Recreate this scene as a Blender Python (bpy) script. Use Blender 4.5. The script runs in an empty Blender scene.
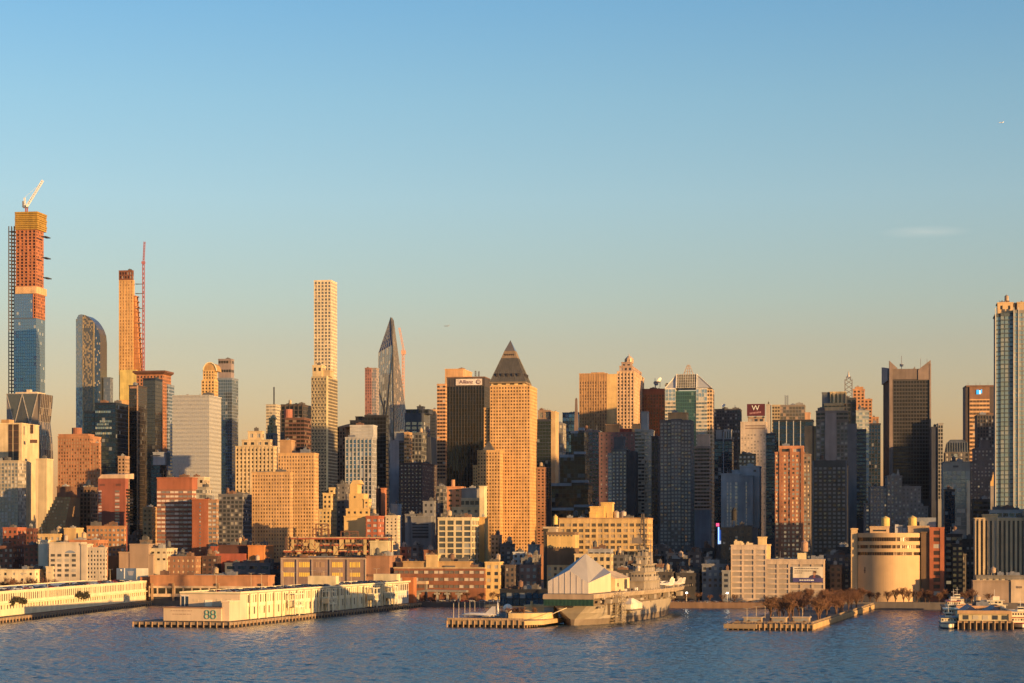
import bpy, math, random
from mathutils import Vector, Matrix
R = math.radians
random.seed(7)
sc = bpy.context.scene
col = sc.collection

# ------------------------------------------------------------------ camera, sky, sun, exposure
F, H, CX, YH = 2100.0, 45.0, 512.0, 540.0          # focal length in pixels, eye height, principal column, horizon row
cam = bpy.data.cameras.new('camera'); camo = bpy.data.objects.new('camera', cam); col.objects.link(camo)
cam.sensor_width = 36; cam.lens = F / 1024 * 36; cam.shift_y = (YH - 341.5) / 1024
cam.clip_start = 1; cam.clip_end = 100000
camo.location = (0, 0, H); camo.rotation_euler = (R(90), 0, 0); sc.camera = camo

SUN_EL, SUN_A = 4.6, 30.0
TH = R(9.7)                                         # street grid turned from the view axis
U = Vector((math.cos(TH), -math.sin(TH), 0)); V = Vector((math.sin(TH), math.cos(TH), 0))
sd = U * math.cos(R(SUN_A)) - V * math.sin(R(SUN_A))
world = bpy.data.worlds.new('World'); sc.world = world; world.use_nodes = True
nt = world.node_tree; nd = nt.nodes; lk = nt.links
bg = nd['Background']; bg.inputs[1].default_value = 0.15
sky = nd.new('ShaderNodeTexSky'); sky.sky_type = 'NISHITA'; sky.sun_disc = False
sky.sun_elevation = R(SUN_EL); sky.sun_rotation = math.atan2(sd.x, sd.y)
sky.air_density = 1; sky.dust_density = 1; sky.ozone_density = 4
tc = nd.new('ShaderNodeTexCoord'); sep = nd.new('ShaderNodeSeparateXYZ'); lk.new(tc.outputs['Generated'], sep.inputs[0])
ramp = nd.new('ShaderNodeValToRGB'); cr = ramp.color_ramp                # twilight colours of the eastern sky by elevation
mr = nd.new('ShaderNodeMapRange'); mr.inputs[2].default_value = 0.4; lk.new(sep.outputs[2], mr.inputs[0]); lk.new(mr.outputs[0], ramp.inputs[0])
cr.elements[0].position = 0.0; cr.elements[0].color = (.96, .41, .23, 1)
cr.elements[1].position = 1.0; cr.elements[1].color = (.52, .47, .42, 1)
for p, c in ((.231, (.94, .44, .275)), (.284, (.93, .48, .31)), (.4, (.943, .537, .369)), (.513, (.83, .535, .383)), (.617, (.68, .506, .396))):
    e = cr.elements.new(p); e.color = (*c, 1)
gain = nd.new('ShaderNodeVectorMath'); gain.operation = 'SCALE'; gain.inputs['Scale'].default_value = 3.3; lk.new(ramp.outputs[0], gain.inputs[0])
ea = nd.new('ShaderNodeMapRange'); ea.interpolation_type = 'SMOOTHSTEP'; ea.inputs[1].default_value = -.35; ea.inputs[2].default_value = .6; lk.new(sep.outputs[1], ea.inputs[0])
tint = nd.new('ShaderNodeMix'); tint.data_type = 'RGBA'; lk.new(ea.outputs[0], tint.inputs[0]); tint.inputs[6].default_value = (1.5, 1.18, 1.02, 1); lk.new(gain.outputs[0], tint.inputs[7])
mul = nd.new('ShaderNodeMix'); mul.data_type = 'RGBA'; mul.blend_type = 'MULTIPLY'; mul.inputs[0].default_value = 1
lk.new(sky.outputs[0], mul.inputs[6]); lk.new(tint.outputs[2], mul.inputs[7])
# a thin wisp of high cloud low in the east
va = nd.new('ShaderNodeVectorMath'); va.operation = 'ADD'; va.inputs[1].default_value = (-.191, 0, -.1425); lk.new(tc.outputs['Generated'], va.inputs[0])
vm = nd.new('ShaderNodeVectorMath'); vm.operation = 'MULTIPLY'; vm.inputs[1].default_value = (46, 0, 330); lk.new(va.outputs[0], vm.inputs[0])
vl = nd.new('ShaderNodeVectorMath'); vl.operation = 'LENGTH'; lk.new(vm.outputs[0], vl.inputs[0])
m1 = nd.new('ShaderNodeMapRange'); m1.inputs[1].default_value = 1; m1.inputs[2].default_value = 0; lk.new(vl.outputs['Value'], m1.inputs[0])
vs = nd.new('ShaderNodeVectorMath'); vs.operation = 'MULTIPLY'; vs.inputs[1].default_value = (60, 1, 420); lk.new(tc.outputs['Generated'], vs.inputs[0])
nz = nd.new('ShaderNodeTexNoise'); nz.inputs['Scale'].default_value = 1; nz.inputs['Detail'].default_value = 4; lk.new(vs.outputs[0], nz.inputs[0])
m2 = nd.new('ShaderNodeMath'); m2.operation = 'MULTIPLY'; lk.new(m1.outputs[0], m2.inputs[0]); lk.new(nz.outputs[0], m2.inputs[1])
gt = nd.new('ShaderNodeMath'); gt.operation = 'GREATER_THAN'; gt.inputs[1].default_value = 0; lk.new(sep.outputs[1], gt.inputs[0])
m3 = nd.new('ShaderNodeMath'); m3.operation = 'MULTIPLY'; lk.new(m2.outputs[0], m3.inputs[0]); lk.new(gt.outputs[0], m3.inputs[1])
m4 = nd.new('ShaderNodeMath'); m4.operation = 'MULTIPLY'; m4.inputs[1].default_value = .22; lk.new(m3.outputs[0], m4.inputs[0])
wm = nd.new('ShaderNodeMix'); wm.data_type = 'RGBA'; lk.new(m4.outputs[0], wm.inputs[0]); lk.new(mul.outputs[2], wm.inputs[6]); wm.inputs[7].default_value = (5.2, 4.4, 3.7, 1)
lk.new(wm.outputs[2], bg.inputs[0])

sl = bpy.data.lights.new('sun', 'SUN'); so = bpy.data.objects.new('sun', sl); col.objects.link(so)
sl.energy = 5.0; sl.angle = R(.5); sl.color = (1, .585, .22)
sv = Vector((sd.x * math.cos(R(SUN_EL)), sd.y * math.cos(R(SUN_EL)), math.sin(R(SUN_EL))))
so.rotation_euler = sv.to_track_quat('Z', 'Y').to_euler(); so.location = (300, -300, 400)
vset = sc.view_settings; vset.view_transform = 'Standard'; vset.look = 'None'; vset.gamma = 1; vset.use_curve_mapping = False
vset.exposure = 0.75
sc.cycles.max_bounces = 6; sc.cycles.use_denoising = True

# ------------------------------------------------------------------ materials
def new_mat(name):
    m = bpy.data.materials.new(name); m.use_nodes = True
    return m, m.node_tree.nodes, m.node_tree.links, m.node_tree.nodes['Principled BSDF']
_mats = {}
def wall(c, rough=.85, var=.35):
    """masonry, concrete or paint: uneven tone, faint rain streaks"""
    k = ('w', tuple(c), rough, var)
    if k in _mats: return _mats[k]
    m, n, l, p = new_mat('masonry'); p.inputs['Roughness'].default_value = rough
    t = n.new('ShaderNodeTexCoord')
    a = n.new('ShaderNodeTexNoise'); a.inputs['Scale'].default_value = .11; a.inputs['Detail'].default_value = 7; l.new(t.outputs['Object'], a.inputs[0])
    mm = n.new('ShaderNodeMapping'); mm.inputs['Scale'].default_value = (.3, .3, .025); l.new(t.outputs['Object'], mm.inputs[0])
    b = n.new('ShaderNodeTexNoise'); b.inputs['Scale'].default_value = 1; b.inputs['Detail'].default_value = 3; l.new(mm.outputs[0], b.inputs[0])
    s = n.new('ShaderNodeMath'); s.operation = 'ADD'; l.new(a.outputs[0], s.inputs[0]); l.new(b.outputs[0], s.inputs[1])
    r = n.new('ShaderNodeMapRange'); r.inputs[1].default_value = .64; r.inputs[2].default_value = 1.36; r.inputs[3].default_value = 1 - var; r.inputs[4].default_value = 1 + var * .45
    l.new(s.outputs[0], r.inputs[0])
    oi = n.new('ShaderNodeObjectInfo'); r2 = n.new('ShaderNodeMapRange'); r2.inputs[3].default_value = .9; r2.inputs[4].default_value = 1.08; l.new(oi.outputs['Random'], r2.inputs[0])
    q = n.new('ShaderNodeMath'); q.operation = 'MULTIPLY'; l.new(r.outputs[0], q.inputs[0]); l.new(r2.outputs[0], q.inputs[1])
    x = n.new('ShaderNodeVectorMath'); x.operation = 'SCALE'; x.inputs[0].default_value = c; l.new(q.outputs[0], x.inputs['Scale'])
    l.new(x.outputs[0], p.inputs['Base Color'])
    _mats[k] = m; return m
def glass(tint, metal=.55, rough=.08, blind=.25, bcol=(.42, .38, .32), jit=.03, lit=0.0):
    """window panes: every pane has its own tilt, some have blinds drawn, some glow as lit rooms or as painted sky reflection"""
    k = ('g', tuple(tint), metal, rough, blind, tuple(bcol), jit, lit)
    if k in _mats: return _mats[k]
    m, n, l, p = new_mat('window_glass')
    at = n.new('ShaderNodeAttribute'); at.attribute_name = 'rnd'
    oi = n.new('ShaderNodeObjectInfo'); ad = n.new('ShaderNodeMath'); ad.operation = 'ADD'; l.new(at.outputs['Fac'], ad.inputs[0]); l.new(oi.outputs['Random'], ad.inputs[1])
    mu = n.new('ShaderNodeMath'); mu.operation = 'MULTIPLY'; mu.inputs[1].default_value = 977; l.new(ad.outputs[0], mu.inputs[0])
    wn = n.new('ShaderNodeTexWhiteNoise'); wn.noise_dimensions = '1D'; l.new(mu.outputs[0], wn.inputs['W'])
    g = n.new('ShaderNodeNewGeometry')
    sb = n.new('ShaderNodeVectorMath'); sb.operation = 'SUBTRACT'; sb.inputs[1].default_value = (.5, .5, .5); l.new(wn.outputs['Color'], sb.inputs[0])
    s2 = n.new('ShaderNodeVectorMath'); s2.operation = 'SCALE'; s2.inputs['Scale'].default_value = jit; l.new(sb.outputs[0], s2.inputs[0])
    a2 = n.new('ShaderNodeVectorMath'); a2.operation = 'ADD'; l.new(g.outputs['Normal'], a2.inputs[0]); l.new(s2.outputs[0], a2.inputs[1])
    nm = n.new('ShaderNodeVectorMath'); nm.operation = 'NORMALIZE'; l.new(a2.outputs[0], nm.inputs[0]); l.new(nm.outputs[0], p.inputs['Normal'])
    lt = n.new('ShaderNodeMath'); lt.operation = 'LESS_THAN'; lt.inputs[1].default_value = blind; l.new(wn.outputs['Value'], lt.inputs[0])
    mx = n.new('ShaderNodeMix'); mx.data_type = 'RGBA'; l.new(lt.outputs[0], mx.inputs[0]); mx.inputs[6].default_value = (*tint, 1); mx.inputs[7].default_value = (*bcol, 1)
    l.new(mx.outputs[2], p.inputs['Base Color'])
    mm = n.new('ShaderNodeMapRange'); mm.inputs[3].default_value = metal; mm.inputs[4].default_value = .04; l.new(lt.outputs[0], mm.inputs[0]); l.new(mm.outputs[0], p.inputs['Metallic'])
    mr_ = n.new('ShaderNodeMapRange'); mr_.inputs[3].default_value = rough; mr_.inputs[4].default_value = .35; l.new(lt.outputs[0], mr_.inputs[0]); l.new(mr_.outputs[0], p.inputs['Roughness'])
    if lit > 0:
        gt_ = n.new('ShaderNodeMath'); gt_.operation = 'GREATER_THAN'; gt_.inputs[1].default_value = 1 - lit; l.new(wn.outputs['Value'], gt_.inputs[0])
        p.inputs['Emission Color'].default_value = (1, .72, .38, 1)
        e_ = n.new('ShaderNodeMath'); e_.operation = 'MULTIPLY'; e_.inputs[1].default_value = .16; l.new(gt_.outputs[0], e_.inputs[0]); l.new(e_.outputs[0], p.inputs['Emission Strength'])
    _mats[k] = m; return m
def plain(name, c, rough=.6, metal=0.0, emit=None, es=0):
    k = (name, tuple(c), rough, metal, es)
    if k in _mats: return _mats[k]
    m, n, l, p = new_mat(name); p.inputs['Roughness'].default_value = rough; p.inputs['Metallic'].default_value = metal
    t = n.new('ShaderNodeTexCoord'); a = n.new('ShaderNodeTexNoise'); a.inputs['Scale'].default_value = .6; a.inputs['Detail'].default_value = 5; l.new(t.outputs['Object'], a.inputs[0])
    r = n.new('ShaderNodeMapRange'); r.inputs[1].default_value = .3; r.inputs[2].default_value = .7; r.inputs[3].default_value = .75; r.inputs[4].default_value = 1.12; l.new(a.outputs[0], r.inputs[0])
    x = n.new('ShaderNodeVectorMath'); x.operation = 'SCALE'; x.inputs[0].default_value = c; l.new(r.outputs[0], x.inputs['Scale']); l.new(x.outputs[0], p.inputs['Base Color'])
    if emit: p.inputs['Emission Color'].default_value = (*emit, 1); p.inputs['Emission Strength'].default_value = es
    _mats[k] = m; return m

CREAM = wall((.62, .50, .35)); BUFF = wall((.50, .37, .23)); YEL = wall((.66, .47, .22)); BRICK = wall((.37, .16, .085)); RED = wall((.42, .10, .055))
BROWN = wall((.19, .105, .07)); TAN = wall((.44, .33, .24)); GREY = wall((.30, .295, .29)); DKG = wall((.10, .10, .105)); BLK = wall((.028, .028, .032), .5)
WHT = wall((.70, .67, .61)); STONE = wall((.33, .29, .255)); PINK = wall((.27, .165, .14)); SLATE = wall((.22, .26, .33)); OR = wall((.55, .25, .10)); LIME = wall((.52, .46, .38))
DKB = wall((.05, .055, .075), .5); OLV = wall((.17, .15, .105)); ROOF = wall((.13, .12, .115)); PALE = wall((.48, .47, .46)); DRED = wall((.16, .06, .045)); TERRA = wall((.44, .20, .11))
METAL = plain('grey_metal', (.32, .32, .33), .45, .6); DMETAL = plain('dark_steel', (.09, .09, .095), .5, .5); WPAINT = plain('white_paint', (.78, .76, .70), .6); RSTEEL = plain('red_primer', (.38, .10, .05), .7)
G_DARK = glass((.07, .075, .085), .5, .08, .22); G_NAVY = glass((.045, .075, .12), .8, .06, .05, (.2, .22, .24)); G_BLUE = glass((.17, .26, .36), .85, .06, .05, (.3, .34, .38))
G_SILV = glass((.42, .42, .41), .05, .3, .4, (.46, .445, .41), .03); G_BRN = glass((.10, .075, .055), .7, .08, .12, (.25, .18, .12)); G_GRN = glass((.15, .25, .24), .8, .07, .05, (.25, .35, .33))
G_APT = glass((.10, .105, .115), .5, .08, .42, (.50, .44, .35), .04, .03); G_REFL_GLOW = glass((.12, .11, .10), .5, .08, .45, (.70, .56, .36), .05, .30); G_BLK = glass((.030, .032, .036), .6, .07, .06, (.10, .10, .10)); G_PALE = glass((.30, .32, .33), .6, .15, .35, (.5, .48, .44), .05)  # glowing brick tower panes: emission stands in for reflected sunset sky

# ------------------------------------------------------------------ mesh helper
class MB:
    def __init__(s): s.v = []; s.f = []; s.m = []; s.r = []
    def quad(s, a, b, c, d, m=0, r=None):
        i = len(s.v); s.v += [tuple(a), tuple(b), tuple(c), tuple(d)]; s.f.append((i, i + 1, i + 2, i + 3)); s.m.append(m); s.r.append(random.random() if r is None else r)
    def poly(s, pts, m=0):
        i = len(s.v); s.v += [tuple(p) for p in pts]; s.f.append(tuple(range(i, i + len(pts)))); s.m.append(m); s.r.append(random.random())
    def hexa(s, b, t, m=0):
        """solid from a bottom ring and a top ring of equal length (counter-clockwise from above)"""
        n = len(b); i = len(s.v); s.v += [tuple(p) for p in b] + [tuple(p) for p in t]
        fs = [tuple(range(i + n - 1, i - 1, -1)), tuple(range(i + n, i + 2 * n))] + [(i + k, i + (k + 1) % n, i + n + (k + 1) % n, i + n + k) for k in range(n)]
        for f_ in fs: s.f.append(f_); s.m.append(m); s.r.append(random.random())
    def box(s, x0, y0, z0, x1, y1, z1, m=0):
        s.hexa([(x0, y0, z0), (x1, y0, z0), (x1, y1, z0), (x0, y1, z0)], [(x0, y0, z1), (x1, y0, z1), (x1, y1, z1), (x0, y1, z1)], m)
    def frus(s, x0, y0, z0, x1, y1, z1, ix, iy=None, m=0):
        iy = ix if iy is None else iy
        s.hexa([(x0, y0, z0), (x1, y0, z0), (x1, y1, z0), (x0, y1, z0)], [(x0 + ix, y0 + iy, z1), (x1 - ix, y0 + iy, z1), (x1 - ix, y1 - iy, z1), (x0 + ix, y1 - iy, z1)], m)
    def cyl(s, cx, cy, z0, z1, r0, r1=None, n=14, m=0):
        r1 = r0 if r1 is None else r1
        c = [(math.cos(2 * math.pi * k / n), math.sin(2 * math.pi * k / n)) for k in range(n)]
        s.hexa([(cx + r0 * a, cy + r0 * b, z0) for a, b in c], [(cx + r1 * a, cy + r1 * b, z1) for a, b in c], m)
    def bar(s, p, q, r, m=0):
        p = Vector(p); q = Vector(q); d = q - p
        if d.length < 1e-6: return
        d.normalize(); a = d.cross(Vector((0, 0, 1)) if abs(d.z) < .9 else Vector((1, 0, 0))).normalized() * r; b = d.cross(a).normalized() * r
        s.hexa([p - a - b, p + a - b, p + a + b, p - a + b], [q - a - b, q + a - b, q + a + b, q - a + b], m)
    def build(s, name, mats, parent=None, loc=None, rz=0):
        me = bpy.data.meshes.new(name); me.from_pydata(s.v, [], s.f)
        for m in (mats if isinstance(mats, (list, tuple)) else [mats]): me.materials.append(m)
        if s.m and max(s.m) > 0: me.polygons.foreach_set('material_index', s.m)
        a = me.attributes.new('rnd', 'FLOAT', 'FACE'); a.data.foreach_set('value', s.r); me.update()
        o = bpy.data.objects.new(name, me); col.objects.link(o)
        if parent: o.parent = parent
        if loc is not None: o.location = loc
        if rz: o.rotation_euler = (0, 0, rz)
        return o
def tag(o, label, cat, group=None, kind=None):
    o['label'] = label; o['category'] = cat
    if group: o['group'] = group
    if kind: o['kind'] = kind
    return o
def empty(name, loc, rz=0):
    o = bpy.data.objects.new(name, None); o.empty_display_size = 2; col.objects.link(o); o.location = loc; o.rotation_euler = (0, 0, rz); return o
def struct(o): o['kind'] = 'structure'; return o
def copy_tree(o, parent=None):
    c = o.copy(); col.objects.link(c)
    if parent: c.parent = parent
    for ch in list(o.children): copy_tree(ch, c)
    return c
def at(px, D, z=0.0): return Vector(((px - CX) * D / F, D, z))
def Zat(py, D): return H + (YH - py) * D / F
GZ = 3.0

# ------------------------------------------------------------------ buildings
_pane = {}
def pane_mesh(mat):
    if mat.name not in _pane:
        b = MB(); b.quad((0, 0, 0), (1, 0, 0), (1, 0, 1), (0, 0, 1)); o = b.build('window', mat); _pane[mat.name] = o.data; bpy.data.objects.remove(o)
    return _pane[mat.name]
def S(mode, w, g=G_DARK, bay=3.6, fl=3.6, pf=.4, sf=.42, rel=.35, faces='FR', top=1.5, side=0.0, alt=None):
    return dict(mode=mode, w=w, g=g, bay=bay, fl=fl, pf=pf, sf=sf, rel=rel, faces=faces, top=top, side=side, alt=alt)
def solid(w): return dict(mode='solid', w=w)
class Bld:
    def __init__(s, name, label, x0, D, rot=9.7, cat='building', group=None):
        s.rot = R(rot); s.D = D; p = at(x0, D, GZ); s.o = Vector((p.x, p.y, 0))
        s.u = Vector((math.cos(s.rot), -math.sin(s.rot), 0)); s.v = Vector((math.sin(s.rot), math.cos(s.rot), 0))
        s.root = empty(name, p, -s.rot); tag(s.root, label, cat, group); s.wins = []; s.bands = []
    def lx(s, px, y=0.0):
        t = (px - CX) / F; q = s.o + s.v * y                        # q + a*u on the ray x = t*y
        return (t * q.y - q.x) / (s.u.x - t * s.u.y)
    def ly(s, px, x):
        t = (px - CX) / F; q = s.o + s.u * x
        den = s.v.x - t * s.v.y
        return (t * q.y - q.x) / den if abs(den) > 1e-4 else 30.0
    def lz(s, py, x=0.0, y=0.0):
        q = s.o + s.u * x + s.v * y
        return Zat(py, q.y) - GZ
    def part(s, mb, name, mat, parent=None): return mb.build(name, mat, parent or s.root)
    def tier(s, x0, xs, yt, st, x1=None, dep=None, yb=None, y=0.0, base=None, roof=True, roofmat=None, clutter=2, wname='wall', para=.9, fit=False):
        a = s.lx(x0, y); b = s.lx(xs, y)
        if fit and x1 is None:                                    # whole silhouette, side wall included, between x0 and xs
            d_ = dep or 28.0; k = (s.lx(xs, y + 20) - b) / 20; lim = .38 * (b - a)
            if k < 0: d_ = min(d_, lim / -k); b = b + k * d_
            else:
                k = (s.lx(x0, y + 20) - a) / 20; d_ = min(d_, lim / max(k, 1e-3)); a = a + k * d_
            dep = d_
        if dep is None: dep = (s.ly(x1, b) - y) if x1 is not None else 28.0
        dep = max(3.0, min(dep, 130.0)); zt = s.lz(yt, (a + b) / 2, y); zb = 0.0 if base is None else (s.lz(base, (a + b) / 2, y) if base > 0 else 0)
        zv = max(zb, s.lz(yb, (a + b) / 2, y)) if yb else zb
        return s.tm(a, b, y, dep, zb, zt, zv, st, roof, roofmat, clutter, wname, para)
    def tm(s, a, b, y, dep, zb, zt, zv, st, roof=True, roofmat=None, clutter=2, wname='wall', para=.9):
        c = y + dep; m = MB(); md = st['mode']; ins = .3 if md != 'solid' else 0.0
        m.box(a + ins, y + ins, zb, b - ins, c, zt - .02); s.part(m, wname, st['w'])
        if md != 'solid':
            fac = MB(); gl = MB()
            for fc in st['faces']:
                L = (b - a) if fc in 'FB' else dep
                if L < 2: continue
                if fc == 'F': T = lambda q, z, o_: (a + q, y - o_, z)
                elif fc == 'R': T = lambda q, z, o_: (b + o_, y + q, z)
                else: T = lambda q, z, o_: (a - o_, c - q, z)
                s.facade(fac, gl, T, L, zv, zt, st, fc)
            if fac.f: s.part(fac, 'facade', st['w'])
            if gl.f:
                go = s.part(gl, 'glazing', st['g'])
                if len(gl.f) > 100: go['kind'] = 'stuff'
            if zv > zb + 1:                                       # plain lower wall flush with the front
                m = MB(); m.box(a + .02, y + .02, zb, b - .02, c - .1, zv + .5); s.part(m, 'base_wall', st['w'])
        if roof:
            r = MB(); r.box(a - .35, y - .45, zt - .03, b + .45, c + .2, zt + .35)
            t = .4
            for q in ((a - .3, y - .4, b + .4, y - .4 + t), (a - .3, c - t, b + .4, c + .15), (a - .3, y + .01, a - .3 + t, c - t - .01), (b + .4 - t, y + .01, b + .4, c - t - .01)):
                r.box(q[0], q[1], zt + .34, q[2], q[3], zt + para)
            ro = s.part(r, 'roof', roofmat or st['w'])
            for k in range(clutter):
                w_ = min((b - a) * .3, random.uniform(3, 9)); d_ = min(dep * .3, random.uniform(3, 9)); h_ = random.uniform(1.4, 3.8)
                X = random.uniform(a + 1, b - 1 - w_); Y = random.uniform(y + 1.5, max(y + 1.6, c - 2 - d_)); e = MB(); e.box(X, Y, zt + .3, X + w_, Y + d_, zt + h_ + .011 * k)
                e.box(X + w_ * .3, Y + d_ * .3, zt + h_ + .01, X + w_ * .6, Y + d_ * .6, zt + h_ + .8); s.part(e, 'rooftop_unit', random.choice((METAL, GREY, ROOF, ROOF, BROWN, DKG)), ro)
            if clutter >= 2 and s.D < 2300 and b - a > 8 and dep > 8:
                if random.random() < .6:
                    X = random.uniform(a + 2.5, b - 2.5); Y = random.uniform(y + 2.5, y + dep * .6); r_ = random.uniform(1.3, 2); e = MB(); e.cyl(X, Y, zt + 2.2, zt + 5.4, r_, r_ * .97, 12); e.cyl(X, Y, zt + 5.41, zt + 6.6, r_ * 1.08, .1, 12)
                    for q in (-1, 1):
                        for q2 in (-1, 1): e.bar((X + q * r_ * .6, Y + q2 * r_ * .6, zt + .3), (X + q * r_ * .6, Y + q2 * r_ * .6, zt + 2.3), .15)
                    s.part(e, 'water_tank', random.choice((BROWN, TAN, BUFF, DKG)), ro)
                for k in range(random.randint(1, 3)):
                    X = random.uniform(a + 1, b - 1); Y = random.uniform(y + 1, y + dep * .8); e = MB(); e.bar((X, Y, zt), (X, Y, zt + random.uniform(2.5, 7)), .12); s.part(e, 'vent_pipe', random.choice((METAL, DMETAL)), ro)
                X = random.uniform(a + 1, (a + b) / 2); e = MB(); e.box(X, y + dep * .5, zt + .6, X + (b - a) * .35, y + dep * .5 + 1, zt + 1.5); s.part(e, 'duct', METAL, ro)
        return a, b, y, c, zb, zt
    def facade(s, fac, gl, T, L, z0, z1, st, fc):
        md = st['mode']; sd_ = st['side']; bay, fl = st['bay'], st['fl']; n = max(1, round((L - 2 * sd_) / bay)); bay = (L - 2 * sd_) / n
        h = z1 - z0 - st['top']; k = max(1, round(h / fl)); fl = h / k; pw = bay * st['pf']; sh = fl * st['sf']; rl = st['rel'] * (1 if fc == 'F' else .3)
        def bx(q0, q1, za, zb, o_):
            A = [T(q0, za, o_), T(q1, za, o_), T(q1, za, -.28), T(q0, za, -.28)]; B = [T(q0, zb, o_), T(q1, zb, o_), T(q1, zb, -.28), T(q0, zb, -.28)]; fac.hexa(A, B)
        rp, rs = (rl, rl - .04)
        if md == 'ribbon': rp, rs = rl * .66, rl
        if md == 'strip': rp, rs = rl, rl * .35
        if sd_ > 0: bx(0, sd_, z0, z1 - .05, rp + .02); bx(L - sd_, L, z0, z1 - .05, rp + .02)
        if pw > .02:
            for i in range(n + 1):
                q = sd_ + i * bay; a_, b_ = max(0, q - pw / 2), min(L, q + pw / 2)
                bx(a_, b_, z0 + .01, z1 - .06, rp + .006 * (i % 2))
        for j in range(k):
            za = z0 + j * fl
            if sh > .02: bx(.03, L - .03, za + .02, za + sh, rs)
        bx(.04, L - .04, z1 - st['top'], z1 - .08, rs - .01)
        ww, wh = bay - pw, fl - sh; pxs = min(ww, wh) * F / s.D
        indiv = pxs >= 1.6 and md == 'grid'
        for j in range(k):
            za = z0 + j * fl + sh; zc = za + wh; cells = []
            for i in range(n):
                q = sd_ + i * bay + pw / 2
                if md == 'ribbon': cells.append((q - pw / 2, q + bay - pw / 2))
                else: cells.append((q, q + ww))
            if indiv:
                for a_, b_ in cells: s.wins.append((0 if fc == 'F' else 1, T(a_, za, 0), T(b_, za, 0), b_ - a_, wh, st['g']))
            elif md == 'ribbon' and wh * F / s.D >= 1.5:
                s.bands.append(('window_band', 0 if fc == 'F' else 1, [(T(a_, za, 0), T(b_, za, 0), T(b_, zc, 0), T(a_, zc, 0)) for a_, b_ in cells], st['g']))
            elif md == 'strip' and ww * F / s.D >= 1.3: pass
            else:
                for a_, b_ in cells: gl.quad(T(a_, za, 0), T(b_, za, 0), T(b_, zc, 0), T(a_, zc, 0))
        if md == 'strip' and ww * F / s.D >= 1.3:
            for i in range(n):
                q = sd_ + i * bay + pw / 2; a_, b_ = q, q + ww
                s.bands.append(('window_strip', 0 if fc == 'F' else 1, [(T(a_, z0 + j * fl + sh, 0), T(b_, z0 + j * fl + sh, 0), T(b_, z0 + j * fl + sh + wh, 0), T(a_, z0 + j * fl + sh + wh, 0)) for j in range(k)], st['g']))
    def done(s):
        s.wins.sort(key=lambda w: (w[0], -w[3] * w[4])); rest = {}
        for i, (f_, p, q, w_, h_, g_) in enumerate(s.wins):
            if i < 100:
                o = bpy.data.objects.new('window', pane_mesh(g_)); col.objects.link(o); o.parent = s.root; o.location = p
                o.rotation_euler = (0, 0, math.atan2(q[1] - p[1], q[0] - p[0])); o.scale = (w_, 1, h_)
            else:
                b = rest.setdefault(g_.name, (MB(), g_))[0]; b.quad(p, q, (q[0], q[1], q[2] + h_), (p[0], p[1], p[2] + h_))
        for b, g_ in rest.values(): b.build('window', g_, s.root)['kind'] = 'stuff'
        s.bands.sort(key=lambda w: w[1]); rest = {}
        for i, (nm, f_, qs, g_) in enumerate(s.bands):
            b = MB() if i < 100 else rest.setdefault((nm, g_.name), (MB(), g_))[0]
            for q in qs: b.quad(*q)
            if i < 100: b.build(nm, g_, s.root)
        for (nm, _), (b, g_) in rest.items(): b.build(nm, g_, s.root)['kind'] = 'stuff'
        return s
def tank(b, px, yt, yb, wpx, y, mat, legs=2.2):
    """rooftop water tank: barrel with conical lid on a steel stand"""
    x = b.lx(px, y); r = wpx * b.D / F / 2; z0 = b.lz(yb, x, y); z1 = b.lz(yt, x, y); hc = (z1 - z0) * .2
    m = MB(); m.cyl(x, y, z0 + legs, z1 - hc, r, r * .96, 16)
    for k in range(4): zz = z0 + legs + (z1 - hc - z0 - legs) * (k + .5) / 4; m.cyl(x, y, zz, zz + .12, r * 1.02, None, 16)
    o = b.part(m, 'water_tank', mat); m = MB(); m.cyl(x, y, z1 - hc + .01, z1, r * 1.08, .15, 16); m.build('tank_lid', mat, o); m = MB()
    for sx in (-1, 1):
        for sy in (-1, 1): m.bar((x + sx * r * .65, y + sy * r * .65, z0 - 1.5), (x + sx * r * .65, y + sy * r * .65, z0 + legs), .22)
    m.box(x - r * .9, y - r * .9, z0 + legs - .4, x + r * .9, y + r * .9, z0 + legs - .02); m.build('tank_stand', DMETAL, o); return o
def mast(b, px, yt, yb, y, r=.35, mat=None, name='antenna'):
    x = b.lx(px, y); m = MB(); m.bar((x, y, b.lz(yb, x, y) - 2), (x, y, b.lz(yt, x, y)), r); return b.part(m, name, mat or METAL)
def lattice(m, p, q, w, n, r):
    """four-chord lattice between two points, with zigzag bracing"""
    p = Vector(p); q = Vector(q); d = (q - p).normalized(); a = d.cross(Vector((0, 1, 0)) if abs(d.y) < .8 else Vector((1, 0, 0))).normalized() * w / 2; b = d.cross(a).normalized() * w / 2
    cs = [a + b, a - b, -a - b, b - a]
    for c in cs: m.bar(p + c, q + c, r)
    for k in range(n):
        s0 = p + (q - p) * (k / n); s1 = p + (q - p) * ((k + 1) / n)
        for i in range(4): m.bar(s0 + cs[i], s1 + cs[(i + 1) % 4], r * .7)
def simple(name, label, x0, xs, yt, D, st, x1=None, dep=None, yb=None, rot=9.7, group=None, clutter=2, cat='building', fin=True):
    b = Bld(name, label, x0, D, rot, cat, group); b.tier(x0, xs, yt, st, x1, dep, yb, clutter=clutter, fit=x1 is None)
    return b.done() if fin else b
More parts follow.
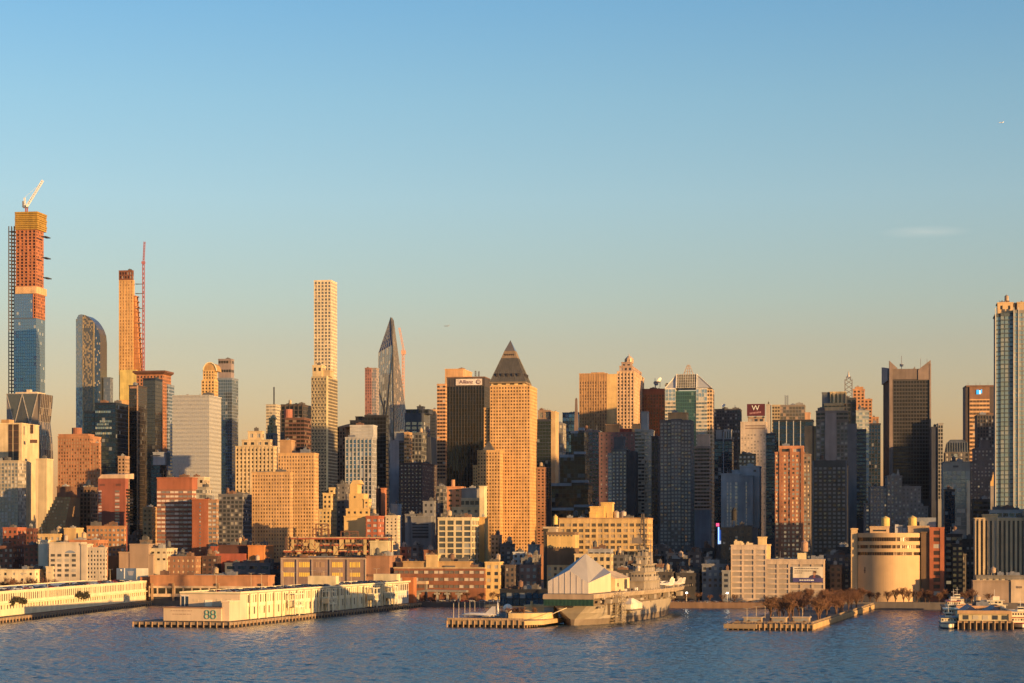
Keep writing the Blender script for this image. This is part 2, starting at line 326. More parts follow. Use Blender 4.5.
# ------------------------------------------------------------------ ground and water
m, n_, l_, p_ = new_mat('river_water'); p_.inputs['Base Color'].default_value = (.026, .072, .105, 1); p_.inputs['Roughness'].default_value = .12; p_.inputs['IOR'].default_value = 1.33
t_ = n_.new('ShaderNodeTexCoord'); prev = None
for sc_, dist, st_ in (((.6, .9, 1), .28, 1), ((1.6, 2.2, 1), .10, 1)):
    mp_ = n_.new('ShaderNodeMapping'); mp_.inputs['Scale'].default_value = sc_; mp_.inputs['Rotation'].default_value = (0, 0, .3); l_.new(t_.outputs['Object'], mp_.inputs[0])
    z_ = n_.new('ShaderNodeTexNoise'); z_.inputs['Scale'].default_value = 1; z_.inputs['Detail'].default_value = 4; l_.new(mp_.outputs[0], z_.inputs[0])
    b_ = n_.new('ShaderNodeBump'); b_.inputs['Distance'].default_value = dist; b_.inputs['Strength'].default_value = st_; l_.new(z_.outputs[0], b_.inputs['Height'])
    if prev: l_.new(prev.outputs[0], b_.inputs['Normal'])
    prev = b_
l_.new(prev.outputs[0], p_.inputs['Normal'])
import numpy as np
rg = np.random.default_rng(3)
rows = [560.0]
while rows[-1] < 1475: rows.append(rows[-1] + .75 + (rows[-1] - 560) / 915 * .75)
Yg = np.array(rows); nc = 620; Tg = np.linspace(-.285, .285, nc); Xg = np.outer(Yg, Tg); YY = np.repeat(Yg[:, None], nc, 1)
Z = np.zeros_like(Xg); patch = .85 + .13 * np.sin(Xg * .011 + YY * .02 + 1.3) * np.sin(Xg * .006 - YY * .031) + .05 * np.sin(YY * .07 + Xg * .004)
for lam in np.geomspace(1.9, 9, 54):                                  # wind waves from the south-west
    th_ = rg.normal(1.1, .75); k_ = 2 * np.pi / lam; Z += (.036 * lam / (2 * np.pi)) * min(1, (5 / lam) ** .8) * np.sin(k_ * (np.cos(th_) * Xg + np.sin(th_) * YY) + rg.uniform(0, 6.28))
Z = Z * patch; me = bpy.data.meshes.new('water'); nr = len(Yg); co_ = np.stack([Xg, YY, Z], -1).reshape(-1, 3); far = np.array([(-9000, -4000, -.8), (9000, -4000, -.8), (9000, 12000, -.8), (-9000, 12000, -.8)]); nv = nr * nc
ii = (np.arange(nr - 1)[:, None] * nc + np.arange(nc - 1)[None, :]).reshape(-1); fq = np.stack([ii, ii + 1, ii + nc + 1, ii + nc], -1); fq = np.vstack([fq, [[nv, nv + 1, nv + 2, nv + 3]]])
me.vertices.add(nv + 4); me.vertices.foreach_set('co', np.vstack([co_, far]).ravel()); me.loops.add(fq.size); me.loops.foreach_set('vertex_index', fq.ravel().astype(np.int32)); me.polygons.add(len(fq)); me.polygons.foreach_set('loop_start', np.arange(0, fq.size, 4, dtype=np.int32)); me.polygons.foreach_set('use_smooth', np.ones(len(fq), bool)); me.update(); me.validate()
me.materials.append(m); wo = bpy.data.objects.new('water', me); col.objects.link(wo); struct(wo)
def uv(u, v): return U * u + V * v                                   # street-grid coordinates
SH = 1408.0
gl0 = at(512, SH)
def shore(u): return gl0 + U * u
g = MB(); A = shore(-900) ; Bq = shore(900)
gq = [A, Bq, Bq + V * 8000 + U * 3500, A + V * 8000 - U * 3500]; g.hexa([q - Vector((0, 0, 1)) for q in gq], [q + Vector((0, 0, GZ)) for q in gq])
struct(g.build('ground', wall((.10, .095, .09))))

# ------------------------------------------------------------------ the tall towers of the skyline
# supertall under construction, far left
b = Bld('supertall_tower', 'tallest tower at far left, blue glass below and bare orange concrete floors above', 8, 2800, cat='skyscraper')
GB = glass((.27, .38, .49), .8, .08, .06, (.34, .40, .45), .02)
b.tier(14, 36, 318, S('curtain', plain('mullion', (.16, .2, .26), .4, .4), GB, 3.2, 4.2, .06, .10, .15), x1=45, yb=400, roof=False)
b.tier(14.3, 33, 293, S('curtain', plain('mullion', (.16, .2, .26), .4, .4), GB, 3.2, 4.2, .06, .10, .15), dep=30, base=318, roof=False)
b.tier(16, 36, 214, S('grid', wall((.46, .18, .085)), glass((.08, .035, .025), .1, .5, .30, (.34, .13, .06)), 5.2, 4.2, .34, .34, .9), x1=43.5, base=293, clutter=0, y=1.5)
b.tier(33.02, 36, 293, S('grid', wall((.44, .17, .08)), glass((.10, .045, .03), .1, .5, .35, (.46, .17, .07)), 5, 4.2, .34, .3, .9), x1=45, base=318, clutter=0, y=.2)
m = MB()
for yt_, yb_, g0, g1 in ((287, 294, 15.2, 44.5),):
    a, c = b.lx(g0, -1), b.lx(36.6, -1); m.box(a, -1.2, b.lz(yb_), c, 34, b.lz(yt_))
b.part(m, 'wind_screen', wall((.66, .42, .22)))
m = MB()
for k in range(9):
    z0 = b.lz(230) + k * (b.lz(212) - b.lz(230)) / 9; z1 = z0 + 2.2; o_ = 1.4 + .3 * (k % 3)
    m.box(b.lx(15.3) - .2, .4 - o_, z0, b.lx(36.4) + o_, 30 + o_, z1)
b.part(m, 'formwork', wall((.45, .27, .05)))
m = MB(); a = b.lx(8.2); c = b.lx(13.6)
for k in range(46):
    z0 = b.lz(395) + k * (b.lz(228) - b.lz(395)) / 46; m.box(a, 2, z0, c, 12, z0 + .9)
for q in (a, (a + c) / 2, c):
    for yy in (2, 12): m.bar((q, yy, 0), (q, yy, b.lz(226)), .55)
b.part(m, 'hoist_tower', plain('hoist_steel', (.12, .10, .09), .6, .2))
for yy, q in ((238, 43), (259, 43.4), (279, 44.2), (232, 12)):
    m = MB(); X = b.lx(q); m.box(X - 1, -2, b.lz(yy), X + 5, 14, b.lz(yy) + 1.2); b.part(m, 'loading_platform', DMETAL)
b.done()
c = empty('tower_crane', b.root.matrix_world @ Vector((0, 0, 0)) if False else b.o + b.u * b.lx(26.5, 12) + b.v * 12 + Vector((0, 0, GZ + b.lz(213)))); tag(c, 'luffing crane with raised white jib on top of the tallest tower', 'crane')
sx = 2800 / F; m = MB(); lattice(m, (0, 0, -4), (0, 0, 8), 2.6, 5, .35); m.build('mast', RSTEEL, c)
m = MB(); m.box(-4.4, -2, 8, 2.2, 2, 11); m.box(-5.4, -1.6, 9, -3, 1.6, 17); m.build('counterweight', METAL, c); m = MB(); m.box(0, -3.2, 9, 2.4, -2, 12); m.build('cab', WPAINT, c)
m = MB(); lattice(m, (1, 0, 11), (22, 0, 45), 2.2, 14, .32); m.build('jib', WPAINT, c); m = MB(); lattice(m, (-2, 0, 11), (-2.5, 0, 22), 1.6, 4, .28); m.bar((-2.5, 0, 22), (19, 0, 41), .12); m.build('a_frame', WPAINT, c)

# curved-top glass tower
b = Bld('glass_tower', 'slim glass tower with rounded crown sloping down to the right', 76, 2700, cat='skyscraper')
w0, w1, w2, w3 = [b.lx(q) for q in (76, 83, 93.5, 100.3)]; dp = 24.0
crown = [(76, 322), (78, 315.5), (81, 314.3), (86, 315.5), (89, 317.5), (92, 320), (95, 324), (97.5, 328.5), (99.5, 334), (100.3, 342)]
def strip(x0, x1, mat, name, y0=0, tint=None, bay=1.5):
    m = MB(); n = max(1, round((x1 - x0) / bay)); pts = [(b.lx(q), b.lz(z)) for q, z in crown]
    def top(x):
        for (xa, za), (xb, zb) in zip(pts, pts[1:]):
            if xa <= x <= xb: return za + (zb - za) * (x - xa) / (xb - xa)
        return pts[-1][1] if x > pts[-1][0] else pts[0][1]
    for i in range(n):
        xa, xb = x0 + (x1 - x0) * i / n, x0 + (x1 - x0) * (i + 1) / n; z = 60.0
        while True:
            ta, tb = top(xa), top(xb); za, zb = min(z + 2.4, ta), min(z + 2.4, tb)
            if za <= z and zb <= z: break
            m.quad((xa, y0, z), (xb, y0, min(z, tb)), (xb, y0, max(zb, min(z, tb))), (xa, y0, max(za, z) if ta > z else ta)); z += 2.4
    return b.part(m, name, mat)
strip(w0, w1, glass((.30, .36, .42), .7, .15, .3, (.18, .22, .27), .05), 'blue_glazing', -.3); strip(w1, w2, glass((.17, .165, .16), .6, .2, .45, (.30, .24, .16), .08), 'mottled_glazing', -.31); strip(w2, w3, glass((.16, .19, .24), .8, .1, .12, (.42, .36, .26), .04), 'curved_glazing', -.3)
m = MB(); pts = [(b.lx(q), b.lz(z)) for q, z in crown]; n = len(pts)
b0 = [(x, 0, 0) for x, z in (pts[0], pts[-1])]
ring = [(pts[0][0], 0)] + [(x, z) for x, z in pts] + [(pts[-1][0], 0)]
i0 = 0; m.v = [(x, 0, z - .4) for x, z in ring] + [(x, dp, z - .4) for x, z in ring]; k = len(ring); m.f = [tuple(range(k - 1, -1, -1))[::-1], tuple(range(2 * k - 1, k - 1, -1))] + [(j, (j + 1) % k, k + (j + 1) % k, k + j)[::-1] for j in range(k)]; m.m = [0] * len(m.f); m.r = [.5] * len(m.f)
b.part(m, 'core', plain('tower_core', (.13, .15, .18), .3, .6))
m = MB()
for q in (83, 93.5, 94.2): m.box(b.lx(q) - .35, -.8, 60, b.lx(q) + .35, -.29, b.lz(317 if q < 90 else 323))
b.part(m, 'fins', plain('gold_fin', (.55, .42, .22), .4, .4)); X = b.lx(113)
b.tier(103.5, 110, 378, S('curtain', plain('dusk_mullion', (.14, .17, .21), .5, .2), glass((.15, .19, .26), .3, .2, .1, (.2, .22, .26)), 2.4, 4, .12, .2, .15), x1=113, y=6, yb=430, clutter=0); b.done()

# feathered slender tower with mast hoist
b = Bld('slender_tower', 'very thin golden concrete tower under construction with stepped feathered edge', 119, 2750, cat='skyscraper')
CONC = S('grid', wall((.66, .40, .17)), glass((.30, .16, .07), .1, .5, .5, (.50, .28, .11)), 4.0, 4.2, .55, .45, .5)
b.tier(119, 133, 280, CONC, x1=134.5, yb=375, clutter=0, roof=False); b.tier(119, 132.6, 271, S('grid', wall((.22, .085, .05)), glass((.05, .03, .02), .1, .5, .2), 4, 4.5, .4, .35, .8), x1=133.6, base=280, clutter=1)
m = MB()
for k in range(17):
    yt = 296 + k * 5.2; e = 134.4 + .36 * k; X = b.lx(e); m.box(b.lx(133.6) + .1, 2, b.lz(yt + 5.6), X, 15, b.lz(yt)); m.box(b.lx(133.6) + .2, 1.2, b.lz(yt) - .6, X + 1.4, 16, b.lz(yt) + .4)
b.part(m, 'feathered_edge', wall((.50, .22, .09)))
m = MB(); m.box(b.lx(120), -.9, b.lz(400), b.lx(137), 14, b.lz(370)); b.part(m, 'gold_netting', wall((.72, .56, .20), .6)); b.done()
c = empty('hoist_mast', b.o + b.u * b.lx(143.5, 6) + b.v * 6 + Vector((0, 0, GZ))); tag(c, 'thin purple lattice crane mast rising beside the slender golden tower', 'crane'); zt = Zat(262, 2756) - GZ
m = MB(); lattice(m, (0, 0, 40), (0, 0, zt), 2.3, 60, .36); m.build('mast', plain('purple_steel', (.34, .12, .15), .6), c)
m = MB(); lattice(m, (0, 0, zt - 2), (1.4, 0, zt + 26), 1.7, 8, .28); m.box(-2.5, -1.5, zt - 3, 2.2, 1.5, zt); m.build('jib', plain('purple_steel', (.34, .12, .15), .6), c)
for yy in (284.5, 294, 309, 324, 340):
    m = MB(); z = Zat(yy, 2756) - GZ; m.bar((0, 0, z), (-10.5, 1.5, z), .45); m.bar((0, 0, z), (-10.5, -2.5, z), .3); m.build('tie', DMETAL, c)

# faceted diagrid tower behind the cream block
b = Bld('faceted_tower', 'dark faceted glass tower with pale diagonal lattice and notched corners', 5, 2300, cat='skyscraper')
xs = [b.lx(q) for q in (5, 14, 38, 54)]; dpt = 34.0; zz = [b.lz(q) for q in (560, 524, 491, 458, 425, 394)]; ch = (xs[1] - xs[0])
m = MB(); ln = MB(); pc = MB()
def ring_(z, odd):
    e = 4.6 if odd else 0
    return [(xs[0] + 2 + e, 0 + (0 if not odd else 0), z), (xs[2] - e, 0, z), (xs[2], e + .01, z), (xs[2], dpt - e, z), (xs[2] - e, dpt, z), (xs[0] + 2 + e, dpt, z), (xs[0] + 2, dpt - e, z), (xs[0] + 2, e + .01, z)]
for k in range(5): m.hexa(ring_(zz[k], k % 2 == 0), ring_(zz[k + 1], k % 2 == 1))
b.part(m, 'core', plain('facet_glass', (.11, .12, .13), .12, .7))
nx = 2; wx = xs[2] - xs[0] - 2
for k in range(5):
    for j in range(nx):
        xa = xs[0] + 2 + wx * j / nx; xb = xa + wx / nx; xm = (xa + xb) / 2; za, zb = zz[k], zz[k + 1]
        if k % 2: tri = (((xa, -.3, za), (xb, -.3, za), (xm, -.3, zb)), ((xm, -.3, zb), (xb, -.3, za), (xb, -.3, zb)), ((xm, -.3, zb), (xa, -.3, zb), (xa, -.3, za)))
        else: tri = (((xm, -.3, za), (xb, -.3, zb), (xa, -.3, zb)), ((xa, -.3, za), (xm, -.3, za), (xa, -.3, zb)), ((xm, -.3, za), (xb, -.3, za), (xb, -.3, zb)))
        for t3 in tri: pc.poly([(p[0], p[1] + random.uniform(-.05, .05), p[2]) for p in t3])
        pts = [(xa, za), (xm, zb), (xb, za)] if k % 2 else [(xa, zb), (xm, za), (xb, zb)]
        for p, q in zip(pts, pts[1:]): ln.bar((p[0], -.5, p[1]), (q[0], -.5, q[1]), .4)
        ln.bar((xa, -.5, zb), (xb, -.5, zb), .3)
b.part(pc, 'facet_panels', glass((.15, .16, .17), .6, .14, .3, (.28, .23, .19), .22))
m2_ = MB()
for i in range(7):
    ya = dpt * i / 7
    for k in range(24):
        z = zz[0] + (zz[5] - zz[0]) * k / 24; hh = (zz[5] - zz[0]) / 24; bul = 3.2 * abs(math.sin(math.pi * (z - zz[0]) / (zz[2] - zz[0]))); bu2 = 3.2 * abs(math.sin(math.pi * (z + hh - zz[0]) / (zz[2] - zz[0])))
        X0 = xs[2] + .4; m2_.quad((X0 + bul, ya, z), (X0 + bul, ya + dpt / 7, z), (X0 + bu2, ya + dpt / 7, z + hh), (X0 + bu2, ya, z + hh))
        ln.bar((X0 + bul + .2, ya, z), (X0 + bu2 + .2, ya, z + hh), .18)
        if k % 2 == 0: ln.bar((X0 + bul + .2, ya, z), (X0 + bul + .2, ya + dpt / 7, z), .16)
        if i == 0: m2_.quad((xs[2] - .1, -.05, z), (X0 + bul, ya, z), (X0 + bu2, ya, z + hh), (xs[2] - .1, -.05, z + hh))
b.part(m2_, 'side_glazing', glass((.15, .12, .11), .6, .12, .2, (.20, .16, .13), .06)); b.part(ln, 'diagrid', plain('lattice_steel', (.46, .42, .38), .5, .3))
m = MB(); m.box(xs[1], 4, zz[5], xs[2] - 3, 28, zz[5] + 2.2); m.box(xs[1] + 12, 6, zz[5], xs[1] + 16, 12, zz[5] + 5); b.part(m, 'penthouse', CREAM); b.done()

# cream exchange block, far left
b = Bld('telephone_building', 'big blank cream block with two dark vertical window slots at left edge', -14, 1900)
b.tier(-14, 39, 424, solid(wall((.68, .53, .32))), dep=40, clutter=1, fit=True); b.tier(1, 14, 419.5, solid(wall((.50, .30, .14))), dep=20, base=424, y=4, clutter=1, roof=False, fit=True)
b.tier(36.2, 53, 459.5, solid(wall((.66, .52, .32))), dep=34, y=-9, clutter=1, fit=True)
for g0, g1, ya, yb_, nm in ((8.4, 12.6, 424.6, 461, 'window_slot'), (13.6, 18.8, 424.6, 461, 'window_slot'), (30.2, 33.2, 425, 434, 'window_slot'), (30, 37.2, 440, 443.4, 'louvre')):
    m = MB(); m.box(b.lx(g0), -.16, b.lz(yb_), b.lx(g1), .3, b.lz(ya)); o = b.part(m, nm, plain('slot_dark', (.07, .045, .03), .4))
    m = MB()
    for k in range(5): z = b.lz(yb_) + (b.lz(ya) - b.lz(yb_)) * (k + .6) / 5.6; m.box(b.lx(g0) + .2, -.3, z, b.lx(g1) - .2, -.15, z + .5)
    m.build('transom', BROWN, o)
m = MB(); m.box(b.lx(36.2, -9) - .1, -9.4, 0, b.lx(37.3, -9), -8, b.lz(459.5)); b.part(m, 'pilaster', CREAM); b.done()
b = Bld('apartment_block', 'pale grey gridded apartment block at left edge in front of cream block', -16, 1720)
b.tier(-16, 18, 461.5, S('grid', wall((.42, .36, .27)), G_PALE, 2.9, 2.9, .28, .3, .3), x1=26, yb=540, clutter=3); b.done()
# brick residential tower
b = Bld('brick_apartment_tower', 'orange brick apartment tower with round rooftop drum, left of dark blue glass block', 58, 1800)
st = S('grid', wall((.42, .20, .10)), glass((.14, .095, .065), .4, .12, .5, (.36, .26, .16), .05), 2.5, 2.8, .46, .42, .3)
b.tier(58, 90, 437, st, dep=26, yb=495, clutter=1); b.tier(90.03, 99, 444, st, x1=100.5, y=.6, yb=495, clutter=1); b.tier(58.6, 88, 435, solid(wall((.40, .19, .10))), dep=14, y=3, base=437, clutter=0)
m = MB(); m.cyl(b.lx(76.5, 8), 9, b.lz(437), b.lz(427.5), 5 * 1800 / F, None, 16); b.part(m, 'rooftop_drum', wall((.30, .12, .07))); b.done()
b = Bld('office_tower', 'dark navy glass office block with a few bright reflecting floors near its top', 84, 2000)
st = S('curtain', plain('dark_mullion', (.03, .04, .06), .4, .4), G_NAVY, 3.2, 3.9, .08, .2, .15)
b.tier(95, 128.5, 403.5, st, dep=40, yb=485, clutter=3, fit=True); b.tier(84, 95.03, 412, st, dep=36, yb=460, y=.8, clutter=0)
for yy, q0, q1 in ((412, 95.5, 111), (421.5, 100, 112), (424.5, 97, 109), (428, 95.5, 112), (433.5, 95.5, 112)):
    m = MB(); n = 9
    for k in range(n): xa = b.lx(q0) + (b.lx(q1) - b.lx(q0)) * k / n; xb = xa + (b.lx(q1) - b.lx(q0)) / n - .4; m.quad((xa, -.25, b.lz(yy + 1.1)), (xb, -.25, b.lz(yy + 1.1)), (xb, -.25, b.lz(yy - 1)), (xa, -.25, b.lz(yy - 1)))
    b.part(m, 'window_band', glass((.5, .55, .52), .8, .1, .3, (.35, .40, .38)))  # paler glass puts bright reflections into these floors
b.done()
# stepped sloping block
b = Bld('terraced_building', 'brown terraced apartment block whose left side steps down like a stair', 36, 1650)
st = S('grid', wall((.28, .17, .09)), glass((.35, .29, .18), .4, .12, .35, (.60, .46, .25)), 2.6, 2.9, .3, .35, .3)
nst = 13
for k in range(nst):
    xl = 57 - 21 * k / (nst - 1); yt = 492 + 40 * k / (nst - 1) + 1.5; y2 = yt + 40 / (nst - 1)
    b.tier(xl, 80, yt, dict(st, top=.3, faces='F'), dep=30, base=min(y2 + .05, 548) if k < nst - 1 else 560, roof=False, fit=True)
b.tier(57, 80, 487.5, solid(wall((.20, .10, .06))), dep=26, base=497, y=-.4, clutter=1, fit=True); b.done()
simple('office_building', 'brown and grey block with balconies between terraced block and red brick slab', 80, 97, 488, 1680, S('grid', wall((.22, .13, .08)), G_BRN, 3.4, 3.4, .35, .4, .5), dep=24, yb=535)
b = Bld('brick_slab_building', 'deep red brick slab with pale sloping roof and two window strips', 98, 1640)
b.tier(98, 125, 478.5, solid(wall((.31, .095, .06))), x1=128.5, clutter=0, roof=False)
m = MB(); a, c = b.lx(98), b.lx(125); m.hexa([(a, -.3, b.lz(478.5)), (c, -.3, b.lz(478.5)), (c, 20, b.lz(478.5)), (a, 20, b.lz(478.5))], [(a + 3, -.2, b.lz(474.5)), (c, -.2, b.lz(474.5)), (c, 20, b.lz(473)), (a + 5, 20, b.lz(473))]); b.part(m, 'sloped_roof', wall((.55, .38, .25)))
for q0, q1 in ((98.6, 101.6), (115, 119.4)):
    for k in range(12):
        yy = 490.5 + k * 3.1; m = MB(); m.box(b.lx(q0), -.12, b.lz(yy + 1.9), b.lx(q1), .2, b.lz(yy)); b.part(m, 'window', glass((.3, .27, .25), .5, .1, .5, (.55, .42, .36)))
for q0 in (100, 116): m = MB(); m.box(b.lx(q0), -.14, b.lz(486), b.lx(q0 + 5), .2, b.lz(483.8)); b.part(m, 'louvre', DRED)
for k in range(12):
    yy = 489 + k * 3.1; m = MB(); X = b.lx(125); m.box(X - .2, 2, b.lz(yy + 1.9), X + .12, 18, b.lz(yy)); b.part(m, 'window', G_BRN)
b.done()
simple('apartment_block', 'narrow tan gridded apartment block just left of the dark glass towers', 118, 129.5, 457, 1880, S('grid', wall((.42, .27, .17)), G_BRN, 3.0, 3.1, .45, .45, .3), dep=22, yb=540)
# dark twin glass towers
GT = glass((.10, .085, .08), .75, .05, .03, (.1, .1, .1), .012); MU = plain('bronze_mullion', (.12, .09, .07), .4, .5)
b = Bld('glass_tower', 'left dark bronze glass tower of a pair, with bright edges', 129, 2050, cat='skyscraper'); b.tier(129, 137.4, 386, S('curtain', MU, GT, 3, 3.9, .06, .14, .15), x1=147, yb=545, clutter=1)
m = MB(); X = b.lx(137.4); m.box(X - .5, -.6, 0, X + .55, .4, b.lz(385.5)); X = b.lx(146.8, 0); b.part(m, 'edge_fin', wall((.5, .3, .18))); m = MB(); m.box(b.lx(130), -.5, b.lz(388.5), b.lx(137), .3, b.lz(386.6)); b.part(m, 'crown_panel', wall((.45, .24, .15))); b.done()
b = Bld('glass_tower', 'right dark glass tower of a pair, mirror-like, before a cornice-topped brown tower', 147, 2120, cat='skyscraper'); b.tier(143, 162.5, 379, S('curtain', plain('dark_mullion', (.03, .04, .06), .4, .4), glass((.15, .135, .13), .8, .04, .02, (.1, .1, .1), .01), 3, 3.9, .05, .1, .12), dep=30, yb=545, clutter=1, fit=True); b.done()
b = Bld('office_tower', 'brown masonry tower with wide flat overhanging cornice', 136, 2350, cat='skyscraper'); b.tier(136.5, 163, 374.5, S('grid', wall((.42, .18, .09)), G_BRN, 3.8, 3.9, .5, .4, .35), x1=171, yb=480, clutter=0); b.tier(163, 168, 385, S('ribbon', SLATE, G_BLUE, 3.8, 3.9, .1, .4, .3), x1=174.2, y=12, yb=480, clutter=0)
m = MB(); m.frus(b.lx(136.5) - 1, -1, b.lz(374.6), b.lx(163) + 1, 25, b.lz(372.8), -2.2); m.box(b.lx(136.5) - 3.5, -3.4, b.lz(372.8) + .01, b.lx(163) + 3.5, 27, b.lz(371)); b.part(m, 'cornice', wall((.14, .065, .045))); b.done()
b = simple('office_building', 'short dark block with pale top storey below the dark glass pair', 151, 165.5, 456, 1960, S('curtain', DKB, G_NAVY, 3.2, 3.8, .1, .2, .2), dep=26, yb=530, fin=False); b.tier(153, 165, 453, solid(wall((.32, .34, .38))), dep=14, base=465, y=-.3, clutter=1); b.done()
# pale silver slab
b = Bld('office_tower', 'silver-grey panel glass slab with brightly sunlit right side', 172.5, 1950, cat='skyscraper')
b.tier(172.5, 209, 396, S('ribbon', plain('silver_mullion', (.50, .48, .44), .35, .35), G_SILV, 2.0, 3.7, .10, .45, .18), x1=221.2, yb=505, clutter=3, roofmat=PALE); b.done()
b = Bld('domed_tower', 'ornate golden stone tower with curved dome crown behind the silver slab', 200, 2400, cat='skyscraper')
st = S('grid', wall((.62, .40, .17)), G_BRN, 3.6, 3.7, .5, .4, .4); b.tier(201.5, 214.5, 380, st, x1=218, yb=400, clutter=0, roof=False); b.tier(203, 214, 370, st, x1=217.3, y=1.5, base=380, clutter=0, roof=False)
m = MB(); a, c = b.lx(203.6, 3), b.lx(216.5, 3); cx_ = (a + c) / 2; rr = (c - a) / 2; z0 = b.lz(371)
for k in range(8):
    f0, f1 = math.pi * k / 8, math.pi * (k + 1) / 8; m.hexa([(cx_ + rr * math.cos(f0), 2.2, z0), (cx_ + rr * math.cos(f0), 22, z0), (cx_ + rr * math.cos(f1), 22, z0), (cx_ + rr * math.cos(f1), 2.2, z0)], [(cx_ + rr * math.cos(f0), 2.2, z0 + rr * 1.25 * math.sin(f0) + .1), (cx_ + rr * math.cos(f0), 22, z0 + rr * 1.25 * math.sin(f0) + .1), (cx_ + rr * math.cos(f1), 22, z0 + rr * 1.25 * math.sin(f1) + .1), (cx_ + rr * math.cos(f1), 2.2, z0 + rr * 1.25 * math.sin(f1) + .1)])
b.part(m, 'dome', wall((.52, .32, .13)))
m = MB(); n = 14
for k in range(n):
    f0, f1 = math.pi * k / n, math.pi * (k + 1) / n; m.bar((cx_ + rr * 1.04 * math.cos(f0), 1.9, z0 + rr * 1.29 * math.sin(f0)), (cx_ + rr * 1.04 * math.cos(f1), 1.9, z0 + rr * 1.29 * math.sin(f1)), .5)
b.part(m, 'arch_rim', wall((.80, .72, .50), .5)); b.done()
b = Bld('office_tower', 'tall slate-blue glass tower with narrower grey top section right of the domed tower', 217, 2520, cat='skyscraper')
b.tier(216.5, 232, 378.5, S('curtain', SLATE, glass((.17, .21, .24), .7, .07, .06, (.3, .3, .3), .02), 2.8, 3.8, .1, .16, .15), x1=238.2, yb=510, clutter=0); b.tier(218.3, 231, 359.5, S('ribbon', wall((.30, .24, .23)), G_BRN, 3, 9, .1, .7, .4), x1=234, y=3, base=378.5, clutter=1); b.done()
b = Bld('office_building', 'red brick office with white window bands across its face, below the silver slab', 157, 1560)
b.tier(157, 192, 489, S('ribbon', wall((.30, .12, .07)), glass((.34, .29, .26), .4, .15, .45, (.66, .55, .45), .05), 3.2, 3.15, .05, .5, .3), x1=196, yb=560, roof=False, clutter=0); b.tier(157, 192, 478.5, solid(wall((.34, .115, .06))), x1=197.5, base=489, clutter=2); b.done()
b = Bld('office_building', 'stepped cream and glass rooftop block above the red brick slab', 187, 1600); b.tier(187, 204, 478, S('grid', CREAM, G_BRN, 5, 5, .5, .6, .3), x1=207, yb=495, clutter=1, dep=14); b.tier(196, 206, 488, S('ribbon', wall((.36, .33, .29)), G_PALE, 3, 3.4, .06, .4, .3), x1=212, yb=505, y=-8, clutter=1); b.done()
b = Bld('brick_slab_building', 'orange-red brick slab with one column of small windows and ribbed right side', 192, 1540); b.tier(192, 208, 500, solid(wall((.36, .12, .06))), dep=24, clutter=1); b.tier(208.03, 216.5, 500.8, S('ribbon', wall((.33, .19, .11)), G_PALE, 3, 3.1, .2, .5, .35), x1=218.6, y=.8, yb=565, clutter=1)
for k in range(14): m = MB(); yy = 503 + k * 3.6; m.box(b.lx(199.4), -.1, b.lz(yy + 1.5), b.lx(200.8), .2, b.lz(yy)); b.part(m, 'window', G_PALE)
b.done()
simple('apartment_block', 'low golden apartment block squeezed between dark tower and red brick office', 143, 157.5, 508, 1600, S('grid', wall((.58, .36, .18)), G_BRN, 3.2, 3.2, .5, .5, .3), dep=20, yb=545)
simple('office_building', 'wide dark grey gridded slab in shade right of the orange-red slab', 218.5, 253, 495, 1750, S('grid', wall((.14, .135, .14)), G_DARK, 3.3, 3.4, .3, .4, .3), dep=30, yb=560, clutter=4)
b = Bld('setback_tower', 'cream ziggurat-topped tower with square roof openings, left of twin golden slabs', 235, 1830)
st = S('strip', wall((.60, .45, .26)), G_BRN, 3.4, 3.5, .55, .4, .4); b.tier(235.5, 274, 447, st, x1=277, yb=510, clutter=0); b.tier(242, 270, 440.5, S('grid', wall((.60, .45, .26)), G_DARK, 7, 7, .5, .45, .5), x1=272, y=2, base=447, clutter=0); b.tier(248, 262, 432, S('grid', wall((.60, .45, .26)), G_DARK, 7, 7, .5, .45, .5), x1=264, y=4, base=440.5, clutter=1); b.done()
b = simple('office_building', 'plain cream flat-topped block with thin antenna mast on roof', 266, 281.5, 405, 2600, S('ribbon', wall((.52, .44, .32)), glass((.3, .28, .24), .5, .15, .2), 4, 4, .1, .6, .25), dep=30, yb=450, clutter=0, fin=False); mast(b, 274, 387, 405, 10, .7, DMETAL); b.done()
b = Bld('setback_tower', 'small ornate yellow stone tower with stepped crown behind the ziggurat tower', 266, 2300); st = S('grid', YEL, G_BRN, 3.6, 3.8, .5, .45, .3); b.tier(266, 277.5, 434, S('strip', wall((.28, .25, .26)), G_DARK, 3, 3.8, .4, .3), dep=20, yb=460, clutter=0, fit=True); b.tier(267.5, 277, 426, st, dep=18, base=434, y=1, clutter=0, fit=True); b.tier(269, 275.6, 418.5, st, dep=14, base=426, y=2, clutter=0, fit=True)
m = MB(); a, c = b.lx(269.4, 3), b.lx(275.2, 3); m.frus(a, 3, b.lz(418.6), c, 12, b.lz(414.5), (c - a) * .4, 3.5); b.part(m, 'pinnacle', YEL); b.done()
b = Bld('office_tower', 'near-black office tower with pale vertical fins across its upper storeys', 281, 2250); b.tier(281, 311, 405, S('strip', wall((.10, .075, .06), .5), G_BLK, 5, 4.5, .22, .2, .8), dep=34, yb=440, clutter=3, fit=True); b.done()
b = Bld('office_building', 'reddish-brown mid-rise with round rooftop tank before the near-black tower', 285, 2150); b.tier(285, 312, 418.5, S('ribbon', wall((.17, .085, .06)), G_BRN, 4, 4, .1, .4, .3), dep=30, yb=460, clutter=1, fit=True); m = MB(); m.cyl(b.lx(288, 6), 7, b.lz(420), b.lz(409), 4.4, None, 14); b.part(m, 'water_tank', wall((.36, .14, .10))); b.done()
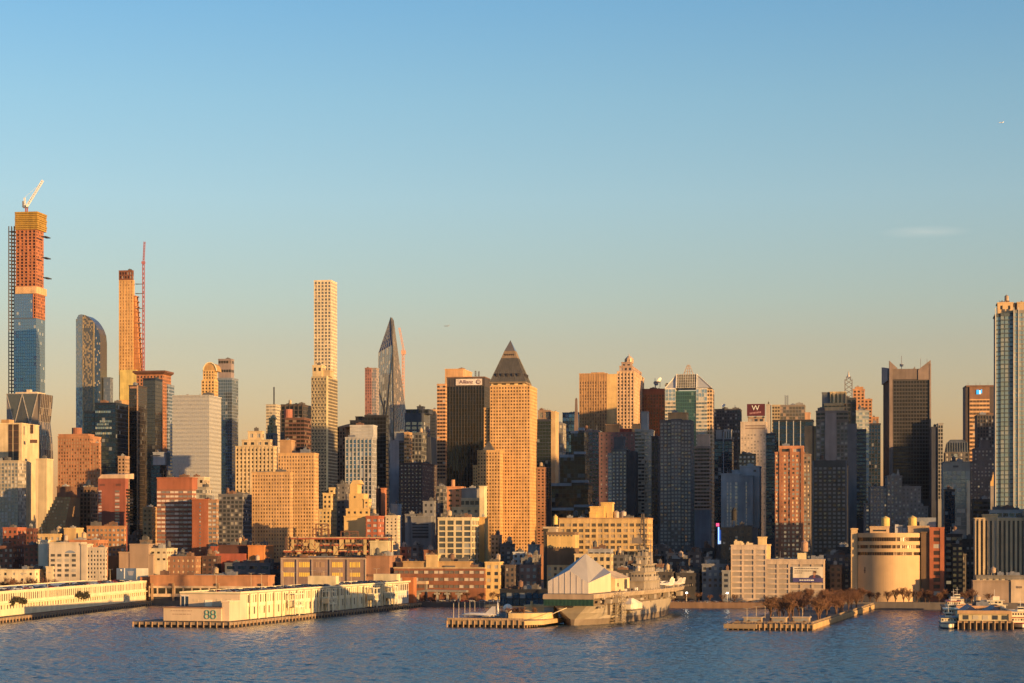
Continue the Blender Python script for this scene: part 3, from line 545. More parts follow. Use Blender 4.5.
# twin golden apartment slabs
AP = S('grid', wall((.56, .345, .16)), glass((.15, .10, .06), .4, .12, .5, (.24, .165, .10), .05), 2.15, 2.85, .5, .46, .22)
b = Bld('apartment_slab', 'front golden apartment slab of the pair, broad face with small windows', 252, 1600); b.tier(252, 290, 473, AP, x1=293, yb=560, clutter=2); b.done()
b = Bld('apartment_slab', 'taller rear golden apartment slab of the pair with brown penthouse', 278, 1640); b.tier(278, 314, 454, AP, x1=318.5, yb=560, clutter=2); b.tier(280, 291, 441, solid(wall((.50, .30, .15))), dep=12, base=454, y=4, clutter=1); b.done()
# square-window supertall
b = Bld('supertall_tower', 'pencil-thin white concrete tower with a regular grid of large square windows', 314, 3000, cat='skyscraper')
st = S('grid', wall((.70, .58, .40)), glass((.28, .24, .19), .6, .1, .1, (.4, .33, .24), .03), 4.75, 4.75, .36, .36, .5, top=2); b.tier(314, 331, 280.5, st, x1=337, yb=385, clutter=0, para=.6); b.done()
b = Bld('residential_tower', 'chequered stone and glass tower in front of the square-window supertall', 311, 2000, cat='skyscraper')
ck = S('grid', wall((.42, .34, .215)), glass((.07, .075, .085), .5, .08, 0), 3.3, 3.1, .22, .34, .3); b.tier(311.3, 327.3, 376.5, ck, x1=337.5, yb=520, clutter=0, roof=False); b.tier(312.5, 322, 366, S('grid', wall((.60, .46, .26)), G_BRN, 6, 6, .5, .6, .3), dep=14, base=376.5, y=2, clutter=1); b.tier(322.02, 330, 371, solid(wall((.52, .38, .22))), dep=14, base=376.5, y=3, clutter=0)
m = MB(); a, c = b.lx(311.3), b.lx(327.3)
nb_ = max(1, round((c - a) / 3.3)); by_ = (c - a) / nb_
for k in range(48):
    z = b.lz(376.5) - 1.5 - k * 3.1
    for j in range(nb_):
        x = a + by_ * (j + (.15 if k % 2 else .55)); m.box(x, -.5, z - 2.5, min(x + by_ * .42, c), -.05, z - .4)
b.part(m, 'chequer_panels', wall((.46, .37, .23))); m = MB(); X = b.lx(327.3); m.box(X - 1.1, -.6, 0, X + .5, 1.2, b.lz(376)); b.part(m, 'corner_pier', wall((.72, .60, .34))); b.done()
b = Bld('setback_building', 'small golden stepped apartment house below the chequered tower', 319, 1690); st = S('grid', YEL, G_DARK, 3.4, 3.3, .5, .5, .3); b.tier(319, 336.5, 510, st, dep=20, yb=545, clutter=0, fit=True); b.tier(323, 336.8, 494, st, dep=18, base=510, y=.5, clutter=1, fit=True); b.tier(329, 337.3, 488.5, st, dep=14, base=494, y=1, clutter=1, fit=True); b.done()
simple('warehouse', 'plain dark grey block between two golden stepped buildings', 337, 350, 485, 1720, S('grid', wall((.15, .14, .14)), G_DARK, 4.5, 4, .6, .6, .2), dep=20, yb=545)
b = Bld('office_building', 'brown tower with low pitched roof between chequered tower and pale grey tower', 337, 2250); b.tier(337, 350, 427, S('strip', wall((.30, .17, .10)), G_BRN, 3, 3.7, .4, .3), dep=36, yb=490, clutter=0, roof=False, fit=True); a, c = b.lx(337), b.lx(356); m = MB(); m.hexa([(a, -.3, b.lz(427)), (c, -.3, b.lz(427)), (c, 36, b.lz(427)), (a, 36, b.lz(427))], [(a + 8, 8, b.lz(424.2)), (c - 1, 2, b.lz(422.5)), (c - 1, 34, b.lz(422.5)), (a + 8, 30, b.lz(424.2))]); b.part(m, 'pitched_roof', wall((.36, .2, .12))); b.done()
b = Bld('office_tower', 'light grey tower with white vertical piers and stepped-back top, center left', 345, 1780); b.tier(345.3, 372, 438, S('strip', wall((.42, .41, .40)), G_BLUE, 3.4, 3.6, .34, .2, .5), x1=376.5, yb=520, clutter=1); b.tier(350, 373, 426, S('ribbon', wall((.50, .49, .47)), G_SILV, 3.4, 3.4, .1, .5, .3), x1=377, base=438, y=5, clutter=1); b.done()
b = Bld('office_tower', 'black slab with stepped roof directly behind the light grey tower', 350, 2150); b.tier(364.5, 386, 416, S('curtain', BLK, G_BLK, 3.4, 3.9, .1, .25, .2), x1=388.5, yb=530, clutter=1); b.tier(350, 364.6, 421, S('curtain', BLK, G_BLK, 3.4, 3.9, .1, .25, .2), dep=30, y=.5, yb=460, clutter=0); b.tier(355.5, 362, 417.2, solid(BLK), dep=12, base=421, y=4, clutter=0); b.done()
b = Bld('residential_tower', 'slim pink-red banded tower left of the sharp tapering tower', 365, 2650, cat='skyscraper'); b.tier(365, 371.5, 368.5, S('grid', wall((.34, .16, .13)), glass((.26, .14, .12), .4, .2, .3, (.36, .20, .17)), 2.6, 3.6, .35, .35, .3), x1=372.2, dep=14, yb=430, clutter=1); b.tier(371.5, 379, 368.5, S('curtain', wall((.34, .28, .26)), glass((.38, .36, .35), .6, .12, .2, (.5, .38, .33)), 2.4, 3.6, .2, .25, .2), dep=20, y=.6, yb=430, clutter=0, fit=True); b.done()
# tapering tower
b = Bld('tapering_tower', 'sharp glass tower tapering to a single leaning point with diagonal bracing', 377, 2700, cat='skyscraper')
def P3(px, py, y): x = b.lx(px, y); return Vector((x, y, b.lz(py, x, y)))
fL0, fL1, fA = P3(377.3, 520, 0), P3(378.6, 353, 0), P3(390.8, 317.5, 10); fR0, fR1 = P3(394.5, 520, 0), P3(392.6, 345, 0); bR0, bR1 = P3(420, 520, 30), P3(393.4, 320, 14); fA2 = P3(392.6, 318, 10)
bl = fL0 + Vector((0, 40, 0)); bl1 = fL1 + Vector((0, 30, 0))
m = MB(); m.v = [tuple(p) for p in (fL0, fR0, bR0, bl, fL1, fR1, bR1, bl1, fA, fA2)]; m.f = [(0, 1, 5, 4), (4, 5, 9, 8), (1, 2, 6, 5), (5, 6, 9), (2, 3, 7, 6), (3, 0, 4, 7), (4, 8, 7), (7, 8, 9, 6)]; m.m = [0] * 8; m.r = [.5] * 8; b.part(m, 'core', plain('dark_core', (.05, .055, .06), .3, .4))
def panel(A, B, C, D_, nu, nv, mat, name, off):
    g_ = MB(); mu = MB(); nrm = (B - A).cross(D_ - A).normalized() * off
    for j in range(nv):
        for i in range(nu):
            q = [];
            for (ii, jj) in ((i, j), (i + 1, j), (i + 1, j + 1), (i, j + 1)): u_, v_ = ii / nu, jj / nv; q.append((A * (1 - u_) + B * u_) * (1 - v_) + (D_ * (1 - u_) + C * u_) * v_ + nrm)
            g_.quad(*q)
            if i == 0 and j % 2 == 0: mu.bar(q[0] + nrm * .6, (A * 0 + B) * (1 - j / nv) + C * (j / nv) + nrm * 1.6, .2)
    for i in range(nu + 1): u_ = i / nu; mu.bar(A * (1 - u_) + B * u_ + nrm * 1.6, D_ * (1 - u_) + C * u_ + nrm * 1.6, .22)
    b.part(g_, name, mat); b.part(mu, 'mullions', plain('taper_mullion', (.30, .29, .28), .5, .3))
GTa = glass((.38, .41, .42), .6, .16, .3, (.36, .385, .39), .015)
panel(fL0, fR0, fR1, fL1, 7, 50, GTa, 'front_glazing', .25); panel(fL1, fR1, fA2, fA, 6, 12, glass((.13, .18, .24), .8, .08, .1, (.2, .25, .3), .03), 'crown_glazing', .25); panel(fR0, bR0, bR1, fR1, 8, 50, glass((.22, .18, .16), .75, .1, .12, (.34, .25, .2), .03), 'side_glazing', .25)
m = MB(); L = lambda t, s_: (fL0 * (1 - s_) + fR0 * s_) * (1 - t) + (fL1 * (1 - s_) + fR1 * s_) * t + Vector((0, -.9, 0))
for (t0, s0), (t1, s1) in (((0, 0), (.45, 1)), ((.45, 1), (.8, 0)), ((.3, .0), (.62, .6)), ((.62, .6), (.95, 1)), ((.1, 1), (.42, .2)), ((.42, .2), (.7, .5))): m.bar(L(t0, s0), L(t1, s1), .4)
m.bar(fA + Vector((0, -.6, 0)), fR1 + Vector((0, -.6, 0)), .6); m.bar(fR1 + Vector((0.4, -.6, 0)), fR0 + Vector((.4, -.6, 0)), .5)
b.part(m, 'bracing', plain('brace_dark', (.10, .10, .10), .4, .4)); b.done()
c = empty('tower_crane', b.o + b.u * b.lx(402, 34) + b.v * 34 + Vector((0, 0, GZ))); tag(c, 'pinkish construction crane clinging to right side of the tapering tower', 'crane'); s1 = Zat(350, 2734) - GZ
m = MB(); lattice(m, (1.5, 0, 60), (1.5, 0, s1), 2.6, 50, .42); m.build('mast', plain('pink_steel', (.62, .34, .24), .6), c); m = MB(); lattice(m, (2, 0, s1), (-3.5, 0, Zat(328, 2734) - GZ), 2, 9, .3); m.build('jib', plain('pink_steel', (.62, .34, .24), .6), c); m = MB(); m.box(-1, -2, s1 - 6, 5, 2, s1 - 1); m.build('machine_deck', plain('pink_steel', (.62, .34, .24), .6), c)
b = Bld('office_tower', 'dark slate tower with pale horizontal window bands under a crenellated top', 405, 2350); b.tier(405, 430, 414, S('grid', wall((.10, .11, .13)), glass((.42, .42, .40), .7, .12, .2, (.4, .4, .38)), 8.2, 5, .25, .35, .4, top=9), dep=34, yb=440, clutter=0, fit=True); b.tier(405.6, 429, 410, S('grid', DKB, G_BLK, 7, 5, .4, .3, .4, top=.5), dep=20, base=414, y=2, clutter=0); b.tier(417, 423, 407, solid(DKB), dep=10, base=410, y=4, clutter=1)
m = MB(); a, c = b.lx(405), b.lx(430); m.hexa([(a - .2, -1, 0), (c + 6, -1, 0), (c + 6, 32, 0), (a - .2, 32, 0)], [(a - .2, -1, b.lz(437)), (c + .4, -1, b.lz(437)), (c + .4, 32, b.lz(437)), (a - .2, 32, b.lz(437))]); b.part(m, 'flared_base', DKB); b.done()
simple('office_building', 'plain orange-tan block peeking out right of the dark slate tower', 428, 440, 410, 2600, S('ribbon', wall((.55, .34, .18)), glass((.4, .25, .14), .3, .2, .3, (.5, .32, .18)), 4, 4, .1, .7, .2), dep=30, yb=480, clutter=1)
b = Bld('office_building', 'grey and orange striped block stepping down before the dark slate tower', 390, 2050); b.tier(390, 399, 441, solid(wall((.25, .27, .32))), dep=26, yb=520, clutter=1); b.tier(394.5, 404.5, 432.5, solid(wall((.33, .34, .35))), dep=20, y=5, clutter=1); b.tier(399.04, 404.2, 441.5, S('ribbon', DKB, G_BLK, 3, 3.5, .1, .4), dep=24, y=.3, clutter=0)
b.tier(404.2, 412, 433, S('ribbon', wall((.55, .33, .15)), glass((.14, .09, .06), .3, .15, .2), 3, 3.6, .1, .5, .4), dep=24, y=.2, base=464, clutter=1, fit=True); b.done()
simple('office_building', 'dark glass mid-rise with faint pale columns in centre shade', 411.5, 427, 433.5, 2100, S('grid', wall((.14, .14, .14)), G_DARK, 4, 4, .3, .3, .4), dep=26, yb=480)
b = Bld('office_tower', 'dark brown slab with rows of tiny pale windows, centre of the shaded cluster', 400, 1990); b.tier(400, 422, 463.5, S('grid', wall((.075, .055, .055)), glass((.30, .29, .27), .6, .1, .3, (.4, .36, .3)), 3.4, 3.6, .6, .66, .25), x1=437, yb=530, clutter=3); b.done()
b = Bld('office_tower', 'orange tower striped with dark ribbon windows left of the black sign tower', 437, 2450, cat='skyscraper'); st = S('ribbon', wall((.60, .33, .17)), glass((.10, .07, .055), .4, .1, .1), 4, 4.3, .08, .48, .35); b.tier(437, 445.5, 384.5, st, dep=34, yb=480, clutter=0); b.tier(445, 463, 369.5, solid(wall((.62, .36, .18))), x1=472, y=6, yb=380, clutter=1); b.done()
# black tower with rooftop sign
def text(body, size, loc, parent, mat, name='lettering', ext=.15, align='CENTER', rz=0, rx=90):
    cu = bpy.data.curves.new(name, 'FONT'); cu.body = body; cu.size = size; cu.extrude = ext; cu.align_x = align; cu.align_y = 'CENTER'; cu.resolution_u = 3
    o = bpy.data.objects.new(name, cu); col.objects.link(o); o.parent = parent; o.location = loc; o.rotation_euler = (R(rx), 0, rz); cu.materials.append(mat)
    me = bpy.data.meshes.new_from_object(o.evaluated_get(bpy.context.evaluated_depsgraph_get())); me.name = name
    if not me.materials: me.materials.append(mat)
    q = bpy.data.objects.new(name, me); col.objects.link(q); q.parent = parent; q.location = loc; q.rotation_euler = (R(rx), 0, rz); bpy.data.objects.remove(o); return q
b = Bld('office_tower', 'black office tower with thin pale vertical lines and a white sign near its top', 447, 2250, cat='skyscraper'); b.tier(447, 484.5, 378, S('strip', wall((.085, .07, .062), .5), glass((.05, .042, .036), .7, .07, 0), 3.1, 3.9, .16, .05, .5, top=9), x1=491, yb=500, clutter=0)
m = MB(); m.box(b.lx(456), -1.2, b.lz(385.5), b.lx(482), -.3, b.lz(379.2)); o = b.part(m, 'sign_panel', wall((.72, .62, .56), .6)); text('Allianz', 5.6, (b.lx(466.5), -1.35, b.lz(382.3)), o, plain('sign_ink', (.16, .07, .09), .6)); m = MB(); m.cyl(0, 0, 0, .3, 2.5, None, 20); o2 = m.build('sign_emblem', plain('sign_ink', (.16, .07, .09), .6), o, (b.lx(478.5), -1.2, b.lz(382.3))); o2.rotation_euler = (R(90), 0, 0)
m = MB()
for k in (-1.1, 0, 1.1): m.box(k - .3, -1.4, .3, k + .3, 1.4, .42)
m.build('emblem_bars', WPAINT, o2); m = MB(); q = b.lx(477, 15); lattice(m, (q - 1.6, 15, b.lz(378) - 1), (q - 1.6, 15, b.lz(370)), 1.2, 5, .22); lattice(m, (q + 2, 15, b.lz(378) - 1), (q + 2, 15, b.lz(370.5)), 1.2, 5, .22); b.part(m, 'antenna', METAL); m = MB(); m.box(b.lx(447) - .5, -.7, b.lz(378), b.lx(484.5) + .6, 30, b.lz(377)); b.part(m, 'coping', BROWN); b.done()
# pyramid-roofed tower
WW = S('grid', wall((.64, .38, .16)), glass((.11, .065, .036), .45, .1, .35, (.19, .115, .06), .05), 2.95, 3.3, .48, .48, .4)
b = Bld('pyramid_tower', 'tall golden brick tower under a steep dark copper pyramid roof', 484, 2100, cat='skyscraper')
b.tier(490, 530, 385.5, WW, x1=537, yb=560, clutter=0, roof=False); b.tier(484, 490.1, 408.5, dict(WW, faces='F'), dep=40, y=2.5, yb=480, clutter=0); b.tier(491.5, 524.5, 381.5, S('grid', wall((.72, .50, .25)), G_BRN, 8, 4, .45, .2, .5, top=.4), dep=36, base=385.5, y=2, clutter=0, roof=False)
a, c = b.lx(489.6), b.lx(525.3); zb_ = b.lz(382); zc = b.lz(357.5); zd = b.lz(350); ze = b.lz(339); cx_ = (a + c) / 2; hw = (c - a) / 2; COP = wall((.105, .098, .088), .6, .3); cy_ = hw + .2
m = MB(); m.frus(cx_ - hw, cy_ - hw, zb_, cx_ + hw, cy_ + hw, zc, hw * .55)
for k in range(15):
    s_ = -1 + 2 * k / 14
    m.bar((cx_ + s_ * hw, cy_ - hw - .1, zb_), (cx_ + s_ * hw * .45, cy_ - hw * .45 - .1, zc), .1); m.bar((cx_ + hw + .1, cy_ + s_ * hw, zb_), (cx_ + hw * .45 + .1, cy_ + s_ * hw * .45, zc), .1)
ro = b.part(m, 'copper_roof', COP)
m = MB(); m.box(cx_ - hw - .4, cy_ - hw - .4, zb_ - 1.6, cx_ + hw + .4, cy_ + hw + .4, zb_ + .03); b.part(m, 'eave', wall((.26, .19, .12)))
for k in range(5): X = cx_ + (k - 2) * hw * .30; Y = cy_ - hw * .88 - .2; m = MB(); m.box(X - 1.2, Y - .4, zb_ + 5.5, X + 1.2, Y + 3, zb_ + 8.6); m.build('dormer', plain('dormer_dark', (.05, .04, .035), .5), ro)
for k in range(4): Y = cy_ + (k - 1.5) * hw * .34; X = cx_ + hw * .88 + .2; m = MB(); m.box(X - 3, Y - 1.2, zb_ + 5.5, X + .4, Y + 1.2, zb_ + 8.6); m.build('dormer', plain('dormer_dark', (.05, .04, .035), .5), ro)
m = MB(); h2 = hw * .29; m.frus(cx_ - hw * .45, cy_ - hw * .45, zc + .01, cx_ + hw * .45, cy_ + hw * .45, zd, hw * .155); 
for k in range(5): X = cx_ - h2 + h2 * 2 * (k + .5) / 5; m.box(X - .55, cy_ - hw * .40, zc + 2, X + .55, cy_ - h2 + .4, zc + 4.2, 1)
b.part(m, 'lantern_band', [wall((.25, .18, .12)), plain('dormer_dark', (.05, .04, .035), .5)]); m = MB(); m.frus(cx_ - h2 * 1.02, cy_ - h2 * 1.02, zd + .01, cx_ + h2 * 1.02, cy_ + h2 * 1.02, ze, h2 * 1.0); b.part(m, 'glass_peak', glass((.30, .26, .22), .6, .18, 0, jit=.02)); b.done()
b = Bld('pyramid_tower', 'shorter golden brick tower with small dark pyramid cap before the tall one', 473, 2080); b.tier(477.5, 500, 451, WW, x1=503, yb=550, clutter=0); b.tier(473, 477.6, 466, dict(WW, faces='F'), dep=24, y=2, yb=520, clutter=0); a, c = b.lx(481.7, 3), b.lx(494, 3); m = MB(); m.frus(a, 3, b.lz(451), c, 3 + c - a, b.lz(441), (c - a) * .47); b.part(m, 'copper_roof', COP); b.done()
# ------------------------------------------------------------------ towers right of centre
b = Bld('office_tower', 'dark teal glass tower with golden right edge just right of the tall pyramid tower', 537, 2250); b.tier(537, 551, 420, S('curtain', DKB, glass((.10, .14, .14), .75, .07, .04, (.2, .22, .2), .02), 3.2, 3.9, .08, .2, .2), dep=30, yb=500, clutter=0); b.tier(551.02, 555.2, 412, solid(wall((.62, .42, .22))), dep=26, y=.5, clutter=1); b.tier(538, 550, 411, S('grid', wall((.30, .20, .14)), glass((.85, .7, .5), .8, .2, .1, (.7, .5, .3)), 8, 8, .4, .3, .5), dep=20, base=420, y=4, clutter=2); b.done()
simple('brick_apartment_tower', 'narrow orange brick apartment block at right foot of the tall pyramid tower', 537, 547.5, 468, 2235, S('grid', wall((.46, .22, .12)), G_BRN, 3.4, 3.2, .5, .5), dep=20, yb=545)
simple('office_building', 'pale tower with lit windows between teal glass tower and black stepped block', 552, 566, 424, 2320, S('grid', wall((.25, .24, .24)), glass((.5, .47, .40), .5, .15, .5, (.62, .56, .44)), 4.2, 4.2, .28, .3, .4), dep=24, yb=510)
b = Bld('glass_tower', 'sky-blue glass block behind the black stepped building', 562.5, 2550); b.tier(562.5, 597, 413, S('curtain', plain('blue_mullion', (.15, .2, .27), .4, .4), G_BLUE, 4, 4.2, .06, .12, .15), dep=34, yb=490, clutter=2); b.tier(597.05, 601, 414, solid(wall((.55, .42, .30))), dep=20, y=3, clutter=0); b.done()
b = Bld('stepped_tower', 'black glass building stepping down toward the left with pale terrace edges', 552, 1850); st = S('curtain', BLK, G_BLK, 3.2, 3.8, .06, .12, .12)
for x0, x1, yt, yy in ((571, 584, 431, 12), (560, 585, 455, 9), (551.5, 588, 483.5, 5), (552, 592, 508, 1)):
    b.tier(x0, x1, yt, st, dep=40 - yy, y=yy, yb=min(yt + 40, 545), roof=False); a, c = b.lx(x0, yy), b.lx(x1, yy); m = MB(); z = b.lz(yt, a, yy); m.box(a - .2, yy - .5, z - 2.2, a + (c - a) * .55, yy - .05, z + .3); m.box(a + (c - a) * .55 + .01, yy - .5, z - 2 + 2.6, c, yy + 6, z + 2.9); b.part(m, 'terrace_edge', wall((.30, .33, .38)))
b.done()
b = Bld('church_spire', 'dark pointed obelisk-like pinnacle rising before the sky-blue glass block', 574, 2000, cat='tower'); m = MB(); a, c = b.lx(573.8), b.lx(578.2); m.frus(a, 0, b.lz(440), c, c - a, b.lz(399), (c - a) * .27); m.frus(a + (c - a) * .27, (c - a) * .27, b.lz(399) + .01, c - (c - a) * .27, (c - a) * .73, b.lz(397.5), (c - a) * .2); m.box(a, 0.01, 0, c, c - a, b.lz(440) - .01); b.part(m, 'shaft', wall((.20, .14, .12))); b.done()
b = Bld('office_building', 'blue-grey glass mid-rise in shade behind right side of the black stepped block', 583, 2150); b.tier(583, 598.5, 431, S('grid', wall((.12, .14, .17)), G_NAVY, 3.4, 3.8, .2, .35, .3), dep=26, yb=520, clutter=2); b.done()
b = Bld('office_tower', 'orange-brown striped slab with blazing sunlit flat right flank', 579, 2500, cat='skyscraper'); b.tier(579.3, 607, 374, S('strip', wall((.52, .30, .14)), glass((.22, .13, .07), .4, .15, .2, (.4, .25, .12)), 3, 3.9, .5, .3, .4, top=9), dep=50, yb=450, clutter=0); m = MB(); X = b.lx(607); m.box(X + .02, -.3, 0, X + 2 + (b.lx(621) - X) * .95, 49, b.lz(374.4)); b.part(m, 'flank_wall', wall((.74, .50, .22))); b.tier(591, 604, 372.3, solid(wall((.42, .24, .12))), dep=14, base=374, y=8, clutter=0, roof=False); b.done()  # flank colour lightened to paint in the sun on that side
b = Bld('domed_tower', 'stone tower with stepped crown and small round lantern, right of the orange-brown slab', 615, 2300, cat='skyscraper'); st = S('strip', wall((.60, .40, .24)), G_BRN, 3.5, 3.8, .5, .35, .5); b.tier(617, 634, 372, st, x1=644, yb=440, clutter=0); b.tier(619.5, 632, 366.5, S('grid', wall((.42, .28, .20)), G_DARK, 5, 6, .5, .4, .4), x1=641.5, base=372, y=1.5, clutter=0); b.tier(621.5, 631, 362.8, S('grid', wall((.40, .27, .20)), G_DARK, 5, 4, .5, .4, .3), dep=14, base=366.5, y=3, clutter=0)
m = MB(); X = b.lx(629, 8); m.cyl(X, 9, b.lz(363), b.lz(358), 4.4, None, 16); m.cyl(X, 9, b.lz(358) + .01, b.lz(355.6), 4.4, 1.6, 16); m.cyl(X, 9, b.lz(355.6) + .01, b.lz(353), .6, .1, 8); b.part(m, 'lantern', wall((.58, .42, .28), .5))
m = MB()
for k in range(10): f_ = 2 * math.pi * k / 10; m.bar((X + 4.6 * math.cos(f_), 9 + 4.6 * math.sin(f_), b.lz(363)), (X + 4.6 * math.cos(f_), 9 + 4.6 * math.sin(f_), b.lz(358.4)), .3)
b.part(m, 'columns', wall((.6, .45, .3))); b.done()
b = Bld('office_tower', 'rust-brown tower carrying white satellite dishes on its roof', 641, 2380); b.tier(641.2, 664.5, 389.5, S('strip', wall((.30, .125, .075)), G_BRN, 3.2, 3.9, .45, .4, .4, top=6), dep=36, yb=450, clutter=2)
def dish(b, px, py, y, r, az, el, mat=WPAINT):
    x = b.lx(px, y); z = b.lz(py, x, y); m = MB(); n = 14; A_ = Vector((math.cos(az) * math.cos(el), math.sin(az) * math.cos(el), math.sin(el))); B_ = A_.cross(Vector((0, 0, 1))).normalized(); C_ = A_.cross(B_); c0 = Vector((x, y, z))
    rg = [[c0 + B_ * r * t * math.cos(2 * math.pi * k / n) + C_ * r * t * math.sin(2 * math.pi * k / n) + A_ * (r * .5 * t * t) for k in range(n)] for t in (.02, .55, 1)]
    for i in range(2):
        for k in range(n): k2 = (k + 1) % n; m.quad(rg[i][k], rg[i][k2], rg[i + 1][k2], rg[i + 1][k]); o_ = A_ * -.2; m.quad(rg[i][k] + o_, rg[i + 1][k] + o_, rg[i + 1][k2] + o_, rg[i][k2] + o_)
    d_ = b.part(m, 'satellite_dish', mat); m = MB(); m.bar((x, y, z - r * 1.5), (x, y, z), .3); m.bar(c0, c0 + A_ * r * .9, .12); m.build('dish_mount', DMETAL, d_)
dish(b, 660, 381.5, 10, 4.2, R(160), R(40)); dish(b, 655.5, 384, 14, 3, R(-60), R(30), METAL); dish(b, 667, 385.5, 14, 2.6, R(-80), R(20), DMETAL); mast(b, 655, 378, 389, 12, .3); b.done()
b = Bld('office_building', 'purple-brown brick mass in shade below the orange-brown slab', 599, 2080); b.tier(599, 634.5, 433, S('grid', wall((.19, .105, .10)), G_DARK, 5, 4, .7, .6, .25), dep=40, yb=500, clutter=2); b.tier(605.5, 619.5, 425, solid(wall((.66, .34, .14))), dep=16, base=433, y=4, clutter=1); b.tier(632, 642, 424.5, solid(wall((.66, .34, .14))), dep=14, y=6, clutter=0); b.tier(618, 634, 429.5, solid(wall((.33, .08, .05))), dep=12, base=433, y=8, clutter=0); b.done()
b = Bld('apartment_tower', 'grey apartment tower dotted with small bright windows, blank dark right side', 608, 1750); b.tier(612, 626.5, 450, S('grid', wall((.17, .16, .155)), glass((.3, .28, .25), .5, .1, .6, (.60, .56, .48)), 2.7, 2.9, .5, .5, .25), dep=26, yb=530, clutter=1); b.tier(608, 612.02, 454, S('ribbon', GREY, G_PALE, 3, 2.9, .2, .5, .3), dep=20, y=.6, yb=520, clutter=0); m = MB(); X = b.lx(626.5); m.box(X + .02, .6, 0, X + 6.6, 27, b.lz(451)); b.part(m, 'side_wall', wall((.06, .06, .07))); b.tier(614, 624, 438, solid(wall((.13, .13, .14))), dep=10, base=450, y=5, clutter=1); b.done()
b = Bld('apartment_tower', 'tall pale tower banded with white balconies, behind the big yellow loft block', 635, 1800); b.tier(635, 644.5, 430, S('ribbon', wall((.44, .40, .34)), G_DARK, 3, 3.0, .06, .42, .7), dep=26, yb=535, clutter=0); b.tier(644.53, 651.5, 430.6, S('ribbon', wall((.46, .42, .36)), glass((.28, .26, .23), .5, .12, .5, (.52, .46, .38)), 3, 3.0, .35, .42, .5), dep=24, y=1, yb=535, clutter=0); b.tier(641, 647.5, 412.5, solid(wall((.30, .31, .31))), dep=12, y=4, base=430, clutter=0); b.done()
simple('office_building', 'thin dark tower in shade left of the big dark apartment tower', 651.5, 661, 437, 1755, S('strip', wall((.09, .08, .085)), G_BLK, 3, 3.6, .4, .4), dep=26, yb=530, clutter=1)
b = Bld('apartment_tower', 'broad dark grey apartment tower with orange rooftop box', 660, 1690); st = S('grid', wall((.15, .14, .14)), glass((.26, .245, .23), .5, .1, .75, (.36, .34, .30), .04), 2.9, 2.9, .34, .42, .4)
b.tier(660, 671, 421, st, dep=26, yb=550, clutter=0); b.tier(671.02, 681, 420, st, dep=26, y=-1.2, yb=550, clutter=0); b.tier(681.02, 691, 421, st, x1=694, yb=550, clutter=0); b.tier(668, 687, 413.5, solid(wall((.66, .38, .17))), dep=12, base=420, y=5, clutter=1); mast(b, 684, 409, 413, 8, .3); b.done()
# mansard glass tower
b = Bld('glass_tower', 'white and green tower with sloping glass mansard crown and open lattice top', 664, 2330, cat='skyscraper')
RB = S('ribbon', wall((.60, .56, .48)), glass((.22, .25, .25), .6, .1, .15, (.4, .36, .3)), 3.2, 4.2, .06, .48, .35)
b.tier(665, 675.5, 401, RB, dep=36, yb=440, clutter=0, roof=False); b.tier(696, 707, 401, RB, dep=36, yb=530, clutter=0, roof=False); b.tier(675.53, 695.97, 391, S('curtain', plain('green_mullion', (.08, .18, .15), .4, .3), glass((.075, .135, .125), .6, .1, .05, (.16, .22, .2), .02), 2.6, 4, .08, .14, .2), dep=36, y=.6, yb=470, clutter=0, roof=False)
b.tier(665, 675.5, 388, S('curtain', WHT, glass((.45, .50, .50), .75, .1, .1, (.5, .5, .46), .02), 3.4, 4.2, .1, .1, .2), dep=36, base=401, clutter=0, roof=False, y=.2); b.tier(696, 707, 388, S('curtain', WHT, glass((.45, .50, .50), .75, .1, .1, (.5, .5, .46), .02), 3.4, 4.2, .1, .1, .2), dep=36, base=401, clutter=0, roof=False, y=.2)
b.tier(707.03, 712.2, 389, S('ribbon', wall((.58, .40, .24)), G_BRN, 3.5, 4.2, .3, .5, .3), dep=30, yb=535, y=3, clutter=0, roof=False)
m = MB(); q = [b.lx(v, 2) for v in (665, 676.3, 696.6, 711.5)]; zb_, zt_ = b.lz(388), b.lz(374.3); m.hexa([(q[0], 2, zb_), (q[3], 2, zb_), (q[3], 36, zb_), (q[0], 36, zb_)], [(q[1], 7, zt_), (q[2], 7, zt_), (q[2], 30, zt_), (q[1], 30, zt_)]); o = b.part(m, 'mansard_crown', glass((.5, .5, .47), .35, .35, 0, jit=.01))
m = MB(); m.hexa([(q[1] - .1, 1.2, zb_), (q[2], 1.2, zb_), (q[2], 6, zb_), (q[1] - .1, 6, zb_)], [(q[1] - .1, 5.8, zt_ + .3), (q[2], 5.8, zt_ + .3), (q[2], 6.9, zt_ + .3), (q[1] - .1, 6.9, zt_ + .3)]); m.build('crown_screen', wall((.20, .18, .13), .4), o)
m = MB()
for k in range(10): X = q[1] + (q[2] - q[1]) * k / 9; m.bar((X, .9, zb_), (X, 5.5, zt_ + .3), .18)
for k in range(6): t = k / 5; m.bar((q[1], 1.0 + 4.6 * t, zb_ + (zt_ - zb_) * t), (q[2], 1.0 + 4.6 * t, zb_ + (zt_ - zb_) * t), .14)
m.bar((q[1], 1, zb_), (q[1], 5.5, zt_ + .5), .6); m.bar((q[2], 1, zb_), (q[2], 5.5, zt_ + .5), .6); m.bar((q[0], 1.6, zb_), (q[1], 6.6, zt_), .4); m.bar((q[3], 1.6, zb_), (q[2], 6.6, zt_), .4); m.build('crown_ribs', WHT, o)
m = MB(); T0 = [(b.lx(v, 15), 15) for v in (683.5, 693.5)]; X = (T0[0][0] + T0[1][0]) / 2; za, zc_ = b.lz(374), b.lz(364)
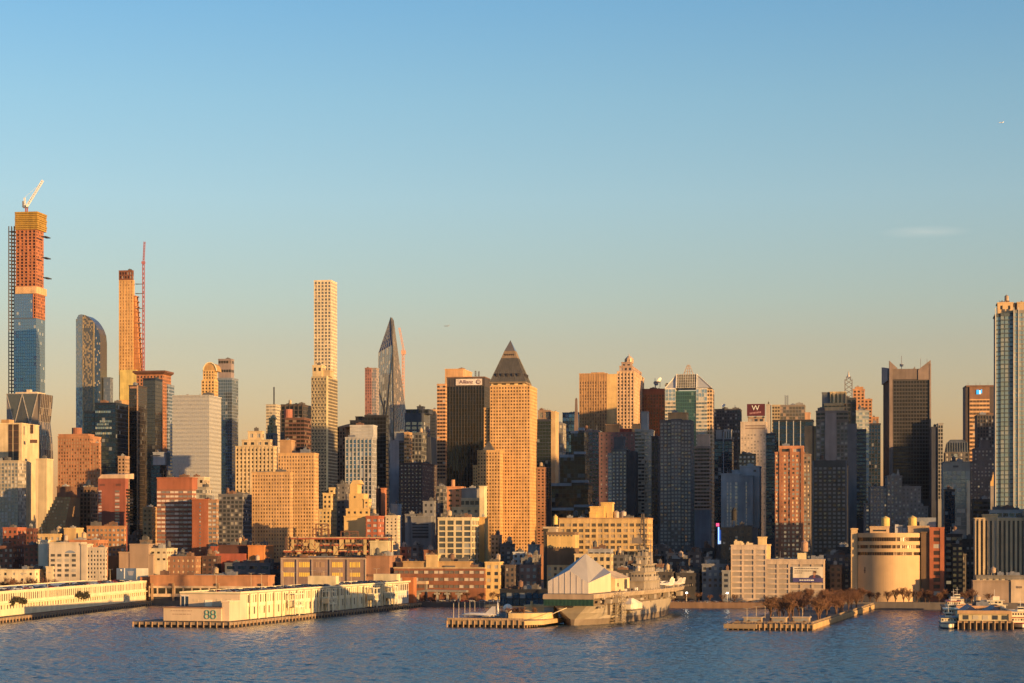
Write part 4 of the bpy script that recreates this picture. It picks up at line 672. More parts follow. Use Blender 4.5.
for sx in (-5.5, -1.6, 1.6, 5.5): m.bar((X + sx, 13, za), (X + sx * .22, 15, zc_), .28); m.bar((X + sx, 19, za), (X + sx * .22, 16, zc_), .28)
for t in (.3, .6, .85): m.bar((X - 5.5 * (1 - .78 * t), 14, za + (zc_ - za) * t), (X + 5.5 * (1 - .78 * t), 14, za + (zc_ - za) * t), .22)
b.part(m, 'lattice_top', wall((.55, .40, .28), .5)); b.done()
b = Bld('office_building', 'tan-capped block with dark ribbon windows at foot of the mansard tower', 695, 2020); b.tier(694.5, 709.5, 447, S('ribbon', wall((.28, .22, .19)), G_BLK, 3, 3.5, .05, .5, .5), dep=24, yb=510, clutter=0); b.tier(697, 709, 435, solid(wall((.55, .40, .30))), dep=18, base=447, y=.3, clutter=1); b.tier(694.6, 710, 511, solid(wall((.10, .13, .17))), dep=20, y=-4, clutter=2); b.done()
b = Bld('office_tower', 'large dark gridded slab standing between mansard tower and red rooftop sign', 714, 2550, cat='skyscraper'); b.tier(714, 740, 409.5, S('grid', wall((.085, .08, .085)), G_DARK, 3.2, 4, .35, .4, .3), dep=34, yb=480, clutter=3); dish(b, 724, 406, 8, 2.6, R(-120), R(40)); mast(b, 735, 405, 409, 8, .25); b.done()
b = Bld('office_building', 'dark blue glass block with whitish roof plant before the large gridded slab', 714, 2200); b.tier(714.5, 732, 440, S('curtain', DKB, G_NAVY, 4, 4, .12, .2, .2), dep=26, yb=540, clutter=0); b.tier(716, 722, 431, solid(wall((.36, .35, .34))), dep=12, base=440, y=4, clutter=1); b.tier(724, 731, 430, S('strip', wall((.40, .40, .40)), G_DARK, 2.4, 6, .5, .2, .5), dep=12, base=440, y=3, clutter=1); m = MB(); X = b.lx(723.5); m.box(X - .5, -1, 0, X + .5, .2, b.lz(432)); b.part(m, 'fin', wall((.3, .32, .36))); b.done()
# hotel with rooftop sign
b = Bld('hotel_tower', 'pale pinkish slab with a dark red square sign raised on its roof', 740, 2150); b.tier(740.5, 766, 422.5, S('grid', wall((.55, .45, .36)), glass((.45, .36, .28), .4, .2, .4, (.62, .5, .38)), 3.2, 3.3, .45, .5, .15, top=12), dep=30, yb=535, clutter=0); b.tier(766.03, 775, 434, S('curtain', DKB, G_NAVY, 3.5, 3.6, .1, .3, .2), dep=26, y=1, yb=540, clutter=1); b.tier(748, 764, 417.5, S('grid', wall((.40, .28, .20)), G_DARK, 6, 6, .4, .3, .4), dep=10, base=422.5, y=4, clutter=0)
m = MB(); m.box(b.lx(747, 2), 1.4, b.lz(416), b.lx(765, 2), 2.4, b.lz(404)); o = b.part(m, 'sign_board', wall((.11, .018, .028), .6)); cx_ = b.lx(755.5, 1); text('W', 7.5, (cx_, 1.2, b.lz(408.2)), o, plain('sign_white', (.8, .78, .72), .5, 0)); m = MB(); [m.box(cx_ - 6 + 1.5 * k, 1.15, b.lz(414.2) + .15 * k, cx_ - 5 + 1.5 * k, 1.39, b.lz(412.6) + .18 * k) for k in range(8)]; m.build('script_line', wall((.50, .26, .26), .6), o)
m = MB()
for px in (748, 756, 764): m.bar((b.lx(px, 3), 3, b.lz(418)), (b.lx(px, 3), 3, b.lz(404.5)), .3)
m.build('sign_frame', DMETAL, o); m = MB(); m.box(b.lx(745.5), -.3, b.lz(429), b.lx(765), .1, b.lz(427.8)); m.box(b.lx(745.5), -.3, b.lz(426.5), b.lx(765), .1, b.lz(425.3)); b.part(m, 'louvre', wall((.28, .2, .16))); b.done()
simple('office_building', 'thin pale slice of tower right behind the red rooftop sign', 766, 771, 405, 2500, solid(wall((.48, .42, .36))), dep=20)
simple('office_building', 'small olive block with three white stripes in front of the pinkish slab', 738.5, 756, 454.5, 2110, S('ribbon', OLV, glass((.42, .40, .36), .5, .15, .5, (.6, .56, .48)), 4, 4.4, .5, .5, .3), dep=20, yb=520)
b = Bld('office_tower', 'gold-edged glass block with thin mast on roof behind the black ribbed tower', 772, 2500); b.tier(772, 780, 405.5, S('ribbon', wall((.48, .36, .22)), G_BRN, 3, 4, .3, .45, .3), dep=30, yb=440, clutter=0); b.tier(780.03, 804.5, 405.5, S('curtain', wall((.24, .20, .17)), glass((.22, .17, .13), .7, .1, .2, (.35, .25, .18)), 3.4, 4, .12, .2, .2), dep=34, y=.4, yb=440, clutter=2); b.tier(805, 810, 413, solid(wall((.5, .3, .2))), dep=20, y=8, clutter=0); m = MB(); X = b.lx(786.5, 9); lattice(m, (X, 9, b.lz(406)), (X, 9, b.lz(395)), 3.4, 5, .3); b.part(m, 'antenna', METAL); b.done()
b = Bld('office_tower', 'black ribbed office block with five pale vertical lines', 773, 2230); b.tier(773, 813, 420.5, S('curtain', BLK, G_NAVY, 8.2, 4, .05, .1, .15), dep=34, yb=480, clutter=2)
m = MB()
for px in (779, 786.5, 793.5, 800.5): m.box(b.lx(px) - .45, -.8, 0, b.lx(px) + .45, -.1, b.lz(421))
b.part(m, 'ribs', wall((.42, .42, .42))); b.done()
b = Bld('brick_apartment_tower', 'orange brick tower with projecting piers and many glowing windows on the right', 775, 1570); st = S('grid', wall((.37, .17, .095)), G_REFL_GLOW, 3.2, 3.1, .42, .48, .35)
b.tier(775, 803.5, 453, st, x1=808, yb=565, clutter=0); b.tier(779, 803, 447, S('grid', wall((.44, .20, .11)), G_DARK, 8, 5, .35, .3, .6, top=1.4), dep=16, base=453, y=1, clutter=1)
m = MB()
for px in (780.5, 791, 802): m.box(b.lx(px) - .9, -.9, 0, b.lx(px) + .9, -.1, b.lz(448.5))
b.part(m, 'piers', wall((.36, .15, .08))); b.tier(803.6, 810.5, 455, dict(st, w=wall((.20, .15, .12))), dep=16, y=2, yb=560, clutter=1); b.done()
b = Bld('apartment_tower', 'dark grey square-windowed tower with pale blinds, right of glowing brick tower', 813.5, 1640); b.tier(813.5, 846, 461.5, S('grid', wall((.13, .12, .105)), glass((.15, .15, .15), .5, .08, .72, (.36, .35, .33), .04), 3.5, 3.15, .42, .48, .35, top=4.5), x1=848, yb=570, clutter=3); m = MB(); X = b.lx(813.5); m.box(X - .8, -.7, 0, X + .2, 1, b.lz(461)); X = b.lx(846); m.box(X - .3, -.7, 0, X + .6, 1, b.lz(461)); b.part(m, 'corner_pier', wall((.27, .27, .28))); b.done()
# big grey tower with central slab
b = Bld('office_tower', 'wide grey tower with blank central strip and gold crown behind dark apartment tower', 804, 1950, cat='skyscraper'); st = S('grid', wall((.20, .18, .165)), G_DARK, 3.4, 3.6, .35, .4, .4)
b.tier(816, 825, 421, st, dep=30, yb=480, clutter=0); b.tier(836.5, 848, 421, st, dep=30, yb=480, clutter=0); b.tier(816, 848, 411.5, S('ribbon', wall((.24, .19, .15)), G_BLK, 4, 4, .1, .5, .5), dep=30, base=421, y=-.8, clutter=2); b.tier(825.03, 836.47, 412.5, solid(wall((.33, .27, .245))), dep=30, y=-1.8, clutter=0)
b.tier(804.5, 816, 426, solid(wall((.60, .36, .18))), dep=16, y=3, clutter=0, roof=False); m = MB(); X = b.lx(812.5, 3); m.box(X, 2.7, 0, X + 1.2, 3.2, b.lz(426)); b.part(m, 'groove', BROWN); b.tier(824, 844, 404, S('ribbon', wall((.66, .44, .22)), G_BRN, 4, 8, .1, .75, .4), dep=18, base=411.5, y=4, clutter=0); b.tier(830, 846, 392.5, S('strip', wall((.70, .52, .28)), G_BRN, 4, 12, .5, .1, .6), dep=20, base=404, y=8, clutter=0); b.tier(822, 830, 393, solid(wall((.20, .21, .22))), dep=18, base=411.5, y=9, clutter=0)
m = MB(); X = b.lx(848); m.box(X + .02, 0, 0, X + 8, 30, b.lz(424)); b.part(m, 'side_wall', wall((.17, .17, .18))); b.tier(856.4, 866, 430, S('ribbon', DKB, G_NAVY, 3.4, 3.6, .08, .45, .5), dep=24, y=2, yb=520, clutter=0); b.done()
b = Bld('broadcast_tower', 'dark box tower topped by an open steel lattice mast with white tip', 842, 2520, cat='skyscraper'); b.tier(842, 856, 398.5, S('grid', wall((.05, .055, .065)), G_BLK, 5, 5, .3, .3, .6), dep=26, yb=450, clutter=1); m = MB(); X = b.lx(848.5, 12); lattice(m, (X, 12, b.lz(398.5)), (X, 12, b.lz(379)), 8.4, 4, .5); lattice(m, (X, 12, b.lz(379)), (X, 12, b.lz(376)), 5, 1, .45); o = b.part(m, 'lattice_mast', plain('mast_steel', (.22, .20, .20), .6, .3)); m = MB(); m.cyl(X, 12, b.lz(377), b.lz(374.5), 2, 1.4, 10); m.cyl(X, 12, b.lz(374.5), b.lz(370.5), 1.2, .4, 10); m.build('mast_tip', wall((.60, .55, .50), .6), o); b.done()
b = Bld('setback_tower', 'orange brick tower stepping down to the right behind the lattice mast', 853, 2600); st = S('grid', wall((.52, .26, .13)), G_BRN, 4.2, 4, .45, .45, .4); b.tier(853, 864.5, 389.5, st, dep=30, yb=440, clutter=1); b.tier(864.53, 872, 399.5, st, dep=26, y=1, yb=450, clutter=1); b.tier(872.03, 878.5, 417.5, st, dep=22, y=2, yb=470, clutter=1); b.tier(855, 863, 387.5, solid(wall((.54, .28, .14))), dep=12, base=389.5, y=5, clutter=1); b.done()
simple('office_building', 'white-banded narrow glass tower below the stepped orange brick tower', 856, 869, 411, 2200, S('ribbon', wall((.40, .40, .38)), glass((.4, .42, .38), .6, .1, .3, (.5, .5, .4)), 3.4, 4, .1, .4, .4), dep=26, yb=530)
simple('office_building', 'dark slim glass tower squeezed left of the winged black tower', 868.5, 880.5, 424, 2350, S('strip', DKB, G_NAVY, 3.4, 4, .2, .2), dep=26, yb=530)
# winged black tower
b = Bld('winged_tower', 'tall black tower with four pointed stone fins flaring above the roof', 880, 2200, rot=4.5, cat='skyscraper'); FN = wall((.24, .18, .155))
b.tier(890.5, 931, 379.5, S('grid', wall((.06, .052, .048), .5), glass((.045, .038, .035), .6, .09, 0, jit=.012), 3.1, 3.9, .22, .34, .35, faces='F'), dep=70, yb=500, clutter=0, roof=False); a, c = b.lx(890.5), b.lx(931)
m = MB(); m.box(a + .03, -.4, b.lz(379.5), c - .03, 57, b.lz(369)); b.part(m, 'crown_wall', wall((.17, .13, .115)))
def fin(x0, x1, y0, y1, pts):
    m = MB(); n = len(pts); m.v = [(x0 if len(pts[0]) == 2 else 0, 0, 0)] * 0
    fr = [(p[0], y0, p[1]) for p in pts]; bk = [(p[0], y1, p[1]) for p in pts]; m.v = fr + bk; m.f = [tuple(range(n)), tuple(range(2 * n - 1, n - 1, -1))] + [(j, n + j, n + (j + 1) % n, (j + 1) % n) for j in range(n)]; m.m = [0] * len(m.f); m.r = [.5] * len(m.f); b.part(m, 'fin', FN)
L_ = lambda q: b.lx(q)
fin(0, 0, -1.6, 2.2, [(L_(889.2), 0), (L_(892.6), 0), (L_(892.6), b.lz(369.4)), (L_(897.5), b.lz(368.6)), (L_(889.2), b.lz(360.8))]); fin(0, 0, -1.2, 2.3, [(L_(918), b.lz(380)), (L_(918), b.lz(370)), (L_(930.6), b.lz(360.3)), (L_(930.6), b.lz(380))]); fin(0, 0, -1.65, 2, [(L_(929.4), 0), (L_(930.9), 0), (L_(930.9), b.lz(364)), (L_(929.4), b.lz(364))])
fin(0, 0, 54, 58.5, [(L_(914), b.lz(371)), (L_(921), b.lz(371)), (L_(921), b.lz(362.5))])
gl = MB(); fa = MB(); xl = a - .4
for i in range(15):
    for k in range(70):
        y0_, y1_ = 3 + i * 4.4, 3 + i * 4.4 + 3.2; z0 = 20 + k * (b.lz(381) - 20) / 70; gl.quad((xl, y1_, z0), (xl, y0_, z0), (xl, y0_, z0 + 1.9), (xl, y1_, z0 + 1.9))
    fa.box(xl - .5, 3 + i * 4.4 + 3.2, 0, a + .2, 3 + i * 4.4 + 4.38, b.lz(380))
b.part(gl, 'side_glazing', G_BLK); b.part(fa, 'side_piers', wall((.16, .10, .085)))
m = MB(); m.hexa([(a - 2.5, 6, b.lz(380)), (a + .3, 6, b.lz(380)), (a + .3, 70, b.lz(380)), (a - 2.5, 70, b.lz(380))], [(a - 2.5, 6, b.lz(368)), (a + .3, 6, b.lz(368)), (a + .3, 70, b.lz(362)), (a - 2.5, 70, b.lz(362))]); b.part(m, 'side_fin', wall((.20, .18, .19)))
m = MB(); X = b.lx(901.5, 20); m.bar((X, 20, b.lz(369)), (X, 20, b.lz(354.5)), .32); m.cyl(X, 20, b.lz(365), b.lz(362.5), 1.8, 2.0, 10); X2 = b.lx(920.5, 20); m.bar((X2, 20, b.lz(369)), (X2, 20, b.lz(357)), .25); X2 = b.lx(927, 20); m.bar((X2, 20, b.lz(369)), (X2, 20, b.lz(357.5)), .2); b.part(m, 'antenna', METAL); b.done()
# setback stone building
b = Bld('setback_building', 'grey stone building with square central tower and stepped wings, below the winged tower', 865, 1900, rot=6); st = S('grid', wall((.24, .215, .20)), glass((.25, .24, .22), .5, .1, .35, (.52, .48, .40), .04, .02), 3.1, 3.6, .55, .52, .3)
for q0, q1, yt, yy in ((887, 902, 476.5, 0), (870, 887, 487, 1.5), (902.03, 921, 487, 1.5), (865, 870, 504, 3), (921.03, 928, 507, 3)): b.tier(q0, q1, yt, dict(st, faces='F'), dep=30 - yy, y=yy, yb=540, clutter=1)
m = MB(); X = b.lx(898, 8); m.frus(X - 1.6, 6, b.lz(476), X + 1.6, 9, b.lz(469), 1.3); b.part(m, 'pinnacle', STONE); b.done()
b = Bld('office_tower', 'very dark tower with a pale speckled edge right of the winged tower', 931, 2130, rot=7); b.tier(931.5, 940, 427.5, solid(DKB), dep=24, clutter=1); b.tier(938, 943, 424, S('ribbon', wall((.30, .28, .25)), G_BLK, 2, 3.8, .3, .3, .4, faces='F'), dep=18, y=-1.2, yb=500, clutter=0); b.done()
# right edge group
b = Bld('mansard_building', 'dark building with ribbed curved mansard roof and one bright window', 945, 2150, rot=8); b.tier(945, 969, 452, S('grid', wall((.13, .12, .12)), G_DARK, 5, 4.5, .5, .4, .4, faces='F'), dep=26, yb=490, clutter=0, roof=False); a, c = b.lx(946), b.lx(968.5); m = MB(); m.frus(a, 0, b.lz(452), c, 26, b.lz(443), 1.6); m.frus(a + 1.6, 1.6, b.lz(443) + .01, c - 1.6, 24, b.lz(439.5), 3)
for k in range(9): X = a + (c - a) * (k + .5) / 9; m.box(X - .5, -.6, b.lz(452), X + .5, 3, b.lz(442.5))
b.part(m, 'mansard_roof', wall((.11, .125, .14), .5)); m = MB(); m.box(b.lx(954), -.5, b.lz(457.5), b.lx(957.5), .2, b.lz(454)); b.part(m, 'lit_window', glass((.95, .8, .55), .9, .2, 0)); b.done()
b = Bld('office_building', 'pale grey-green panel glass block with sunlit right strip', 943, 1950, rot=8); b.tier(943, 970, 462.5, S('curtain', wall((.28, .28, .25)), glass((.34, .36, .33), .5, .2, .3, (.36, .37, .33), .03), 4.2, 4, .06, .12, .12, faces='F', top=8), dep=28, yb=530, clutter=2); m = MB(); m.box(b.lx(953), -.3, b.lz(467.5), b.lx(958.5), .2, b.lz(465.5)); b.part(m, 'louvre', DMETAL); m = MB(); m.box(b.lx(966.5), -.8, 0, b.lx(969.8), -.05, b.lz(481)); b.part(m, 'sunlit_strip', wall((.62, .52, .36))); b.done()  # sunlit edge put in as a paler painted strip
simple('glass_building', 'dark blue-black glass block overlapping lower left of the pale panel block', 943.5, 955, 490, 1900, S('curtain', BLK, G_NAVY, 3, 3.6, .08, .14, faces='F'), dep=18, rot=8, yb=535)
b = Bld('office_tower', 'dark tower with orange striped face and blue sign near its top', 965, 2420, rot=7, cat='skyscraper'); b.tier(969.5, 989.5, 399, S('ribbon', wall((.62, .37, .19)), glass((.16, .10, .06), .4, .15, .1), 4, 4.6, .06, .46, .4, faces='F'), dep=30, yb=470, clutter=0, roof=False); b.tier(965.5, 969.47, 386.5, solid(wall((.075, .06, .06))), dep=34, y=.8, clutter=0); b.tier(989.53, 995.5, 387, solid(wall((.10, .08, .08))), dep=34, y=.8, clutter=0); b.tier(969.5, 989.5, 386.8, solid(wall((.22, .12, .075))), dep=30, base=399, y=-.3, clutter=0, roof=False)
m = MB(); m.box(b.lx(966), -1.2, b.lz(387), b.lx(994), 32, b.lz(385.4)); b.part(m, 'cap', BROWN); m = MB(); BLUEL = plain('sign_blue', (.02, .28, .60), .4, 0, (.05, .45, .95), .5); WHL = plain('sign_pale', (.55, .78, .80), .4, 0, (.5, .8, .9), .35)
m.box(b.lx(976.3), -.9, b.lz(394.4), b.lx(979), -.25, b.lz(390)); o = b.part(m, 'sign', BLUEL); m = MB(); m.box(b.lx(979.1), -.9, b.lz(394.4), b.lx(980.7), -.25, b.lz(390.4)); m.build('sign_panel', WHL, o); m = MB(); m.box(b.lx(980.8), -.9, b.lz(393.4), b.lx(982), -.25, b.lz(389.6)); m.build('sign_panel', BLUEL, o)
for px in (968, 976, 980, 988): mast(b, px, 382.6, 386, 6, .22)
b.done()
simple('office_tower', 'dark gridded block with open vertical ribs along its top', 974.5, 997, 415.5, 2150, S('strip', wall((.12, .10, .09)), G_DARK, 3, 3.8, .35, .35, .5, faces='F', top=.6), dep=28, rot=7, yb=470, clutter=2)
b = Bld('hotel_building', 'massive shaded stone hotel block with setbacks and rows of tiny lit windows', 968, 2000, rot=8); st = S('grid', wall((.15, .12, .115)), glass((.2, .18, .16), .4, .15, .5, (.5, .42, .32), .04, .05), 3.4, 3.6, .55, .55, .25, faces='F'); b.tier(970, 998, 462, st, dep=36, yb=530, clutter=2); b.tier(974, 996, 449, st, dep=26, base=462, y=3, clutter=1); b.tier(980, 990, 441, solid(wall((.14, .115, .11))), dep=12, base=449, y=6, clutter=1); b.done()
b = Bld('church_tower', 'tiny golden pyramid roof glinting beside the glass residential tower', 989, 1800, rot=8, cat='tower'); a, c = b.lx(990.3), b.lx(996.5); m = MB(); m.frus(a, 0, b.lz(486), c, c - a, b.lz(481), .3); m.frus(a + 1, 1, b.lz(481) + .01, c - 1, c - a - 1, b.lz(474), (c - a) * .5 - 1.2); m.bar(((a + c) / 2, (c - a) / 2, b.lz(474) - 1), ((a + c) / 2, (c - a) / 2, b.lz(472)), .2); b.part(m, 'gold_roof', wall((.70, .42, .14), .5)); m = MB(); m.box(a + .2, .1, 0, c - .2, c - a - .2, b.lz(486) - .01); b.part(m, 'tower_base', STONE); b.done()
simple('office_building', 'squat black block at foot of the shaded stone hotel', 971, 993, 500, 1850, S('ribbon', BLK, G_BLK, 4, 4, .1, .5, faces='F'), dep=24, rot=8, yb=535)
# glass residential tower at right edge
b = Bld('residential_tower', 'tall pale blue-green glass residential tower at the right edge', 995, 1490, rot=9.7, cat='skyscraper')
st = S('ribbon', wall((.09, .115, .13)), glass((.26, .36, .40), .22, .12, .15, (.30, .37, .38), .03), 2.6, 3.15, .05, .26, .5)
b.tier(995.4, 1000.6, 315, dict(st, faces='F'), dep=26, y=.8, clutter=0); b.tier(1000.63, 1013.5, 314, dict(st, g=glass((.20, .27, .29), .2, .12, .4, (.26, .30, .30), .04)), dep=26, clutter=0, y=0); b.tier(1013.53, 1018.5, 311, dict(st, w=wall((.26, .26, .24))), dep=26, y=-1, clutter=0); b.tier(1018.53, 1042, 311, dict(st, w=wall((.28, .26, .23))), dep=26, y=.4, clutter=0)
b.tier(997.5, 1013, 303.5, S('grid', wall((.62, .42, .22)), G_BRN, 5, 7, .7, .6, .3), dep=16, base=315, y=3, clutter=2); b.tier(1013.6, 1017, 304, solid(DKG), dep=10, base=311, y=4, clutter=0); b.tier(1017.1, 1030, 303, solid(wall((.66, .46, .25))), dep=16, base=311, y=3, clutter=1)
m = MB()
for px in (995.5, 1013.7, 1018.5): m.box(b.lx(px) - .35, -1.9, 0, b.lx(px) + .35, -.9, b.lz(308))
b.part(m, 'pier', wall((.55, .50, .42))); b.done()
# unseen towers added beyond the right edge to shade the middle of the picture
SHADERS = [(512 + x * F / D, D, w_, 26, h, lab) for x, D, w_, h, lab in ((364, 1388, 42, 74, 'mid-rise shade block added at the quay just outside the frame at right'), (436, 1450, 64, 215, 'grey shade tower added beyond the right picture edge'), (508, 1440, 44, 200, 'broad shade slab added further beyond the right picture edge'), (566, 1455, 40, 215, 'tall shade tower added outside the frame, past the broad slab'), (636, 1470, 46, 130, 'mid-height shade slab added outside the frame, south of the tall tower'), (716, 1460, 44, 105, 'shorter shade block added outside the frame to the south'), (838, 1460, 78, 236, 'far tall shade tower added outside the frame to the south'), (960, 1470, 60, 225, 'very tall shade tower added outside the frame to the south'), (1055, 1480, 70, 240, 'pair-mate of the very tall shade tower, added outside the frame'), (1250, 1500, 90, 240, 'farthest shade tower added outside the frame to the south'))]
# ------------------------------------------------------------------ unseen shade towers, placed and sized for the evening shadows they cast
for (px, D, w_, d_, hh, lab) in SHADERS:
    b = Bld('residential_tower', lab, px, D, 9.7); b.tm(0, w_, 0, d_, 0, hh, 0, S('ribbon', wall((.3, .3, .3)), G_BLUE, 3, 6.4, .1, .4, .4, faces='FL')); b.done()

# ------------------------------------------------------------------ mid-height and low buildings, left to right
W3 = lambda w, g=G_DARK, bay=3.6, fl=3.6, pf=.5, sf=.5: S('grid', w, g, bay, fl, pf, sf, .3)
simple('brick_building', 'low red brick building with small dark windows near left edge', 3, 26, 528.5, 1530, W3(wall((.40, .13, .07))), dep=24, yb=552)
simple('brick_building', 'small dark red flat-roofed block right of the low red brick building', 26, 38, 529.5, 1560, W3(DRED), dep=18, yb=552)
b = simple('warehouse', 'long yellow low building with a raised square cabin on its roof', 38, 72, 535, 1500, W3(wall((.62, .42, .19)), G_DARK, 4, 4), dep=22, yb=556, fin=False); b.tier(64, 76, 529, solid(wall((.60, .40, .18))), dep=14, base=545, y=1, clutter=1); b.tier(38.5, 48, 541, solid(wall((.78, .70, .55))), dep=10, y=-4, clutter=0); b.done()
simple('brick_building', 'orange-brown brick block with one ribbon of windows under its roof', 87, 124.5, 527, 1530, S('grid', wall((.44, .22, .10)), G_PALE, 3.2, 3.6, .35, .5, .3), x1=126, yb=558, clutter=4)
simple('brick_building', 'low orange brick row in front of the terraced building', 69, 108, 541, 1485, W3(wall((.46, .20, .10)), G_BRN, 3, 3.4), dep=18, yb=558, clutter=3)
simple('brick_building', 'shaded dark red row house block at far left behind the pier shed', -10, 24, 547, 1522, W3(wall((.20, .09, .06))), dep=20, yb=580, clutter=3)
simple('brick_building', 'dark red brick house with lit upper storey beside the cream office block', 24, 49, 546, 1515, W3(wall((.28, .10, .065)), G_DARK, 4, 4), dep=20, yb=580, clutter=3)
b = Bld('office_building', 'cream office block with paired square windows behind the left pier', 49, 1476); cw = wall((.58, .48, .36)); b.tier(49, 81, 543.5, solid(cw), dep=24, clutter=2); b.tier(81.03, 87, 545, solid(cw), dep=20, y=-.5, clutter=0); b.tier(87.03, 105.5, 548.5, W3(cw, G_DARK, 2.25, 3.0, .5, .5), x1=107, y=.3, yb=584, clutter=2)
for px in (51, 57.5, 65, 72):
    for r_ in range(5):
        yy = 554 + r_ * 5; m = MB(); X = b.lx(px); m.box(X, -.15, b.lz(yy + 2.6), X + 2.9, .2, b.lz(yy)); b.part(m, 'window', glass((.16, .15, .14), .5, .1, .2)); 
m = MB(); X = b.lx(65.5); X2 = b.lx(75); z = b.lz(551.5); m.v = []; n = 10; pts = [(X, b.lz(553))] + [(X + (X2 - X) * k / n, b.lz(552) + 1.2 * math.sin(math.pi * k / n)) for k in range(n + 1)] + [(X2, b.lz(553))]; k = len(pts)
m.v = [(p[0], -.2, p[1]) for p in pts] + [(p[0], .1, p[1]) for p in pts]; m.f = [tuple(range(k - 1, -1, -1))[::-1], tuple(range(2 * k - 1, k - 1, -1))] + [(j, k + j, k + (j + 1) % k, (j + 1) % k) for j in range(k)]; m.m = [0] * len(m.f); m.r = [.5] * len(m.f); b.part(m, 'arched_canopy', SLATE); b.done()
b = Bld('warehouse', 'plain windowless grey-brown warehouse with taller left part', 119, 1500); gw = wall((.33, .24, .175), var=.2); b.tier(129.5, 148.5, 545, solid(gw), dep=26, clutter=1); b.tier(119, 129.47, 553, solid(gw), dep=24, y=.5, clutter=0); b.tier(148.53, 156, 555.5, solid(gw), dep=22, y=.5, clutter=1, fit=True); b.done()
b = Bld('billboard', 'blue billboard with grey emblem beside a blank white panel', 116.5, 1466, cat='billboard'); m = MB(); m.box(b.lx(116.5), 0, b.lz(580), b.lx(136), .5, b.lz(568.2)); o = b.part(m, 'blue_panel', wall((.11, .17, .29), .6)); m = MB(); m.box(b.lx(124), -.3, b.lz(578.5), b.lx(124.9), -.05, b.lz(568.2)); m.hexa([(b.lx(120.2), -.2, b.lz(570)), (b.lx(121.4), -.2, b.lz(571.5)), (b.lx(121.4), -.05, b.lz(571.5)), (b.lx(120.2), -.05, b.lz(570))], [(b.lx(120.8), -.2, b.lz(569)), (b.lx(122.2), -.2, b.lz(569.6)), (b.lx(122.2), -.05, b.lz(569.6)), (b.lx(120.8), -.05, b.lz(569))]); m.build('pale_strip', WPAINT, o)
m = MB(); m.hexa([(b.lx(128.6), -.2, b.lz(575.4)), (b.lx(132.8), -.2, b.lz(575.4)), (b.lx(132.8), -.05, b.lz(575.4)), (b.lx(128.6), -.05, b.lz(575.4))], [(b.lx(127.4), -.2, b.lz(571)), (b.lx(134), -.2, b.lz(571)), (b.lx(134), -.05, b.lz(571)), (b.lx(127.4), -.05, b.lz(571))]); m.build('grey_emblem', wall((.30, .30, .34), .6), o)
m = MB(); m.box(b.lx(136.2), 0, b.lz(580), b.lx(148), .5, b.lz(568.2)); b.part(m, 'white_panel', wall((.78, .72, .55), .6)); m = MB()
for px in (119, 128, 138, 146): m.box(b.lx(px) - .25, .5, 0, b.lx(px) + .25, 1, b.lz(569))
b.part(m, 'posts', DMETAL); b.done()
simple('warehouse', 'pale cream low shed roofline above the brick terminal row', 150, 177, 549.5, 1500, S('ribbon', wall((.60, .50, .33)), G_BRN, 4, 4, .5, .7), dep=22, yb=565, clutter=4)
simple('warehouse', 'narrow tan corner building between grey-brown warehouse and brick row', 156, 167, 556, 1502, W3(wall((.46, .30, .17))), dep=22, yb=582, clutter=1)
simple('brick_building', 'long low brown brick block with small bright windows', 167, 206, 557.5, 1500, W3(wall((.30, .15, .085)), glass((.4, .34, .26), .4, .1, .6, (.66, .5, .3)), 3.4, 3.8, .6, .6), dep=24, yb=582, clutter=5)
simple('shed_building', 'dark low shed with ragged roofline in the shade', 202, 227, 557, 1508, W3(wall((.09, .05, .04))), dep=26, yb=582, clutter=5)
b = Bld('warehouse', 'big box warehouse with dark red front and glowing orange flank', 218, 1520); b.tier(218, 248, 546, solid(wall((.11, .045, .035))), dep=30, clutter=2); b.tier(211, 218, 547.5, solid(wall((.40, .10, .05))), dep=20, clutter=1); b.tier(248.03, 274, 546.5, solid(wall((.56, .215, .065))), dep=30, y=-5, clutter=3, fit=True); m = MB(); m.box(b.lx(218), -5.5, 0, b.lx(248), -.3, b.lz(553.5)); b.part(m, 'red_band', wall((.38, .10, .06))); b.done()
simple('shed_building', 'long low grey-blue shed in shade behind the terminal row', 225, 282, 564, 1500, S('grid', wall((.13, .13, .14)), G_NAVY, 8, 5, .3, .6, .3), dep=30, yb=590, clutter=6)
simple('apartment_block', 'dark gridded mid-rise foot seen between red slab and golden slabs', 244, 256, 545, 1590, W3(wall((.60, .38, .17))), dep=16, yb=565, clutter=2)
b = Bld('power_house', 'long lavender-brown brick powerhouse with two rows of glowing yellow windows', 281, 1468); pw_ = wall((.30, .20, .16)); b.tier(281, 366, 558.5, solid(pw_), dep=40, clutter=4, roofmat=BROWN); b.tier(366.03, 402, 557, solid(wall((.33, .17, .10))), dep=40, y=1, clutter=3, fit=True)
YW = glass((.85, .55, .12), .25, .25, .75, (.86, .58, .10), .03)
for px in (283.5, 299, 314, 332, 349.5):
    for yy, h_ in ((562, 5.2), (572.5, 4)):
        m = MB(); X0, X1 = b.lx(px), b.lx(px + 10.8); n = 6
        for i in range(n): xa = X0 + (X1 - X0) * i / n; m.quad((xa + .15, -.06, b.lz(yy + h_)), (xa + (X1 - X0) / n - .15, -.06, b.lz(yy + h_)), (xa + (X1 - X0) / n - .15, -.06, b.lz(yy)), (xa + .15, -.06, b.lz(yy)))
        b.part(m, 'window', YW if px != 314 else glass((.34, .22, .14), .3, .2, .5, (.42, .27, .16)))
    m = MB(); m.box(b.lx(px - 2.6), -.7, 0, b.lx(px - 1.2), -.01, b.lz(559)); b.part(m, 'buttress', wall((.36, .27, .23)))
